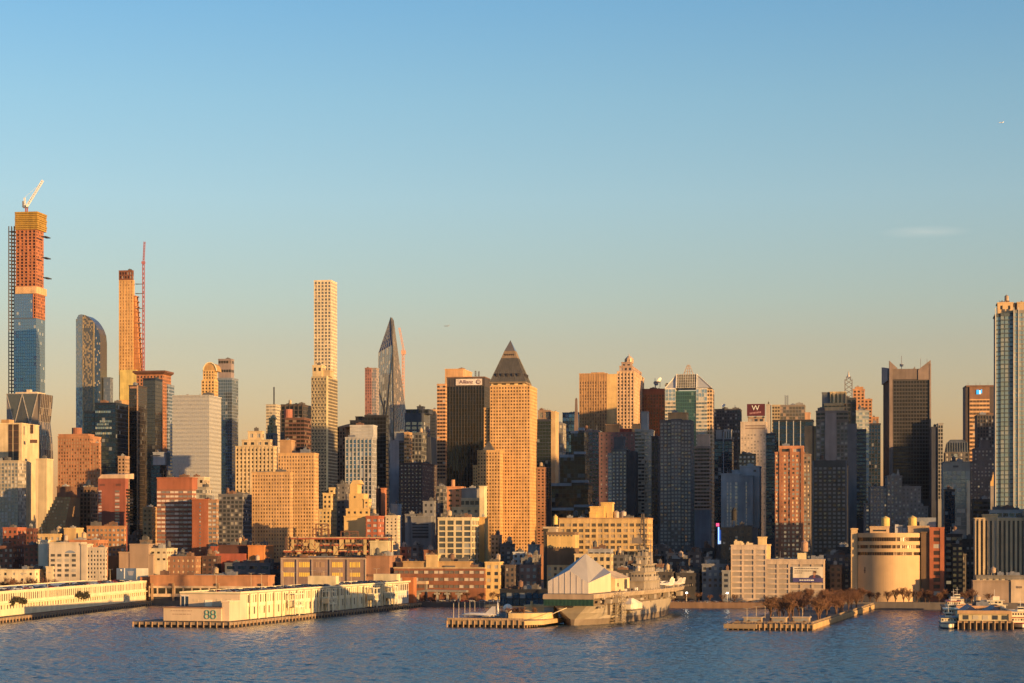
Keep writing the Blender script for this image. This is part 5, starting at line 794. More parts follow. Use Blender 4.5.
m = MB(); m.box(b.lx(365), -.5, 0, b.lx(366), -.01, b.lz(559)); m.box(b.lx(281), -1, b.lz(559.4), b.lx(366), -.05, b.lz(558)); b.part(m, 'cornice', wall((.42, .32, .24))); m = MB(); m.box(b.lx(368), -.1, b.lz(576), b.lx(399), .9, b.lz(574)); b.part(m, 'string_course', BROWN); b.done()
# steel frame rising above the powerhouse
b = Bld('steel_frame_building', 'building under construction, open red steel floors above the long powerhouse', 286, 1500); m = MB(); cols_ = [286 + 3.9 * k for k in range(28)]
for px in cols_:
    for yy in (0, 16): X = b.lx(px, yy); m.box(X - .35, yy - .35, 0, X + .35, yy + .35, b.lz(536.5))
b.part(m, 'columns', wall((.14, .07, .05)))
for yt, q0, q1 in ((537, 291, 388), (543.5, 290, 389), (550, 284, 391), (556, 284, 391)):
    m = MB(); m.box(b.lx(q0), -1, b.lz(yt + 1), b.lx(q1), 20, b.lz(yt)); o = b.part(m, 'floor_deck', wall((.55, .38, .22))); m = MB(); m.box(b.lx(q0) + .1, -1.4, b.lz(yt + 2.4), b.lx(q1) - .1, -1.02, b.lz(yt + 1)); m.build('edge_beam', wall((.40, .09, .045)), o)
m = MB()
for k in range(34): X = b.lx(287 + 3 * k); z = b.lz(random.choice((541.5, 548.5, 554.5))); m.box(X, 6, z - .2, X + random.uniform(1, 4), 11, z + random.uniform(1, 2.8))
b.part(m, 'stacked_materials', wall((.58, .36, .16)))
m = MB()
for k in range(46): X = b.lx(287 + 2.2 * k); zt_ = random.choice((556, 550, 543.5)); za = b.lz(zt_); m.bar((X, -1.5, za), (X + random.uniform(-3, 3), -1.5, za + random.uniform(2, 4.6)), .13)
for k in range(9): X = b.lx(290 + 11 * k); za = b.lz(556); m.bar((X, -1.6, za), (X + 7, -1.6, za + 9), .16); m.bar((X + 7, -1.6, za), (X, -1.6, za + 9), .16)
b.part(m, 'scaffold', wall((.10, .06, .05))); m = MB()
for k in range(16): X = b.lx(292 + 6 * k); m.box(X, -1.7, b.lz(random.choice((555, 549, 542.6))), X + random.uniform(1.5, 3.5), -1.45, b.lz(random.choice((555, 549, 542.6)) - .1) + 2.2)
b.part(m, 'netting', wall((.62, .44, .2))); b.tier(370, 388.5, 542, solid(wall((.66, .54, .32))), dep=14, base=556, y=-2, clutter=2)
m = MB()
for q0, q1, yt in ((313, 329, 529), (316, 328, 524), (341, 358, 531.5)):
    for px in (q0, q1, (q0 + q1) / 2): m.bar((b.lx(px, 10), 10, b.lz(541)), (b.lx(px, 10), 10, b.lz(yt)), .35)
    m.bar((b.lx(q0, 10), 10, b.lz(yt)), (b.lx(q1, 10), 10, b.lz(yt)), .4); m.bar((b.lx(q0, 10), 10, b.lz(yt + 6)), (b.lx(q1, 10), 10, b.lz(yt + 1)), .25)
b.part(m, 'roof_frame', wall((.17, .08, .05))); b.done()
b = Bld('setback_building', 'bright yellow stepped deco tower with blank front, right of the plain grey block', 344, 1680); yw = wall((.68, .46, .19), var=.2)
b.tier(344, 372, 517, solid(yw), dep=22, clutter=0, fit=True); b.tier(346, 375.5, 509.5, W3(yw, G_DARK, 5, 4, .6, .6), dep=20, base=517, y=1, clutter=1, fit=True); b.tier(349, 368.5, 493.5, solid(yw), dep=16, base=509.5, y=1.5, clutter=0, roof=False, fit=True); b.tier(364, 371.5, 500, W3(yw, G_DARK, 3.5, 3.6, .55, .55), dep=16, base=509.5, y=1.2, clutter=0, fit=True); b.tier(350, 361.5, 484, solid(yw), dep=14, base=493.5, y=2, clutter=0, roof=False, fit=True); a, c = b.lx(350.3, 2), b.lx(360.5, 2); m = MB(); m.frus(a, 2.2, b.lz(484), c, 15, b.lz(480), 1.6); b.part(m, 'stepped_crown', yw); m = MB(); X = b.lx(354); m.box(X, 1.2, b.lz(498), X + 1, 1.7, b.lz(496)); b.part(m, 'window', DMETAL); b.done()
simple('brick_building', 'small red brick corner building with white-trimmed bay beside the deco tower', 366, 384, 517, 1515, S('grid', wall((.40, .12, .06)), G_PALE, 4, 4, .4, .5, .3), dep=18, yb=545, clutter=3)
simple('brick_building', 'little orange chimney-like block on the shaded side of the light grey tower', 381, 386.5, 489, 1735, solid(wall((.45, .17, .08))), dep=16, clutter=0)
simple('office_building', 'dark brown narrow block left of the little orange block', 376, 381, 489.5, 1738, solid(wall((.10, .05, .04))), dep=16, clutter=1)
simple('office_building', 'narrow cream block with three columns of tiny windows', 385.5, 397.5, 516.5, 1560, W3(wall((.66, .54, .37)), G_DARK, 3, 2.6, .6, .6), x1=400, yb=545, clutter=2)
simple('office_building', 'pale blue-white small block in the shaded low cluster', 391, 401.5, 505, 1700, solid(wall((.42, .44, .47))), dep=14, clutter=1)
b = Bld('office_building', 'cluster-like stepped grey office block with dark garage front in shade', 405, 1640); gg = wall((.21, .21, .22)); b.tier(405, 416, 515, solid(gg), dep=18, clutter=1); b.tier(411, 431, 517, solid(gg), dep=18, y=-2, clutter=2); b.tier(423, 434, 502, W3(gg, G_DARK, 5, 5, .6, .6), dep=14, y=4, clutter=1)
m = MB(); m.box(b.lx(413), -2.3, b.lz(538), b.lx(429), -1.9, b.lz(524)); b.part(m, 'dark_opening', plain('opening_dark', (.03, .03, .035), .6))
for k in range(4): m = MB(); m.box(b.lx(413), -2.5, b.lz(526.5 + 3 * k), b.lx(429), -2.25, b.lz(525.5 + 3 * k)); b.part(m, 'spandrel', gg)
b.done()
simple('office_building', 'dark gridded glass block left of the rust-framed rooftop stack', 436, 447.5, 487, 1680, S('grid', wall((.15, .14, .13)), G_DARK, 3.2, 3.2, .3, .3, .3), dep=16, yb=530, clutter=3)
b = Bld('office_building', 'cream grid-fronted loft building with large square windows', 438, 1560); b.tier(438, 471.5, 518.5, S('grid', wall((.70, .58, .36)), glass((.15, .16, .16), .55, .08, .15, (.3, .3, .28)), 6.1, 4.3, .24, .26, .5), x1=479, yb=566, clutter=4); b.done()
b = Bld('apartment_building', 'stack of orange and glass rooftop terraces behind the cream loft building', 447, 1640); b.tier(447, 461, 487.5, W3(wall((.56, .25, .12)), G_BRN, 6, 4, .5, .6), dep=18, yb=525, clutter=0); b.tier(461, 479.5, 489, solid(wall((.30, .28, .26))), dep=12, base=499, y=2, clutter=1); b.tier(460, 479.5, 499, S('ribbon', wall((.66, .52, .33)), G_DARK, 4, 6, .2, .45, .4), dep=16, base=508, y=.5, clutter=0); b.tier(452, 479.5, 508, W3(wall((.70, .55, .32)), G_DARK, 6, 5, .6, .6), dep=16, y=-.5, yb=530, clutter=1); m = MB(); X = b.lx(453, 8); m.cyl(X, 8, b.lz(488), b.lz(479.5), 1.6, None, 12); b.part(m, 'chimney', wall((.5, .25, .13))); b.done()
simple('office_building', 'tall bright cream windowless stair tower right of the rooftop terraces', 479.5, 487, 487, 1620, solid(wall((.74, .60, .36))), dep=18, clutter=0)
simple('office_building', 'plain golden wall block below the bright cream stair tower', 478.5, 488, 518, 1585, solid(wall((.62, .38, .14))), dep=16, clutter=1)
# shadowed pieces near the foot of the pyramid tower
simple('office_building', 'small dark shadowed mid-rise near foot of the pyramid towers', 500, 515, 545, 1560, W3(DKG), dep=16, yb=570, clutter=3)
b = simple('office_building', 'slim peach tower block at foot of the shorter pyramid tower', 491, 502, 536, 1570, W3(wall((.42, .28, .18)), G_BRN), dep=14, yb=565, fin=False); b.done()
simple('brick_building', 'small pale house with flat roof in the dim cluster below the pyramid tower', 513, 527, 553, 1530, W3(PALE), dep=14, yb=575, clutter=3)
simple('brick_building', 'pinkish low house with square windows beside dark loft annex', 519, 541, 566, 1470, W3(wall((.34, .21, .17)), G_PALE, 4, 4), dep=16, yb=588, clutter=4)
simple('brick_building', 'flat whitish roof block above the pinkish low house', 528, 540, 545.5, 1560, solid(wall((.36, .35, .34))), dep=14, clutter=2)
simple('brick_building', 'grey roof cluster building left of the water tank loft', 521, 535, 559, 1500, W3(wall((.18, .18, .19))), dep=16, yb=580, clutter=4)
# long brick three-storey along the waterfront
b = Bld('brick_building', 'long three-storey orange brick building with white-shaded window band', 394, 1456); st = S('ribbon', wall((.27, .105, .055)), glass((.2, .17, .14), .3, .2, .4, (.56, .48, .38)), 3.6, 4.6, .1, .58, .35); b.tier(394, 484.5, 568.5, st, dep=24, yb=592, clutter=8, roofmat=wall((.5, .36, .2))); b.tier(426, 438, 556, solid(wall((.60, .42, .2))), dep=12, base=569, y=4, clutter=1); b.tier(403, 470, 562.5, solid(wall((.44, .28, .13))), dep=12, base=569, y=5, clutter=6); b.done()
simple('apartment_building', 'yellow end block with dark square windows right of the long brick building', 485, 500, 563, 1450, W3(wall((.66, .45, .19)), G_DARK, 5, 4.6, .5, .5), x1=504, yb=592, clutter=3)
simple('brick_building', 'dim brown gap building between yellow end block and pinkish low house', 505, 519, 566, 1450, W3(wall((.12, .09, .075))), dep=18, yb=590, clutter=2)
simple('apartment_building', 'flat orange roof terrace building behind right end of powerhouse', 396, 421, 563, 1470, solid(wall((.55, .34, .17))), dep=18, clutter=4)
# loft and tank group behind the warship
b = Bld('loft_building', 'yellow loft annex with sawtooth windows over brown lower wall and rooftop water tank', 543, 1450); b.tier(547, 575, 535, solid(wall((.68, .46, .18))), dep=20, base=548, y=0, clutter=0, roof=False); b.tier(547, 575, 548, solid(wall((.17, .105, .06))), dep=20, base=565, y=.1, clutter=0, roof=False); b.tier(547, 575, 565, W3(wall((.6, .4, .2))), dep=20, y=.1, yb=585, clutter=0, roof=False); b.tier(543.5, 556, 528, solid(wall((.48, .38, .27))), dep=12, y=5, clutter=0); b.tier(543.6, 547, 530, solid(wall((.05, .045, .04))), dep=20, y=.6, clutter=0); b.tier(546.5, 574.5, 533.2, solid(wall((.2, .13, .08))), dep=18, base=535, y=.5, clutter=0)
for k in range(9): m = MB(); X = b.lx(549 + 2.8 * k); m.box(X, -.12, b.lz(548.2), X + .9, .2, b.lz(546.8)); b.part(m, 'window', DMETAL)
for k in range(7): m = MB(); X = b.lx(549 + 3.6 * k); m.box(X, -.12, b.lz(536.3), X + 1.3, .2, b.lz(535.2)); b.part(m, 'window', DMETAL)
tank(b, 555.3, 514.5, 526.5, 5.2, 9, wall((.70, .50, .16)), 1.4); b.done()
b = Bld('loft_building', 'massive yellow loft block with rows of large dark windows behind the warship', 559, 1520); st = S('grid', wall((.64, .43, .19)), glass((.17, .14, .11), .5, .1, .35, (.42, .32, .2), .05), 4.63, 3.9, .3, .44, .4, top=3.2)
b.tier(559, 652.5, 519, st, dep=34, yb=585, clutter=4, fit=True, roofmat=wall((.5, .3, .14))); b.tier(590, 604, 507.5, solid(wall((.70, .46, .16))), dep=12, base=519, y=6, clutter=0); b.tier(601, 612, 503.5, solid(wall((.70, .46, .16))), dep=12, base=519, y=8, clutter=0); b.tier(589.4, 596, 513, solid(wall((.66, .43, .15))), dep=10, base=519, y=4, clutter=0)
for px in (609.5, 616.5, 623.5):
    m = MB(); X = b.lx(px, 14); m.cyl(X, 14, b.lz(519), b.lz(512), 2.1, None, 14); m.cyl(X, 14, b.lz(512) + .01, b.lz(510.5), 2.2, .4, 14); b.part(m, 'steel_tank', wall((.52, .42, .34), .5))
b.done()
b = Bld('office_building', 'small cream building with grey penthouse between loft block and white tent', 574.5, 1420); b.tier(574.5, 611, 555, W3(wall((.62, .47, .26)), G_DARK, 4.4, 4.4, .4, .5), x1=613, yb=580, clutter=0); b.tier(588, 611, 550.2, S('ribbon', wall((.36, .35, .36)), G_NAVY, 4, 3.4, .3, .3, .3), dep=12, base=555, y=3, clutter=2); b.done()
# dim low rise between loft and white office
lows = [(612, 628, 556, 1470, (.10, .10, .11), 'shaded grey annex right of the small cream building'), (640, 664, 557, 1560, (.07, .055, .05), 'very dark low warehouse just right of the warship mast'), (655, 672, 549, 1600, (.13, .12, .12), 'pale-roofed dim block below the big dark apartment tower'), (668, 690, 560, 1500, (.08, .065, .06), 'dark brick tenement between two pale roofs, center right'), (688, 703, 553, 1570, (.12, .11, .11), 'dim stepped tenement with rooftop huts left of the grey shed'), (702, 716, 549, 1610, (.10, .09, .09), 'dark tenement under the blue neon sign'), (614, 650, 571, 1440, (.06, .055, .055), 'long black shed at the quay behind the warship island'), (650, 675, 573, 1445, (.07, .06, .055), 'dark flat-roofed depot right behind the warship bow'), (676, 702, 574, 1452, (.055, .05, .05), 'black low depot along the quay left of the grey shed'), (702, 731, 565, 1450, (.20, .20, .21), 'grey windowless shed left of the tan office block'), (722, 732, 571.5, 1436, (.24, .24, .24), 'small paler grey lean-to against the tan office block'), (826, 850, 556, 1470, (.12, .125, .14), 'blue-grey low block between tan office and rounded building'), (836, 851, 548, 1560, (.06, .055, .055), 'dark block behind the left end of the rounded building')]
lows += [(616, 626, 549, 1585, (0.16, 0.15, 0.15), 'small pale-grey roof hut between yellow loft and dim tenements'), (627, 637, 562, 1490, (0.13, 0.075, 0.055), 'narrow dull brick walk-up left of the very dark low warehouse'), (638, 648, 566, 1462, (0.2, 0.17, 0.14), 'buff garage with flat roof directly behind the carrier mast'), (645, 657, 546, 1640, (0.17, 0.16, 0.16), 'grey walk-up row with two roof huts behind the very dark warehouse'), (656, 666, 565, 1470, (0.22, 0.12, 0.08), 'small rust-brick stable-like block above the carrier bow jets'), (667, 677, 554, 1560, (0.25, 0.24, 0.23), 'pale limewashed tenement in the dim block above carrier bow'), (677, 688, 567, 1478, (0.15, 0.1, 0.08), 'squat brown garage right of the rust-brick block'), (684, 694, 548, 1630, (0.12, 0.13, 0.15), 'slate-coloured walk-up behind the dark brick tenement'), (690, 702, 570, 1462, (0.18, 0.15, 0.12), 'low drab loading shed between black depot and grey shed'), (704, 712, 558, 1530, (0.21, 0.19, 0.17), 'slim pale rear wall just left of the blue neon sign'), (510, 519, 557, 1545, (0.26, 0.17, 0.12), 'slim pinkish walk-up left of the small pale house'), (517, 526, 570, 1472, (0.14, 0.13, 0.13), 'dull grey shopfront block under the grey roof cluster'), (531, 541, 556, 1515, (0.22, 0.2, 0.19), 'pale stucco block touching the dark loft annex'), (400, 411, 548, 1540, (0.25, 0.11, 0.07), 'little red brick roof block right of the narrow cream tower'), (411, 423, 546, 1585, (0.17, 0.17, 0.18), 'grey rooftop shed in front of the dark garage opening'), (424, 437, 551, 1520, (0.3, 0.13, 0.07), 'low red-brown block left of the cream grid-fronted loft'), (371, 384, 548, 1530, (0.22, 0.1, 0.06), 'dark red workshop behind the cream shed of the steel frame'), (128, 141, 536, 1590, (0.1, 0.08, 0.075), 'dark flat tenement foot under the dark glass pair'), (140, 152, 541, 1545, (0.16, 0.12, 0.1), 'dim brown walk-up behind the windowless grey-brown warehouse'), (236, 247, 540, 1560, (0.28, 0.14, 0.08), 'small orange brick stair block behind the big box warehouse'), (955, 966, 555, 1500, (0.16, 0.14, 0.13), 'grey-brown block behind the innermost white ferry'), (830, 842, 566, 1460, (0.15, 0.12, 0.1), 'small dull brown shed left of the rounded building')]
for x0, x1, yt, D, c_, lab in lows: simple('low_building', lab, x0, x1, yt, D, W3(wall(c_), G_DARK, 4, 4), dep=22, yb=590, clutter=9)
b = Bld('office_building', 'olive shaded block with black rooftop water tank below the blue-white building', 721, 1570); b.tier(721, 752, 528.5, W3(wall((.11, .095, .07)), G_DARK, 4.4, 4.4, .6, .6), dep=20, yb=570, clutter=2); b.tier(736, 751.5, 526.5, solid(wall((.10, .095, .09))), dep=10, base=529, y=4, clutter=1); b.tier(752, 758, 529, solid(DKB), dep=18, y=1, clutter=0); tank(b, 734, 507, 527, 5.4, 6, wall((.03, .028, .028)), 5); b.done()
b = Bld('office_building', 'cool blue-white slab building with vertical window strips in shade', 721, 1640); bw = wall((.36, .385, .42)); b.tier(721, 739.5, 474.5, solid(bw), dep=24, clutter=2); b.tier(740, 759.5, 467, solid(wall((.42, .44, .47))), dep=28, y=4, clutter=1); b.tier(739.5, 753, 476.5, solid(wall((.31, .335, .375))), dep=20, y=-1, clutter=1); b.tier(732, 740, 471, solid(bw), dep=12, y=6, clutter=0)
for px, w_, y0_, y1_ in ((726.8, 1.5, 482.5, 527), (730, 1.5, 482.5, 527), (735, 2.4, 482.5, 527)):
    for k in range(13): m = MB(); yy = y0_ + (y1_ - y0_) * k / 13; m.box(b.lx(px), -.12, b.lz(yy + 2.7), b.lx(px + w_), .2, b.lz(yy)); b.part(m, 'window', glass((.5, .46, .40), .4, .15, .6, (.66, .58, .48)))
for px in (745.8,):
    for k in range(12): m = MB(); yy = 482 + 3.7 * k; m.box(b.lx(px), -1.12, b.lz(yy + 2.7), b.lx(px + 1.2), -.8, b.lz(yy)); b.part(m, 'window', glass((.5, .46, .40), .4, .15, .6, (.66, .58, .48)))
m = MB(); m.box(b.lx(753.5, 4), 3.8, b.lz(471.8), b.lx(756, 4), 4.1, b.lz(469.8)); b.part(m, 'louvre', DMETAL); b.done()
b = Bld('lit_sign', 'glowing blue vertical neon sign with pink top deep between dark towers', 717, 1900, cat='sign'); m = MB(); m.box(b.lx(718), 0, b.lz(544), b.lx(719.2), .6, b.lz(527)); b.part(m, 'blue_tube', plain('neon_blue', (.3, .45, .8), .4, 0, (.25, .45, 1), 1.3)); m = MB(); m.box(b.lx(719.3), 0, b.lz(541), b.lx(722), .5, b.lz(530)); o = b.part(m, 'blue_screen', plain('screen_blue', (.03, .07, .22), .4, 0, (.05, .15, .6), .35)); m = MB(); m.box(b.lx(719.3), -.2, b.lz(544), b.lx(721.8), .4, b.lz(540.8)); m.build('white_panel', plain('screen_white', (.6, .65, .7), .4, 0, (.6, .7, .9), .5), o); m = MB(); m.cyl(b.lx(717.6), .3, b.lz(526.3), b.lz(523.2), 1.4, None, 10); b.part(m, 'pink_lamp', plain('neon_pink', (.7, .1, .2), .4, 0, (1, .08, .22), .9)); m = MB(); m.box(b.lx(717.4), .8, 0, b.lx(721.8), 2, b.lz(528)); b.part(m, 'sign_tower', DMETAL); b.done()
# tan office with billboard
b = Bld('office_building', 'tan office block of two heights with shaded window bays and a wide billboard', 731, 1440); tw = wall((.55, .42, .31)); st = S('grid', tw, glass((.34, .28, .225), .1, .4, .5, (.39, .32, .26), .05), 7.4, 3.7, .16, .30, .55, top=2.6)
b.tier(731, 766, 546, st, dep=26, yb=600, clutter=0, roofmat=tw); b.tier(766.03, 824, 560.5, st, x1=826.5, yb=600, clutter=2, roofmat=tw); b.tier(758, 766, 538, solid(wall((.72, .52, .26))), dep=10, base=546, y=8, clutter=0); b.tier(764, 770, 545.5, solid(wall((.72, .52, .26))), dep=10, y=10, clutter=0)
for px, w_, yt in ((734, 7, 541), (740, 4, 543), (746, 7, 543)): m = MB(); X = b.lx(px, 9); m.box(X, 9, b.lz(546), b.lx(px + w_, 9), 14, b.lz(yt)); m.box(X + .6, 9.5, b.lz(yt) + .01, X + 2, 11, b.lz(yt) + .9); b.part(m, 'rooftop_unit', wall((.66, .52, .32)))
m = MB(); m.box(b.lx(797.5, 6), 6, b.lz(561), b.lx(806, 6), 12, b.lz(553)); b.part(m, 'rooftop_unit', wall((.76, .60, .34)))
for px, yt in ((811, 555.5), (815, 556.5), (819, 555)): m = MB(); X = b.lx(px, 12); m.box(X, 12, b.lz(560.5), X + 3, 16, b.lz(yt)); b.part(m, 'rooftop_unit', METAL)
tank(b, 804.5, 540, 553, 7.2, 9, wall((.50, .30, .19)), 1)
m = MB(); m.box(b.lx(793), -1.6, b.lz(582), b.lx(823), -.9, b.lz(566.5)); o = b.part(m, 'billboard', wall((.66, .58, .46), .6)); m = MB(); m.box(b.lx(793), -1.75, b.lz(582), b.lx(823), -1.62, b.lz(577.6)); m.build('blue_strip', wall((.07, .06, .20), .6), o)
INK = plain('billboard_ink', (.10, .08, .09), .6)
def scribble(o, x0, x1, z, h, y, mat, name):
    m = MB(); x = x0
    while x < x1 - .5: w_ = random.uniform(.8, 2.4); m.box(x, y, z, min(x + w_, x1), y + .08, z + h * random.uniform(.8, 1)); x += w_ + .35
    m.build(name, mat, o)
for px, w_, yy in ((794.5, 24, 568.2), (794.5, 22, 570.6), (794.5, 8.5, 572.6)): scribble(o, b.lx(px), b.lx(px + w_), b.lz(yy + .5), .55, -1.7, INK, 'text_line')
scribble(o, b.lx(799.5), b.lx(815), b.lz(580.4), .8, -1.82, WPAINT, 'text_line')
X = b.lx(814.5); z0 = b.lz(577.7)
def disc(cx_, cz_, rx, rz_, y, mat, name, f0=0, f1=2 * math.pi, n=18): m = MB(); m.poly([(cx_ + rx * math.cos(f0 + (f1 - f0) * i / n), y, cz_ + rz_ * math.sin(f0 + (f1 - f0) * i / n)) for i in range(n + (0 if f1 - f0 > 6 else 1))]); m.build(name, mat, o)
disc(X + .4, z0, 4.3, 2.3, -1.68, wall((.05, .04, .09), .7), 'printed_coat', 0, math.pi); disc(X - .2, z0 + .1, .8, 1.7, -1.70, wall((.30, .07, .07), .7), 'printed_scarf', 0, math.pi); disc(X, z0 + 3.0, 1.05, 1.4, -1.72, wall((.48, .27, .17), .7), 'printed_face'); disc(X + .25, z0 + 3.5, 1.2, 1.25, -1.74, wall((.10, .055, .04), .7), 'printed_hair', -.1, math.pi - .2)
b.done()
# rounded-front building
b = Bld('rounded_building', 'wide cream building with bulging blank front, three ribbon windows and two yellow tanks', 851, 1440, rot=9.7); a, c = b.lx(856), b.lx(921); RC = wall((.53, .355, .19), .8, .15); N = 28; z0, z1 = b.lz(592), b.lz(533)
def arc(t): return (a + (c - a) * t, 2.0 - 13 * math.sin(math.pi * min(1, max(0, t))) ** .8 * (1 if t < 1 else 1))
bands = [(0, b.lz(555.2), 0), (b.lz(555.2), b.lz(552), 1), (b.lz(552), b.lz(548.4), 0), (b.lz(548.4), b.lz(545), 1), (b.lz(545), b.lz(541.2), 0), (b.lz(541.2), b.lz(537.4), 1), (b.lz(537.4), b.lz(533), 0)]
wm_ = MB()
for za, zb_, k in bands:
    if k: continue
    ring = [arc(i / N) for i in range(N + 1)]
    wm_.hexa([(p[0], p[1], za) for p in ring] + [(c, 26, za), (a, 26, za)], [(p[0], p[1], zb_) for p in ring] + [(c, 26, zb_), (a, 26, zb_)])
o = b.part(wm_, 'curved_front', RC)
for za, zb_, k in bands:
    if not k: continue
    m = MB()
    for i in range(N): p, q = arc(i / N), arc((i + 1) / N); m.quad((p[0], p[1] + 1.1, za), (q[0], q[1] + 1.1, za), (q[0], q[1] + 1.1, zb_), (p[0], p[1] + 1.1, zb_))
    wb = b.part(m, 'window_band', glass((.10, .07, .05), .5, .1, .15, (.4, .28, .16))); m = MB()
    for i in range(0, N + 1, 1): p = arc(i / N); m.box(p[0] - .1, p[1] + .7, za, p[0] + .1, p[1] + 1.2, zb_)
    m.build('mullion', BROWN, wb)
m = MB(); p = arc(.13); m.box(p[0], p[1] - .5, b.lz(573), p[0] + 1.6, p[1] + .5, b.lz(567)); m.box(p[0] - .4, p[1] - .6, b.lz(571), p[0] + 2, p[1] + .4, b.lz(569.5)); b.part(m, 'emblem', plain('dark_bronze', (.08, .05, .035), .5))
b.tier(851, 857.5, 529.5, solid(wall((.64, .45, .24))), dep=24, y=0, clutter=0); b.tier(921.03, 929.5, 533, solid(wall((.16, .10, .06))), dep=24, y=.2, clutter=0); b.tier(929.53, 944, 528.5, S('strip', wall((.42, .13, .06)), glass((.08, .05, .04), .4, .2, .2), 9, 4.5, .55, .4, .5), x1=946, y=-.6, yb=598, clutter=0)  # dark second tier paints the shadow side of the curved front
b.tier(870, 889, 527.5, S('grid', wall((.50, .34, .2)), G_DARK, 12, 6, .3, .5, .5), dep=14, base=533, y=5, clutter=0); b.tier(908, 929, 527, solid(wall((.46, .32, .2))), dep=14, base=533, y=5, clutter=1)
for px, yt in ((885.5, 516), (912.5, 515.5)): tank(b, px, yt, 527, 8.4, 10, wall((.70, .50, .17)), .6)
for px in (895, 899, 903): m = MB(); X = b.lx(px, 9); m.box(X, 9, b.lz(533), X + 2.4, 13, b.lz(random.uniform(524, 528))); b.part(m, 'rooftop_unit', random.choice((METAL, PALE)))
m = MB(); m.box(b.lx(917, 16), 16, b.lz(530), b.lx(936, 16), 20, b.lz(517.5)); b.part(m, 'rooftop_screen', wall((.24, .26, .30))); b.done()
b = Bld('office_building', 'dark building with lit stair windows right of the rust-red pier wall', 945, 1480); b.tier(946, 962, 535, S('ribbon', wall((.05, .045, .05)), G_APT, 4, 4.5, .1, .5, .4, faces='FL'), dep=24, clutter=3); b.tier(952, 963, 545, S('grid', wall((.10, .09, .085)), glass((.66, .50, .24), .5, .2, .6, (.78, .58, .25)), 3.4, 3.6, .4, .5, .3, faces='F'), dep=14, y=-6, yb=590, clutter=2); b.done()
simple('low_building', 'dim low row between dark stair building and the striped block', 960, 979, 540, 1560, W3(wall((.09, .075, .07))), dep=20, clutter=4)
# vertical-striped block right
b = Bld('office_building', 'block of gold and black vertical stripes at right, before the glass residential tower', 975, 1425); b.tier(975, 1034, 519, S('strip', wall((.62, .47, .28)), glass((.05, .05, .055), .4, .2, .05), 2.95, 40, .5, .02, 1.2, top=1.2), dep=26, yb=577, clutter=2); b.tier(983, 998, 515.5, solid(wall((.66, .47, .25))), dep=12, base=519, y=2, clutter=0); b.tier(990, 1034, 511, S('ribbon', wall((.30, .31, .32)), G_NAVY, 4, 3, .2, .4, .4), dep=14, base=519, y=8, clutter=4); b.done()
b = Bld('office_building', 'low tan quayside building with glass arches, under the striped block', 973, 1400); b.tier(973, 1011, 581.5, solid(wall((.36, .26, .19))), dep=20, clutter=0); b.tier(1011.03, 1032, 581, solid(wall((.55, .42, .29))), dep=20, y=-.8, clutter=0); b.tier(976, 1032, 576.5, S('grid', wall((.20, .18, .16)), glass((.40, .34, .25), .5, .15, .4, (.5, .4, .25)), 4, 3, .3, .3, .4), dep=14, base=581.5, y=2, clutter=3); m = MB(); m.box(b.lx(1017), -1.2, b.lz(588), b.lx(1022), -.75, b.lz(586)); b.part(m, 'sign_panel', wall((.2, .15, .12))); b.done()
# ------------------------------------------------------------------ piers, terminal sheds, ships
CONCR = wall((.30, .22, .15)); DECK = wall((.13, .095, .07)); WOODP = wall((.38, .24, .13)); WY = wall((.82, .70, .44), .6, .2); DKP = plain('shade_and_tyre_black', (.03, .022, .018), .7)
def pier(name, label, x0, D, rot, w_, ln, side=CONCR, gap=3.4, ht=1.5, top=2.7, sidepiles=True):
    b = Bld(name, label, x0, D, rot, 'pier'); t = top - GZ; m = MB(); m.box(0, 0, t - ht, w_, ln, t); b.part(m, 'deck', side); m = MB(); m.box(.6, .8, -3.6, w_ - .6, ln, t - ht - .02); b.part(m, 'shadow_skirt', DKP)  # near-black skirt paints the shade beneath the deck
    m = MB(); m.box(-.15, -.2, t - .02, w_ + .15, ln, t + .05); b.part(m, 'deck_paving', DECK)
    n = int(w_ / gap)
    for k in range(n + 1): m = MB(); X = w_ * k / n; m.cyl(X, -.25, -3.8, t + random.uniform(-.5, .4), .38, .34, 8); b.part(m, 'piling', WOODP)
    if sidepiles:
        n = min(70, int(ln / (gap * 1.6)))
        for k in range(1, n): m = MB(); m.cyl(w_ + .25, ln * k / n, -3.8, t - .3, .38, .34, 8); b.part(m, 'piling', WOODP)
    return b
GP = glass((.13, .11, .09), .5, .1, .25, (.42, .34, .22))
# left pier with its long shed
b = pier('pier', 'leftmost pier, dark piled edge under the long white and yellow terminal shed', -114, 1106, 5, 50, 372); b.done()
b = Bld('terminal_shed', 'leftmost long white terminal shed with pillared upper windows and parking roof', -111.6, 1110, 5, 'building')
b.tm(0, 45, 4, 352, 0, 6.6, 0, S('grid', WY, GP, 5.2, 6, .66, .62, .3, top=.6), roof=False); b.tm(0, 45, 4.2, 351.5, 6.62, 13, 6.62, S('grid', WY, GP, 3.9, 5.6, .44, .30, .55, top=.7), clutter=0, roofmat=WY)
m = MB(); m.box(44.6, 4, 6.3, 46.6, 355, 6.9); b.part(m, 'gallery', WY)
m = MB(); m.box(40, 356.2, 0, 48, 363, 16.5); b.part(m, 'brick_pylon', wall((.46, .16, .06)))
b.done(); SHED90 = b
simple('terminal_building', 'low cream building with small dark square windows behind leftmost pier shed', -24, 46, 570.5, 1480, S('grid', wall((.72, .58, .36)), G_DARK, 6.5, 4.2, .7, .55, .25), dep=20, yb=590, clutter=5)
simple('terminal_building', 'cream box cabin at right end of the low cream terminal building', 46, 58, 567.5, 1476, solid(wall((.74, .60, .38))), dep=18, clutter=1)
b = Bld('planted_terrace', 'dark evergreen bushes hanging on the upper gallery of the leftmost shed', 0, 1140, 5, 'plants')
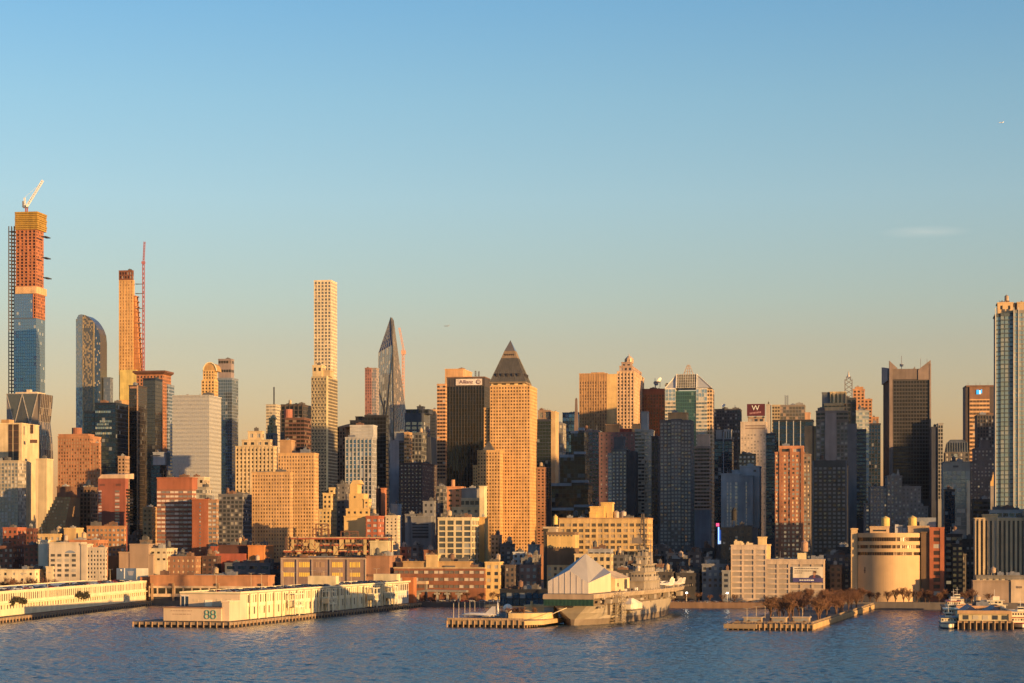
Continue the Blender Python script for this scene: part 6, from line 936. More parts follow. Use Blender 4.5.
def leaves(m, c, r, n, s_):
    for _ in range(n):
        d = Vector((random.gauss(0, 1), random.gauss(0, 1), random.gauss(0, .8))).normalized() * (random.random() ** .4); p = Vector(c) + Vector((d.x * r[0], d.y * r[1], d.z * r[2])); a = Vector((random.gauss(0, 1), random.gauss(0, 1), random.gauss(0, 1))).normalized() * s_ * random.uniform(.6, 1.3); q = a.cross(Vector((random.gauss(0, 1), random.gauss(0, 1), random.gauss(0, 1)))).normalized() * s_ * .6
        m.quad(p - a - q, p + a - q * .4, p + a + q, p - a * .5 + q)
EVG = wall((.045, .04, .022), .8)
bpy.data.objects.remove(b.root)
for k, (yy, lab) in enumerate(((72, 'dark bush draped over the gallery of the leftmost shed, nearer the frame edge'), (196, 'dark bush draped over the gallery of the leftmost shed, where lower wall turns pale'))):
    m = MB()
    for j in range(6): leaves(m, (0, (j - 2.5) * 4.2, random.uniform(-1, .8)), (1.2, 3, random.uniform(1.6, 2.6)), 130, .45)
    o = m.build('bush', EVG, None, SHED90.o + SHED90.u * 47 + SHED90.v * yy + Vector((0, 0, GZ + 8.2)), -SHED90.rot); tag(o, lab, 'bush')
# middle pier with numbered head house
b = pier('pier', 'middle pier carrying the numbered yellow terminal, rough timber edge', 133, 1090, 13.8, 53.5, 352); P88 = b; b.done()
b = Bld('terminal_shed', 'long yellow terminal shed with number on its river end and rooftop car park', 133, 1090, 13.8)
HEADC = wall((.66, .50, .34), .7, .2)
b.tm(14, 46, 7, 16, 0, 6.6, 0, solid(HEADC), clutter=0, roofmat=wall((.34, .2, .12)), para=.5); b.tm(46.05, 50, 8, 15, 0, 9.6, 0, solid(HEADC), clutter=0)
b.tm(16.5, 50, 23.1, 10, 0, 13.6, 0, solid(HEADC), roof=False, clutter=0)
m = MB(); m.box(17.4, 22.95, 7.2, 21.2, 23.3, 12.3); o = b.part(m, 'large_window', glass((.06, .10, .16), .6, .08, .1)); m = MB(); m.box(19, 22.8, 7.2, 19.4, 22.94, 12.3); m.box(17, 22.8, 12.31, 21.6, 22.94, 12.7); m.build('window_frame', WPAINT, o)
m = MB(); m.box(30.5, 22.9, 6.5, 34.5, 23.3, 10.4); b.part(m, 'white_door', wall((.84, .76, .55), .6)); m = MB(); m.box(24, 22.95, 9.5, 26.8, 23.2, 11); m.box(37, 22.95, 9.6, 39.8, 23.2, 11.2); m.box(42.5, 22.95, 9.8, 45.6, 23.2, 11.2); b.part(m, 'vent_panel', wall((.74, .58, .38)))
TEAL = plain('teal_paint', (.12, .34, .30), .6); nb = empty('number_sign', (38.4, 6.9, 3.5)); nb.parent = b.root; nb.scale = (.74, 1, .74)
for k in (0, 1):
    m = MB(); X = k * 4.7
    for zc_, r in ((1.35, 1.5), (-1.45, 1.7)):
        for i in range(14): f0, f1 = 2 * math.pi * i / 14, 2 * math.pi * (i + 1) / 14; m.bar((X + r * 1.05 * math.cos(f0), -.05, zc_ + r * math.sin(f0)), (X + r * 1.05 * math.cos(f1), -.05, zc_ + r * math.sin(f1)), .22)
    m.build('numeral', TEAL, nb)
m = MB()
for z, x0, x1 in ((5, 18, 30), (3.2, 19, 29)):
    x = x0
    while x < x1: w_ = random.uniform(.6, 1.8); m.box(x, 6.92, z, x + w_, 6.98, z + .5); x += w_ + .4
b.part(m, 'faded_lettering', wall((.44, .30, .22)))
b.tm(16.5, 50, 33.2, 268, 0, 6.9, 0, S('grid', WY, GP, 7.4, 6.5, .74, .4, .35, faces='R', top=.4), roof=False); b.tm(16.5, 50, 33.3, 267.5, 6.92, 13.6, 6.92, S('grid', WY, GP, 3.7, 6, .42, .30, .6, faces='R', top=.7), roof=False)
b.tm(17, 49, 301, 34, 0, 6.9, 0, S('grid', wall((.66, .63, .56)), GP, 5, 6, .7, .6, .3, faces='R'), roof=False); b.tm(17, 49, 301.1, 33.5, 6.92, 13.4, 6.92, S('grid', wall((.74, .68, .55)), GP, 4.6, 6, .3, .3, .4, faces='R', top=.7), roof=False)
m = MB(); m.box(16.3, 22.9, 13.62, 50.3, 335, 13.9); o = b.part(m, 'parking_roof', wall((.20, .19, .18))); m = MB(); m.box(50, 22.8, 13.91, 50.5, 335, 14.9); m.box(16.3, 22.75, 13.91, 49.98, 23.2, 14.8); m.box(16.2, 23.21, 13.91, 16.6, 335, 14.8); m.build('parapet', WY, o)
for k in range(22): m = MB(); Y = 36 + k * 12.3; m.box(50.62, Y, 0, 51.2, Y + .9, 13.6); b.part(m, 'pilaster', WY)
m = MB(); m.box(44, 337, 0, 52, 344, 17); b.part(m, 'brick_pylon', wall((.46, .16, .06))); m = MB(); m.box(22, 210, 13.91, 40, 216, 20); b.part(m, 'stair_bulkhead', wall((.74, .60, .36))); m = MB(); m.box(30, 318, 13.91, 46, 326, 19.5); b.part(m, 'stair_bulkhead', wall((.70, .58, .36)))
b.done(); SHED88 = b
def gangway(y, label):
    e = empty('boarding_gangway', SHED88.o + SHED88.u * 52.6 + SHED88.v * y + Vector((0, 0, GZ - .25)), -SHED88.rot); tag(e, label, 'gangway'); m = MB()
    for yy in (0, 7, 14):
        for x in (-.6, 3.4): m.bar((x, yy, 0), (x, yy, 12.2), .28)
    for z in (5, 8.6, 12.2):
        for x in (-.6, 3.4): m.bar((x, 0, z), (x, 14, z), .25)
    for yy in (0, 7): m.bar((3.4, yy, 5), (3.4, yy + 7, 8.6), .18); m.bar((3.4, yy + 7, 5), (3.4, yy, 8.6), .18)
    m.build('frame', wall((.84, .74, .5), .6), e); m = MB(); m.box(-.3, .5, 5.2, 3.2, 13.5, 8.2); m.build('cabin', wall((.80, .70, .46), .6), e); m = MB()
    for k in range(5): m.box(3.18, 1.2 + 2.4 * k, 6, 3.3, 2.8 + 2.4 * k, 7.6)
    m.build('cabin_window', G_DARK, e); m = MB()
    for yy in (0, 14): m.box(-.9, yy - .9, 0, 3.9, yy + .9, .8)
    m.build('bogie', DMETAL, e)
for y, l in ((92, 'white boarding gangway frame nearest the river end of the numbered terminal'), (150, 'white boarding gangway frame halfway along the numbered terminal'), (236, 'tall white gangway frame in front of blank wall near inner end of terminal'), (272, 'innermost white boarding gangway beside the pale end of the terminal')): gangway(y, l)
# brick head house along the quay between the two sheds
b = Bld('terminal_building', 'long two-storey brick head house with white bands joining the two sheds', 150, 1456); b.tier(150, 268, 576.5, solid(wall((.42, .20, .10))), dep=16, base=586, clutter=4); b.tier(149, 270, 586, S('ribbon', wall((.55, .40, .26)), G_BLK, 6, 4.6, .16, .35, .5), dep=18, y=-1, base=597, clutter=0, roof=False); b.tier(149, 270, 597, solid(DKB), dep=18, y=0, clutter=0, roof=False)
for px in (152, 173, 218, 262): m = MB(); m.box(b.lx(px), -2, 0, b.lx(px) + 1.4, -1, b.lz(583)); b.part(m, 'pier_post', WOODP)
b.done()
# elevated roadway
b = Bld('elevated_roadway', 'cream elevated road ramp on columns right of the middle pier', 377, 1436, cat='road ramp'); m = MB(); m.box(b.lx(377), 0, b.lz(584), b.lx(426), 9, b.lz(581)); b.part(m, 'upper_deck', wall((.52, .36, .22)))
m = MB(); P_ = [(380, 594.5), (395, 593.5), (408, 592), (420, 590.3), (430, 589), (470, 589.5)]
for (p, z), (q, z2) in zip(P_, P_[1:]): m.hexa([(b.lx(p), -14, b.lz(z + 2)), (b.lx(q), -14, b.lz(z2 + 2)), (b.lx(q), -6, b.lz(z2 + 2)), (b.lx(p), -6, b.lz(z + 2))], [(b.lx(p), -14, b.lz(z)), (b.lx(q), -14, b.lz(z2)), (b.lx(q), -6, b.lz(z2)), (b.lx(p), -6, b.lz(z))])
b.part(m, 'curved_ramp', wall((.24, .22, .20)))
for px in (382, 399, 420, 440, 450, 461): m = MB(); X = b.lx(px); m.box(X, -13, 0, X + 1, -7, b.lz(591)); m.box(X - 1.4, -13.3, b.lz(593.8), X + 2.4, -6.8, b.lz(592)); b.part(m, 'column', wall((.30, .27, .24)))
for px in (381, 396, 411, 424): m = MB(); X = b.lx(px); m.box(X, 2, 0, X + 1, 7, b.lz(584)); b.part(m, 'column', wall((.2, .17, .14)))
b.done()
# quay wall and riverside road
m = MB(); A = shore(92); Bq = shore(190); m.hexa([A - V * .4, Bq - V * .4, Bq + V * .6, A + V * .6], [p + Vector((0, 0, 3.9)) for p in (A - V * .4, Bq - V * .4, Bq + V * .6, A + V * .6)]); o = m.build('quay_wall', wall((.24, .145, .09))); tag(o, 'low tan retaining wall at the water between warship and tree-covered pier', 'wall')
m = MB(); A = shore(186); Bq = shore(330); m.hexa([A - V * 6, Bq - V * 6, Bq + V * .6, A + V * .6], [p + Vector((0, 0, 3.6)) for p in (A - V * 6, Bq - V * 6, Bq + V * .6, A + V * .6)]); m.hexa([p + Vector((0, 0, 3.61)) for p in (A - V * 5.8, Bq - V * 5.8, Bq - V * 5.2, A - V * 5.2)], [p + Vector((0, 0, 4.7)) for p in (A - V * 5.8, Bq - V * 5.8, Bq - V * 5.2, A - V * 5.2)]); o = m.build('quay_wall', wall((.13, .11, .10))); tag(o, 'dark waterside promenade edge below the rounded building', 'wall')
m = MB(); A = shore(-520); Bq = shore(520); m.hexa([A + V * 14 + Vector((0, 0, 3.004)), Bq + V * 14 + Vector((0, 0, 3.004)), Bq + V * 34 + Vector((0, 0, 3.004)), A + V * 34 + Vector((0, 0, 3.004))], [A + V * 14 + Vector((0, 0, 3.02)), Bq + V * 14 + Vector((0, 0, 3.02)), Bq + V * 34 + Vector((0, 0, 3.02)), A + V * 34 + Vector((0, 0, 3.02))]); struct(m.build('road', wall((.05, .05, .052))))
m = MB()
for k in range(130):
    p = shore(-520 + 8 * k) + V * 24; c = [p - V * .08, p + U * 3 - V * .08, p + U * 3 + V * .08, p + V * .08]; m.quad(*[q + Vector((0, 0, 3.026)) for q in c])
struct(m.build('road_marking', WPAINT))
# small pier with flagpoles and delta-wing airliner
b = pier('pier', 'small pier with flagpoles, white delta-wing airliner and yellow end wall', 447, 1086, 16, 41.5, 300, wall((.44, .30, .16)), 2.9, 2.2, 3.6); P86 = b
m = MB(); m.hexa([(41.52, .5, -1.6), (49, 10, -1.6), (49, 60, -1.6), (41.52, 60, -1.6)], [(41.52, .5, .6), (49, 10, .6), (49, 60, .6), (41.52, 60, .6)]); b.part(m, 'chamfered_corner', wall((.55, .36, .17)))
m = MB(); m.box(.2, .2, .65, 41.3, .4, 1.8); 
for k in range(30): m.box(k * 1.4, .15, .65, k * 1.4 + .15, .45, 1.9)
b.part(m, 'railing', wall((.5, .34, .2))); b.done()
ZD = 3.65
def on(bl, u, v, z=ZD): return bl.o + bl.u * u + bl.v * v + Vector((0, 0, z))
FP = None
for k in range(11):
    if k == 0:
        FP = empty('flagpole', on(P86, 2.5, 6)); m = MB(); m.cyl(0, 0, 0, 8.4, .13, .08, 8); m.build('pole', wall((.74, .60, .42), .5), FP); m = MB(); m.cyl(0, 0, 0, .5, .4, .3, 8); m.build('base', CONCR, FP); m = MB(); m.cyl(0, 0, 8.4, 8.7, .18, .1, 8); m.build('finial', METAL, FP); o = FP
    else: o = copy_tree(FP)
    o.location = on(P86, 2.0 + (0 if k < 2 else .5), 5 + k * 9); tag(o, 'bare pale flagpole in the row along left edge of small airliner pier', 'flagpole', 'flagpoles in a row on the small pier')
ac = empty('delta_airliner', on(P86, 13, 14), -P86.rot + R(172)); ac.scale = (.62, .62, .62); tag(ac, 'white delta-wing airliner with tall tail fin parked on small pier', 'aircraft'); WA = wall((.80, .72, .62), .35, .1)
def fus(m, pts, n=12):
    for (x, r, z), (x2, r2, z2) in zip(pts, pts[1:]):
        c = [(math.cos(2 * math.pi * k / n), math.sin(2 * math.pi * k / n)) for k in range(n)]; m.hexa([(x, r * a, z + r * q) for a, q in c], [(x2, r2 * a, z2 + r2 * q) for a, q in c])
m = MB(); fus(m, [(-16, .15, 4.4), (-12, .9, 4.2), (-4, 1.4, 4.1), (8, 1.4, 4.1), (13, .9, 3.9), (17, .12, 3.5)]); m.build('fuselage', WA, ac); m = MB(); m.hexa([(6, 0, 3.3), (-9, -9, 3.4), (-12, -9, 3.4), (-12, 9, 3.4), (-9, 9, 3.4)], [(6, 0, 3.6), (-9, -9, 3.55), (-12, -9, 3.55), (-12, 9, 3.55), (-9, 9, 3.55)]); m.build('delta_wing', WA, ac); m = MB(); m.hexa([(-6, -.15, 5.2), (-15, -.15, 5), (-15, .15, 5), (-6, .15, 5.2)], [(-12.2, -.1, 11), (-15.2, -.1, 11), (-15.2, .1, 11), (-12.2, .1, 11)]); m.build('tail_fin', WA, ac)
for x, y in ((10, 0), (-6, 3), (-6, -3)): m = MB(); m.bar((x, y, .5), (x, y, 3.5), .2); m.box(x - .6, y - .3, 0, x + .6, y + .3, 1); m.build('landing_gear', DMETAL, ac)
for y in (4, -4): m = MB(); m.box(-12, y - 1, 2.4, -5, y + 1, 3.3); m.build('engine_nacelle', wall((.5, .45, .4)), ac)
rd = empty('radar_dome', on(P86, 20, 44)); tag(rd, 'round white dome on a short stand behind the delta-wing airliner', 'dome'); m = MB(); n = 16
for i in range(8): t0, t1 = -1.3 + i * 2.6 / 8 * 1.08, -1.3 + (i + 1) * 2.6 / 8 * 1.08; m.cyl(0, 0, 4.6 + 2.6 * math.sin(t0), 4.6 + 2.6 * math.sin(min(t1, 1.55)), 2.6 * math.cos(t0), max(.05, 2.6 * math.cos(min(t1, 1.55))), n)
m.build('dome', wall((.82, .74, .62), .5, .1), rd); m = MB(); m.cyl(0, 0, 0, 2.4, 1.2, 1, 12); m.build('stand', METAL, rd)
sp = empty('white_spire', on(P86, 15.6, 40)); tag(sp, 'slim white pointed pylon standing left of the white dome', 'pylon'); m = MB(); m.cyl(0, 0, 0, 5, .8, .6, 10); m.cyl(0, 0, 5, 10, .6, .08, 10); m.build('shaft', WA, sp); m = MB(); m.box(-1.2, -1.2, 0, 1.2, 1.2, .8); m.build('plinth', CONCR, sp)
b = Bld('pier_building', 'low curved yellow-walled building at the right end of the small pier', 511, 1092, 16); b.root.location.z = ZD; m = MB(); N = 14; ring = [(18.5 * math.sin(math.pi / 2 * k / N), 14 - 12 * math.cos(math.pi / 2 * k / N) + 2) for k in range(N + 1)]
m.hexa([(x - 2, y - 2, 0) for x, y in ring] + [(16.5, 34, 0), (-2, 34, 0)], [(x - 2, y - 2, 3.2) for x, y in ring] + [(16.5, 34, 3.2), (-2, 34, 3.2)]); b.part(m, 'curved_wall', wall((.70, .50, .24))); b.tm(0, 16, 26, 14, 3.22, 6, 3.22, solid(wall((.62, .46, .26))), clutter=1); m = MB(); m.box(3.5, 25, 6, 4.6, 26.4, 9); b.part(m, 'chimney', wall((.7, .5, .24))); m = MB(); m.box(11, 25.7, 3.4, 16.05, 25.98, 5.6); b.part(m, 'grey_shutter', GREY); b.done()
b = Bld('pavilion_building', 'dark glass visitor pavilion on the quay left of the green-banded stern', 541, 1330, 12); b.tier(500, 552, 590.5, S('curtain', BLK, G_NAVY, 4, 4, .1, .2), dep=20, clutter=4); b.done()
# ------------------------------------------------------------------ the warship museum
b = Bld('warship', 'beige aircraft carrier moored stern-on with island tower and green banded stern', 547, 1108, 17.5, 'ship'); HULL = wall((.36, .30, .225), .7, .18); HUL2 = wall((.19, .145, .105), .7, .2); b.root.location.z = 0; b.root.scale = (1, .84, 1)
CU = 14.0
def loft(name, rows, mat):
    """rows: list of (z, [(v, half)...]) rings from bottom to top"""
    m = MB(); n = len(rows[0][1])
    def ring(r): z, st = r; return [(CU + h, v, z) for v, h in st] + [(CU - h, v, z) for v, h in reversed(st)]
    for r0, r1 in zip(rows, rows[1:]): m.hexa(ring(r0), ring(r1))
    return b.part(m, name, mat)
vs = (0, 6, 16, 40, 80, 130, 180, 220, 245, 258)
loft('waterline_band', [(-1, list(zip(vs, (.6, 3.5, 8, 13, 15, 15, 13, 8, 3, .5)))), (3.2, list(zip(vs, (1.2, 5, 9.5, 14, 15.5, 15.5, 13.5, 8.5, 3.5, .7))))], HUL2)
vs2 = (-3, 4, 16, 40, 80, 130, 180, 220, 247, 262)
loft('hull', [(3.21, list(zip(vs, (1.2, 5, 9.5, 14, 15.5, 15.5, 13.5, 8.5, 3.5, .7)))), (6.5, list(zip((-2, 5, 16, 40, 80, 130, 180, 220, 246, 260), (4.5, 8, 11.5, 14.6, 15.6, 15.6, 13.8, 9.2, 4.2, 1)))), (10.4, list(zip(vs2, (8.5, 11, 13, 15, 15.8, 15.8, 14.4, 10.5, 5.5, 1.6))))], HULL)
loft('gallery_deck', [(10.42, list(zip(vs2, (7, 9.5, 11.5, 13.6, 14.4, 14.4, 13, 9, 5, 1.4)))), (14.4, list(zip(vs2, (9, 11, 12.5, 14, 14.6, 14.6, 13.4, 10, 6, 2))))], wall((.20, .15, .11), .7))
fd = ((-9, 13.6), (0, 14.2), (20, 14.6), (60, 16), (100, 18), (150, 18.5), (200, 17.5), (235, 14.5), (258, 11), (266, 8.5))
loft('flight_deck', [(14.42, [(v, h - .6) for v, h in fd]), (16.4, fd), (16.7, [(v, h - .1) for v, h in fd])], wall((.40, .31, .215), .75))
GRN = plain('green_curtain', (.02, .065, .045), .6); m = MB()
for k in range(26): X = CU - 13.5 + 27 * k / 26; m.box(X, -9.6 - .12 * (k % 2), 10.6, X + 27 / 26 - .04, -8.9, 14.0)
b.part(m, 'green_stern_band', GRN); m = MB(); m.box(CU - 13.8, -9.75, 14.02, CU + 13.8, -8.6, 16.4); b.part(m, 'stern_cap', wall((.46, .33, .22)))
for v in (14, 31, 52, 90, 128, 171, 210):
    m = MB(); hh = random.uniform(2, 5); m.box(CU + 14.8, v, 11.4, CU + 17.4 + random.uniform(0, .8), v + random.uniform(4, 9), 11.4 + hh * .6); b.part(m, 'sponson', HULL)
for v in (20, 36, 66, 104): m = MB(); m.box(CU + 14.5, v, 4.4 + random.random(), CU + 16, v + .4, 14); b.part(m, 'hull_pipe', HUL2)
m = MB(); X = CU + 17.2
for k in range(9): z = 1.5 + k * 1.7; m.box(X - 1, 33, z, X + 2.4, 41, z + .25); m.bar((X + 2.2, 33 if k % 2 else 41, z), (X + 2.2, 41 if k % 2 else 33, z + 1.7), .16)
for y in (33, 41):
    for x in (X - 1, X + 2.4): m.bar((x, y, .5), (x, y, 16.4), .22)
b.part(m, 'stair_tower', wall((.40, .33, .24)))
# island
i0 = CU + 7.5
isl = [(i0, 106, 16.7, i0 + 9, 152, 22), (i0 + .8, 110, 22.02, i0 + 8.4, 148, 27), (i0 + 1, 114, 27.02, i0 + 8, 142, 31.5), (i0 + 1.6, 118, 31.52, i0 + 7.4, 134, 36), (i0 + 2.2, 121, 36.02, i0 + 6.8, 129, 39.5)]
for q in isl: m = MB(); m.box(*q); m.box(q[0] - .8, q[1] - 1, q[5] - .5, q[3] + .8, q[4] + 1, q[5] - .02); b.part(m, 'island_tier', wall((.34, .285, .22), .7, .4))
m = MB()
for q in isl[1:]:
    for k in range(6): y = q[1] + (q[4] - q[1]) * (k + .3) / 6; m.box(q[3] - .1, y, q[2] + 2.2, q[3] + .12, y + (q[4] - q[1]) / 10, q[2] + 3.3)
    for k in range(4): x = q[0] + (q[3] - q[0]) * (k + .25) / 4; m.box(x, q[1] - .12, q[2] + 2.2, x + .9, q[1] + .1, q[2] + 3.3)
b.part(m, 'island_windows', G_DARK)
m = MB(); m.hexa([(i0 + 2, 136, 31.6), (i0 + 7, 136, 31.6), (i0 + 7, 142, 31.6), (i0 + 2, 142, 31.6)], [(i0 + 2.6, 138, 38), (i0 + 6.4, 138, 38), (i0 + 6.4, 143, 38), (i0 + 2.6, 143, 38)]); b.part(m, 'funnel', wall((.30, .24, .18)))
mx = i0 + 4.5; m = MB()
for a_, c_ in ((-1.6, -1.6), (1.6, -1.6), (0, 1.8)): m.bar((mx + a_, 125 + c_, 39.5), (mx + a_ * .3, 125 + c_ * .3, 60), .34)
for z in (42, 45, 48, 51, 54, 57): m.bar((mx - 5 + (z - 42) * .3, 125, z), (mx + 5 - (z - 42) * .3, 125, z), .2); m.box(mx - 1.6, 123.4, z + .2, mx + 1.6, 126.6, z + .5)
b.part(m, 'tripod_mast', wall((.13, .105, .09))); m = MB(); m.box(mx - 5, 118, 43, mx + 1, 118.5, 46.4); b.part(m, 'radar_panel', wall((.25, .2, .16))); m = MB(); m.bar((mx + 6, 118, 31), (mx + 6, 118, 46), .14); m.bar((mx - 4, 131, 36), (mx - 4, 131, 49), .14); m.bar((mx, 125, 55), (mx, 125, 58.5), .12); b.part(m, 'whip_antenna', METAL)
for y, z, r in ((112, 29, 1.5), (146, 29, 1.6), (132, 38.5, 1.3)): m = MB(); m.cyl(mx, y, z - 1.5, z, .9, .9, 10); m.cyl(mx, y, z + .01, z + r, r, r * .4, 12); b.part(m, 'gun_director', wall((.5, .42, .32)))
for k in range(30): m = MB() if k == 0 else m; y = 40 + k * 7.2; m.box(CU + 14 + 3.4 * min(1, y / 100), y, 16.72, CU + 14.4 + 3.4 * min(1, y / 100), y + .2, 17.8)
b.part(m, 'deck_rail', HULL); rr_ = random.Random(5)
for k in range(26):
    q = isl[rr_.randrange(5)]; z = q[5] if rr_.random() < .5 else rr_.uniform(q[2], q[5]); m = MB(); x = rr_.uniform(q[0] - 1, q[3]); y = rr_.uniform(q[1] - 2, q[4]); s_ = rr_.uniform(.5, 1.6); m.box(x, y, z, x + s_, y + s_ * 2, z + s_ * 1.3); m.bar((x, y, z), (x, y, z + rr_.uniform(2, 5)), .1); b.part(m, 'deck_fitting', rr_.choice((HULL, HUL2, METAL, wall((.5, .42, .32)))))
for k in range(34):
    v_ = rr_.uniform(70, 240); x = CU + rr_.uniform(4, 15); s_ = rr_.uniform(.6, 1.8); m = MB(); m.box(x, v_, 16.71, x + s_, v_ + s_ * 2, 16.71 + s_ * rr_.uniform(.5, 1.6)); b.part(m, 'deck_locker', rr_.choice((HULL, HUL2, METAL, WPAINT)))
for k in range(44):
    v_ = rr_.uniform(6, 225); hw_ = 12.5 + 2.2 * min(1, v_ / 40) - max(0, (v_ - 180) / 14); z = rr_.uniform(8.5, 15.5); s_ = rr_.uniform(.4, 1.3); m = MB(); m.box(CU + hw_ - .5, v_, z, CU + hw_ + rr_.uniform(.5, 1.3), v_ + s_ * 3, z + s_); b.part(m, 'gallery_fitting', rr_.choice((HULL, HULL, HUL2, wall((.40, .335, .25)))))
b.done(); SHIP = b; SHIP.v = SHIP.v * .84
m = MB(); A = on(SHIP, CU - 2, -5, 9.5); q = on(P86, 46, 14, 4); m.bar(A, q, .14); o = m.build('mooring_line', wall((.66, .54, .38))); tag(o, 'pale mooring rope stretched from carrier stern to the small pier', 'rope')
# white pavilion on the flight deck
e = empty('tent_pavilion', SHIP.o + SHIP.u * 2 + SHIP.v * -6 + Vector((0, 0, 16.72)), -SHIP.rot); tag(e, 'big white peaked pavilion with bluish roof on the carrier stern deck', 'pavilion'); TW = wall((.66, .57, .49), .6, .12); TR = wall((.36, .335, .315), .5, .12)
eL, eM, eR = (0, 0, 6.6), (11.5, 0, 12.4), (22, 0, 5.8); ap = (15, 20, 21); bL, bR, bM = (0, 58, 6.6), (22, 46, 10.5), (15, 58, 13)
m = MB(); m.poly([(0, 0, 0), (22, 0, 0), eR, eM, eL]); m.build('front_wall', TW, e); m = MB(); m.poly([(22, 0, 0), (22, 46, 0), bR, eR]); m.poly([(22, 46, 0), (15, 58, 0), bM, bR]); m.poly([(15, 58, 0), (0, 58, 0), bL, bM]); m.poly([(0, 58, 0), (0, 0, 0), eL, bL]); m.build('side_wall', wall((.74, .60, .40), .6, .12), e)
m = MB(); m.poly([eL, eM, ap]); m.poly([eL, ap, bM, bL]); m.poly([eM, eR, ap]); m.poly([eR, bR, bM, ap]); m.build('roof', TR, e); m = MB()
for k in range(1, 7): X = 22 * k / 7; m.bar((X, -.08, .1), (X, -.08, (6.6 + 5.8 * X / 11.5) if X < 11.5 else (12.4 - 6.6 * (X - 11.5) / 10.5)), .1)
m.build('panel_seams', wall((.45, .38, .33)), e); m = MB(); m.box(-1, -1.2, -.02, 23, 63, .25); m.build('base_plate', DMETAL, e)
e = empty('deck_house', SHIP.o + SHIP.u * 8 + SHIP.v * 64 + Vector((0, 0, 16.72)), -SHIP.rot); tag(e, 'cream gabled deck house between white pavilion and the carrier island', 'deck house'); m = MB(); m.box(0, 0, 0, 15, 32, 7); m.build('wall', wall((.68, .52, .30)), e); m = MB(); m.hexa([(-.4, -.4, 7.01), (15.4, -.4, 7.01), (15.4, 32.4, 7.01), (-.4, 32.4, 7.01)], [(5, 1, 11.8), (7, 1, 11.8), (7, 31, 10.8), (5, 31, 10.8)]); m.build('roof', wall((.60, .45, .30)), e); m = MB(); m.box(14.9, 20, 1, 15.2, 26, 6.4); m.build('dark_door', DMETAL, e); m = MB(); m.box(14.9, 5, 2.6, 15.2, 7, 4.6); m.build('window', G_DARK, e)
e = empty('marquee_tent', SHIP.o + SHIP.u * (CU + 16.3) + SHIP.v * 46 + Vector((0, 0, 7.4)), -SHIP.rot); tag(e, 'small white peaked marquee on a platform along the carrier side', 'tent'); m = MB(); m.box(0, 0, 0, 5.4, 26, 2.8); m.build('wall', wall((.80, .70, .52), .6), e); m = MB(); m.hexa([(-.3, -.3, 2.81), (5.7, -.3, 2.81), (5.7, 26.3, 2.81), (-.3, 26.3, 2.81)], [(2, 11, 5.8), (3, 11, 5.8), (3, 15, 5.8), (2, 15, 5.8)]); m.build('roof', wall((.82, .70, .50), .6), e); m = MB(); m.box(-1, -1, -.6, 6.4, 27, -.01); m.build('platform', HUL2, e)
def jet(loc, rz, label, c_=(.74, .66, .54), first=[None]):
    if first[0] is None:
        o = empty('jet_aircraft', loc, rz); M_ = wall(c_, .45, .15); m = MB(); fus(m, [(-7, .35, 2), (-5, .85, 2), (0, 1, 2), (4, .8, 1.9), (7.5, .08, 1.7)], 10); m.build('fuselage', M_, o); m = MB(); m.hexa([(2, 0, 1.7), (-2.5, -5.5, 1.8), (-4, -5.5, 1.8), (-3.4, 0, 1.7), (-4, 5.5, 1.8), (-2.5, 5.5, 1.8)], [(2, 0, 2), (-2.5, -5.5, 1.95), (-4, -5.5, 1.95), (-3.4, 0, 2), (-4, 5.5, 1.95), (-2.5, 5.5, 1.95)]); m.build('wing', M_, o); m = MB(); m.hexa([(-4.2, -.1, 2.8), (-7, -.1, 2.6), (-7, .1, 2.6), (-4.2, .1, 2.8)], [(-6.2, -.08, 5.4), (-7.6, -.08, 5.4), (-7.6, .08, 5.4), (-6.2, .08, 5.4)]); m.build('tail_fin', M_, o); m = MB(); fus(m, [(1, .3, 2.9), (2.4, .55, 2.8), (4.4, .2, 2.5)], 8); m.build('canopy', G_DARK, o); m = MB()
        for x, y in ((4, 0), (-2, 1.4), (-2, -1.4)): m.bar((x, y, 0), (x, y, 1.6), .16)
        m.build('landing_gear', DMETAL, o); first[0] = o
    else: o = copy_tree(first[0]); o.location = loc; o.rotation_euler = (0, 0, rz)
    tag(o, label, 'aircraft', 'jets parked on the carrier deck'); return o
for u_, v_, a_, l in ((28, 168, 200, 'white jet parked on carrier deck nearest the island'), (26, 184, 215, 'white jet second from the island on the carrier deck'), (27, 200, 190, 'white jet third from the island on the carrier deck'), (24, 216, 210, 'white jet fourth from the island on the carrier deck'), (23, 232, 195, 'white jet parked closest to the carrier bow, on the right edge'), (14, 246, 230, 'lone white jet at the very tip of the carrier bow')): jet(SHIP.o + SHIP.u * u_ + SHIP.v * v_ + Vector((0, 0, 16.72)), R(a_) - SHIP.rot, l)
# ------------------------------------------------------------------ tree-covered pier on the right
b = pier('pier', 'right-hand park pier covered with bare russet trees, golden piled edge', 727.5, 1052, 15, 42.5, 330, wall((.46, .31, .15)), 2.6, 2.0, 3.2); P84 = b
m = MB(); m.box(-1.5, -3, -2.2, 15, -.5, .1); b.part(m, 'lower_landing', wall((.34, .24, .14))); m = MB(); m.box(42.52, .5, -2.4, 42.9, 329, .2); b.part(m, 'side_wall', wall((.58, .38, .16))); m = MB()
for x0, y0, x1, y1 in ((.2, .2, 42.3, .32), (42.2, .33, 42.4, 329)): m.box(x0, y0, .9, x1, y1, 1.0); m.box(x0, y0, 1.35, x1, y1, 1.45)
for k in range(28): m.box(k * 1.55, .18, .26, k * 1.55 + .12, .36, 1.5)
for k in range(110): m.box(42.15, 1 + k * 3, .26, 42.45, 1.15 + k * 3, 1.5)
b.part(m, 'railing', wall((.5, .36, .22))); b.done(); ZP = 3.28
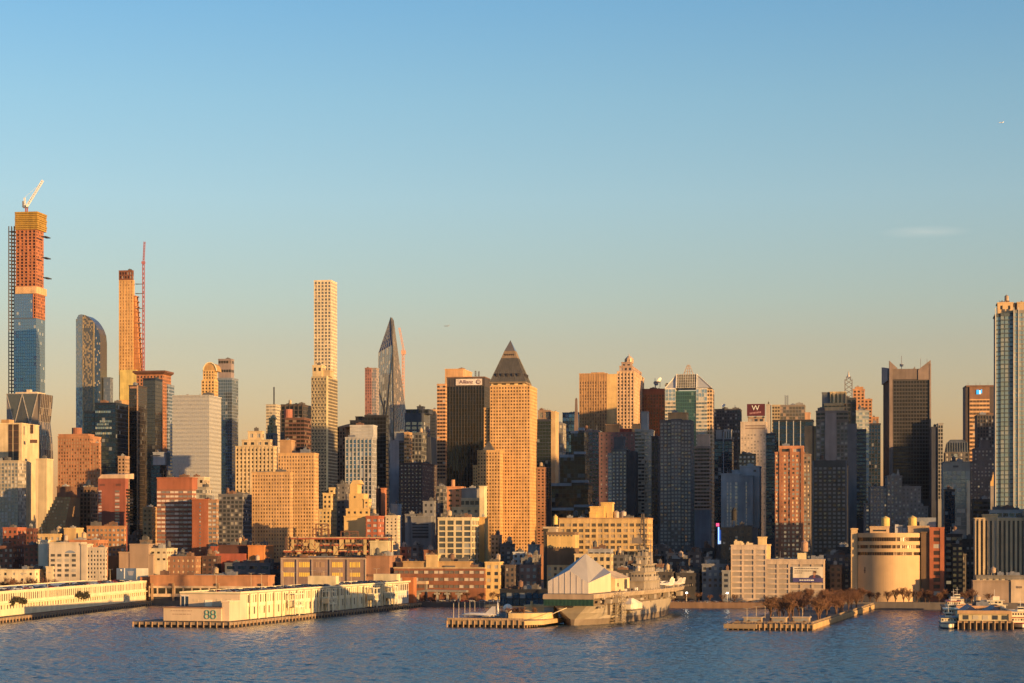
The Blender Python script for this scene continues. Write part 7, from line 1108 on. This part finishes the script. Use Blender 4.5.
for k, (u_, v_, w_, l) in enumerate(((6, 14, 9, 'low glass-roofed kiosk nearest the river end of the park pier'), (20, 16, 7, 'low tan kiosk at the middle of the park pier end'), (30, 22, 8, 'low pale kiosk at the right of the park pier end'))):
    e = empty('kiosk', on(P84, u_, v_, ZP), -P84.rot); tag(e, l, 'kiosk'); m = MB(); m.box(0, 0, 0, w_, 6, 2.4); m.build('wall', wall((.44, .32, .2)), e); m = MB(); m.box(-.6, -.6, 2.41, w_ + .6, 6.6, 2.8); m.build('roof', wall((.52, .40, .28)), e); m = MB(); m.box(.6, -.06, .5, w_ - .6, .1, 2); m.build('shutter', GREY, e)
BARK = wall((.16, .085, .05), .9)
TWIG = [wall((.20, .095, .052), .9), wall((.235, .12, .062), .9), wall((.155, .075, .045), .9)]
def bare_tree(seed, h, tw):
    rr = random.Random(seed); o = empty('bare_tree', (0, 0, 0)); m = MB(); m.cyl(0, 0, 0, h * .32, .28, .2, 8); t = MB(); tips = []
    def grow(p, d, ln, r, lev):
        q = p + d * ln; (m if lev < 2 else t).bar(p, q, r)
        if lev >= 5: return
        for _ in range(3 if lev < 4 else 3): nd_ = (d + Vector((rr.gauss(0, .55), rr.gauss(0, .55), rr.gauss(.28, .35)))).normalized(); grow(p + d * ln * rr.uniform(.55, 1), nd_, ln * rr.uniform(.62, .82), r * .62, lev + 1)
    for k in range(5): f_ = 2 * math.pi * k / 5 + rr.random(); grow(Vector((0, 0, h * rr.uniform(.14, .32))), Vector((math.cos(f_) * .5, math.sin(f_) * .5, 1.3)).normalized(), h * .25, .14, 0)
    m.build('trunk', BARK, o); t.build('crown', tw, o); return o
PROTO = [bare_tree(k, 9.5 + k * .6, TWIG[k % 3]) for k in range(4)]; used = set()
def place_tree(loc, s_, label, group):
    k = random.randrange(4); o = PROTO[k] if k not in used else copy_tree(PROTO[k]); used.add(k); o.location = loc; o.rotation_euler = (0, 0, random.uniform(0, 6.28)); o.scale = (s_ * 1.1, s_ * 1.1, s_); tag(o, label, 'tree', group)
for k in range(44): place_tree(on(P84, random.uniform(7, 41), 34 + k * 5.2 + random.uniform(-3, 3), ZP), random.uniform(.95, 1.3), 'bare russet-twigged tree in the grove on the park pier', 'bare trees in the grove on the park pier')
for k in range(26): place_tree(shore(190 + k * 4.8 + random.uniform(-2, 2)) + V * random.uniform(2, 14) + Vector((0, 0, GZ)), random.uniform(.75, 1.15), 'bare reddish tree in the row before the rounded building', 'bare trees before the rounded building')
for k in range(9): place_tree(shore(84 + k * 8) + V * random.uniform(6, 12) + Vector((0, 0, GZ)), random.uniform(.55, .8), 'bare tree along the quay behind the tan retaining wall', 'bare trees on the quay behind the tan wall')
for k in range(5): place_tree(on(P86, 24 + 3.6 * k, 24 + random.uniform(-4, 8)), random.uniform(.55, .75), 'small bare tree between the white dome and yellow wall', 'bare trees on the small pier')
for k in range(6): place_tree(at(3 + 9 * k, 1440, GZ) + Vector((0, random.uniform(-5, 5), 0)), random.uniform(1.3, 1.8), 'tall dark bare tree before the shaded red row houses at far left', 'bare trees before the red row houses')
HEDGE = wall((.17, .085, .04), .9)
for k in range(16):
    m = MB(); leaves(m, (0, 0, .9), (3.4, 1.2, .9), 90, .3); o = m.build('bush', HEDGE, None, shore(96 + k * 6.3) + V * 2 + Vector((0, 0, 3)), -TH); tag(o, 'low rust-brown bush in the row on top of the tan retaining wall', 'bush', 'bushes along the tan retaining wall')
for k in range(14):
    e = empty('planter', on(P84, 4 + (k % 7) * 5.6, 4 + 3 * (k // 7), ZP), -P84.rot); tag(e, 'small timber planter box with dry shrub at the river end of park pier', 'planter', 'planters at the end of the park pier'); m = MB(); m.frus(-1, -.6, 0, 1, .6, .7, -.1); m.build('box', WOODP, e); m = MB(); leaves(m, (0, 0, 1.1), (.8, .5, .5), 30, .2); m.build('shrub', HEDGE, e)
for k in range(16): place_tree(shore(-66 + k * 5.6 + random.uniform(-2, 2)) + V * random.uniform(4, 12) + Vector((0, 0, GZ)), random.uniform(.45, .75), 'small dark bare tree along the shaded quay between long brick building and small pier', 'bare trees along the shaded quay')
# lamps
LP = None
def lamp_post(loc, h, label, group, heads=1):
    global LP
    if LP is None:
        LP = empty('lamp_post', loc); m = MB(); m.cyl(0, 0, 0, 9, .14, .09, 8); m.build('pole', wall((.66, .52, .34), .5), LP); m = MB(); m.bar((0, 0, 9), (1.2, 0, 9.25), .08); m.bar((0, 0, 9), (-1.2, 0, 9.25), .08); m.build('arm', wall((.66, .52, .34), .5), LP); m = MB(); m.box(.9, -.25, 9.1, 1.9, .25, 9.35); m.box(-1.9, -.25, 9.1, -.9, .25, 9.35); m.build('lamp_head', METAL, LP); o = LP
    else: o = copy_tree(LP)
    o.location = loc; o.rotation_euler = (0, 0, -R(12)); o.scale = (1, 1, h / 9); tag(o, label, 'lamp post', group)
for k in range(10): lamp_post(on(SHED88, 46 if k % 2 else 30, 40 + k * 26, GZ + 13.9), 9.5, 'pale twin-armed lamp post on the car park roof of the numbered terminal', 'lamp posts on the numbered terminal roof')
for k in range(7): lamp_post(on(SHED90, 30, 40 + k * 46, GZ + 13), 9, 'pale twin-armed lamp post on the roof of the leftmost shed', 'lamp posts on the leftmost shed roof')
for k in range(7): lamp_post(on(P84, 8 + (k % 2) * 26, 12 + k * 16, ZP), 7, 'slender lamp post among the kiosks and trees of the park pier', 'lamp posts on the park pier')
LG = plain('lamp_glow', (.9, .9, .8), .4, 0, (1, .93, .75), 9)
for px, l in ((687, 'lit white street lamp on the quay right of the carrier bow'), (727, 'lit white street lamp on the quay left of the tan office block')):
    p = at(px, 1388, GZ); p.y = 1408 - p.x * .171 + 3; e = empty('street_lamp', p); tag(e, l, 'street lamp'); m = MB(); m.cyl(0, 0, 0, 6.6, .16, .1, 8); m.build('pole', METAL, e); m = MB(); m.cyl(0, 0, 6.6, 7.4, .75, .55, 10); m.build('lamp_head', LG, e); m = MB(); m.cyl(0, 0, 7.41, 7.6, .8, .2, 10); m.build('lamp_cap', DMETAL, e)
# cars
CARC = [(.55, .55, .55), (.05, .05, .055), (.16, .17, .19), (.7, .68, .64), (.30, .04, .03), (.06, .09, .17)]; CARN = ['silver', 'black', 'grey', 'white', 'red', 'dark blue']; CPR = {}
def car(loc, rz, k, where, group):
    if k not in CPR:
        o = empty('parked_car', loc); P_ = plain('car_paint_' + CARN[k].replace(' ', '_'), CARC[k], .3, .2); m = MB(); m.hexa([(-2.2, -.86, .3), (2.2, -.86, .3), (2.2, .86, .3), (-2.2, .86, .3)], [(-2.15, -.8, .85), (2.1, -.8, .78), (2.1, .8, .78), (-2.15, .8, .85)]); m.frus(-1.7, -.72, 1.36, 1.0, .72, 1.42, .35, .1); m.build('body', P_, o); m = MB(); m.hexa([(-2, -.78, .86), (1.3, -.78, .8), (1.3, .78, .8), (-2, .78, .86)], [(-1.5, -.66, 1.36), (.5, -.66, 1.36), (.5, .66, 1.36), (-1.5, .66, 1.36)]); m.build('windows', G_BLK, o)
        for x in (-1.4, 1.4):
            for y in (-.8, .8):
                m = MB(); n = 12; c = [(x + .33 * math.cos(2 * math.pi * i / n), .33 + .33 * math.sin(2 * math.pi * i / n)) for i in range(n)]; m.hexa([(a, y - .1, z) for a, z in c], [(a, y + .1, z) for a, z in c]); m.build('wheel', DKP, o)
        CPR[k] = o
    else: o = copy_tree(CPR[k])
    o.location = loc; o.rotation_euler = (0, 0, rz); tag(o, f'{CARN[k]} car parked {where}', 'car', f'{CARN[k]} cars {group}')
for row, u_ in enumerate((47.2, 41, 35.5, 29)):
    for k in range(54):
        if random.random() < .60 and not (205 < 30 + k * 5.4 < 222 and u_ < 42): car(on(SHED88, u_ + random.uniform(-.2, .2), 30 + k * 5.4, GZ + 13.91), -SHED88.rot + R(random.choice((0, 180))), random.choice((0, 0, 1, 1, 2, 2, 3, 4, 5)), 'on the roof deck of the numbered terminal', 'on the numbered terminal roof')
for u_ in (42, 36, 28):
    for k in range(58):
        if random.random() < .38: car(on(SHED90, u_, 20 + k * 5.6, GZ + 13.36), -SHED90.rot + R(random.choice((0, 180))), random.choice((0, 1, 2, 3, 4, 5)), 'on the roof deck of the leftmost shed', 'on the leftmost shed roof')
for k in range(46): car(shore(80 + (k % 23) * 4.9 + random.random()) + V * random.choice((5, 9, 16, 20, 26, 30)) + Vector((0, 0, 3.03)), -TH, random.choice((0, 1, 2, 3, 4)), 'on the riverside road between carrier and tan office', 'on the riverside road')
for k in range(30): car(shore(-84 + (k % 15) * 6.6 + random.random()) + V * random.choice((3, 16, 20, 26)) + Vector((0, 0, 3.03)), -TH, random.choice((0, 1, 2, 3, 4, 5)), 'on the shaded quay below the long brick building', 'on the shaded quay')
# ------------------------------------------------------------------ ferry terminal at right
b = pier('pier', 'short ferry pier at far right, tall dark timber piles under tan front', 958, 1058, 9.7, 27, 280, wall((.42, .27, .15)), 3.0, .9, 4.2); PF = b; b.done()
b = Bld('ferry_terminal', 'ferry terminal with dark sloping roofs behind tan fascia and cream wall', 959, 1060); b.root.location.z = 4.25; m = MB(); m.box(0, 1.4, 0, 25, 60, 3.4); b.part(m, 'wall', wall((.66, .54, .32))); m = MB(); m.box(-.8, -.2, 3.42, 25.6, 2, 5.2); b.part(m, 'fascia', wall((.50, .31, .16)))
for x0, x1, y0, y1, z in ((1, 12, 4, 56, 3.6), (12.5, 24.5, 3, 50, 3.2)): m = MB(); m.hexa([(x0, y0, 3.42), (x1, y0, 3.42), (x1, y1, 3.42), (x0, y1, 3.42)], [((x0 + x1) / 2 - .2, y0 + 6, 3.4 + z), ((x0 + x1) / 2 + .2, y0 + 6, 3.4 + z), ((x0 + x1) / 2 + .2, y1 - 3, 3.4 + z), ((x0 + x1) / 2 - .2, y1 - 3, 3.4 + z)]); b.part(m, 'hipped_roof', wall((.05, .055, .08), .5))
for k in range(5): m = MB(); m.box(2 + 4.8 * k, 1.25, .6, 4.8 + 4.8 * k, 1.45, 2.8); b.part(m, 'window', G_APT)
b.tm(2, 24, 75, 30, 0, 4.4, 0, S('grid', wall((.52, .30, .17)), G_PALE, 3.6, 4, .4, .4, .3), clutter=3); m = MB(); m.box(24.5, 1, 0, 26, 90, 5); b.part(m, 'side_wall', wall((.50, .33, .18))); b.done()
def ferry(name, label, px, D, rot, ln, wd, decks, stripe, rz=0):
    b = Bld(name, label, px, D, rot, 'boat'); b.root.location.z = 0; W_ = wall((.80, .70, .50), .5, .12); c = wd / 2
    def hr(z, g): return [(c - .3 * g, -ln * .04 * g, z), (c + .3 * g, -ln * .04 * g, z), (c + c * .75 * g, ln * .08, z), (c + c * g, ln * .25, z), (c + c * g, ln, z), (c - c * g, ln, z), (c - c * g, ln * .25, z), (c - c * .75 * g, ln * .08, z)]
    m = MB(); m.hexa(hr(-.6, .82), hr(.9, .9)); b.part(m, 'boot_stripe', wall((.06, .06, .07))); m = MB(); m.hexa(hr(.91, .9), hr(2.6, 1)); b.part(m, 'hull', W_); m = MB(); m.hexa(hr(2.61, 1.02), hr(2.95, 1.02)); b.part(m, 'rubbing_strip', stripe)
    z = 2.96; y0 = ln * .16
    for k in range(decks):
        i = .5 + .35 * k; m = MB(); m.box(i, y0, z, wd - i, ln * .96 - 1.5 * k, z + 2.5); dk = b.part(m, 'cabin_deck', W_); m = MB()
        n = max(3, int(wd / 1.5))
        for q in range(n): x = i + (wd - 2 * i) * (q + .2) / n; m.box(x, y0 - .06, z + 1, x + (wd - 2 * i) * .6 / n, y0 + .1, z + 2)
        for q in range(int(ln / 2.4)): y = y0 + 1 + q * 2.2; m.box(i - .06, y, z + 1, i + .05, y + 1.5, z + 2); m.box(wd - i - .05, y, z + 1, wd - i + .06, y + 1.5, z + 2)
        m.build('windows', G_DARK, dk); m = MB(); m.box(i - .4, y0 - 1.2, z + 2.51, wd - i + .4, ln * .97 - 1.5 * k, z + 2.75); m.build('awning', stripe if k % 2 == 0 else W_, dk); z += 2.76; y0 += ln * .07
    m = MB(); m.box(c - 1.6, y0, z, c + 1.6, y0 + 4, z + 2.3); wh = b.part(m, 'wheelhouse', W_); m = MB(); m.box(c - 1.5, y0 - .06, z + 1, c + 1.5, y0 + .1, z + 1.9); m.build('windscreen', G_DARK, wh); m = MB(); m.bar((c, y0 + 3, z + 2.3), (c, y0 + 3, z + 6.5), .09); m.bar((c - 1.3, y0 + 3, z + 5), (c + 1.3, y0 + 3, z + 5), .06); b.part(m, 'mast', WPAINT); return b.done()
RS = wall((.40, .05, .04), .5, .15); BS = wall((.05, .07, .13), .5, .15)
ferry('ferry_boat', 'cream ferry with dark blue awning, bow toward the river, nearest in the left row', 940.5, 1060, 9.7, 36, 8.6, 1, BS); ferry('ferry_boat', 'red-striped white ferry moored second in the row left of ferry pier', 943.5, 1102, 9.7, 40, 9, 2, RS); ferry('ferry_boat', 'white ferry with three decks third in the row left of ferry pier', 946, 1150, 9.7, 44, 9.5, 3, RS); ferry('ferry_boat', 'innermost white ferry of the row, nearest the rust-red wall', 950, 1202, 9.7, 44, 9.5, 3, BS)
ferry('ferry_boat', 'yellow-hulled white ferry cut by the right picture edge', 1011.5, 1062, 9.7, 46, 11, 2, RS)
ferry('excursion_boat', 'large pale excursion boat lying broadside behind the ferry terminal roofs', 1013, 1270, -78, 26, 9, 2, wall((.75, .6, .35)))
# distant aircraft
for px, py, D, l in ((446.5, 326, 5200, 'tiny dark airliner low in the sky right of the tapering tower'), (1001, 122.5, 5200, 'tiny pale airliner high in the sky near right edge')):
    e = empty('distant_aeroplane', Vector(((px - CX) * D / F, D, Zat(py, D)))); tag(e, l, 'aeroplane'); M_ = wall((.35, .35, .36) if D and px < 500 else (.85, .85, .85), .4); m = MB(); fus(m, [(-6, .1, 0), (-4.5, .75, 0), (4.5, .75, 0), (6.5, .25, .3)], 10); m.build('fuselage', M_, e); m = MB(); m.hexa([(-1, 0, -.4), (2, 6, -.2), (3, 6, -.2), (1.4, 0, -.4), (3, -6, -.2), (2, -6, -.2)], [(-1, 0, -.1), (2, 6, 0), (3, 6, 0), (1.4, 0, -.1), (3, -6, 0), (2, -6, 0)]); m.build('wing', M_, e); m = MB(); m.hexa([(4.4, -.12, .6), (6.4, -.12, .5), (6.4, .12, .5), (4.4, .12, .6)], [(6, -.1, 3), (7, -.1, 3), (7, .1, 3), (6, .1, 3)]); m.build('tail_fin', M_, e)

# ------------------------------------------------------------------ evening haze over the city
m, n_, l_, p_ = new_mat('evening_haze'); n_.remove(p_); pv = n_.new('ShaderNodeVolumePrincipled'); pv.inputs['Color'].default_value = (.80, .84, .90, 1); pv.inputs['Density'].default_value = 7e-6; pv.inputs['Anisotropy'].default_value = .25; l_.new(pv.outputs[0], n_['Material Output'].inputs['Volume'])
h_ = MB(); h_.box(-9200, -4200, -2, 9200, 12200, 570); o = h_.build('haze', m); o['kind'] = 'stuff'; sc.cycles.volume_bounces = 0; sc.cycles.volume_max_steps = 16
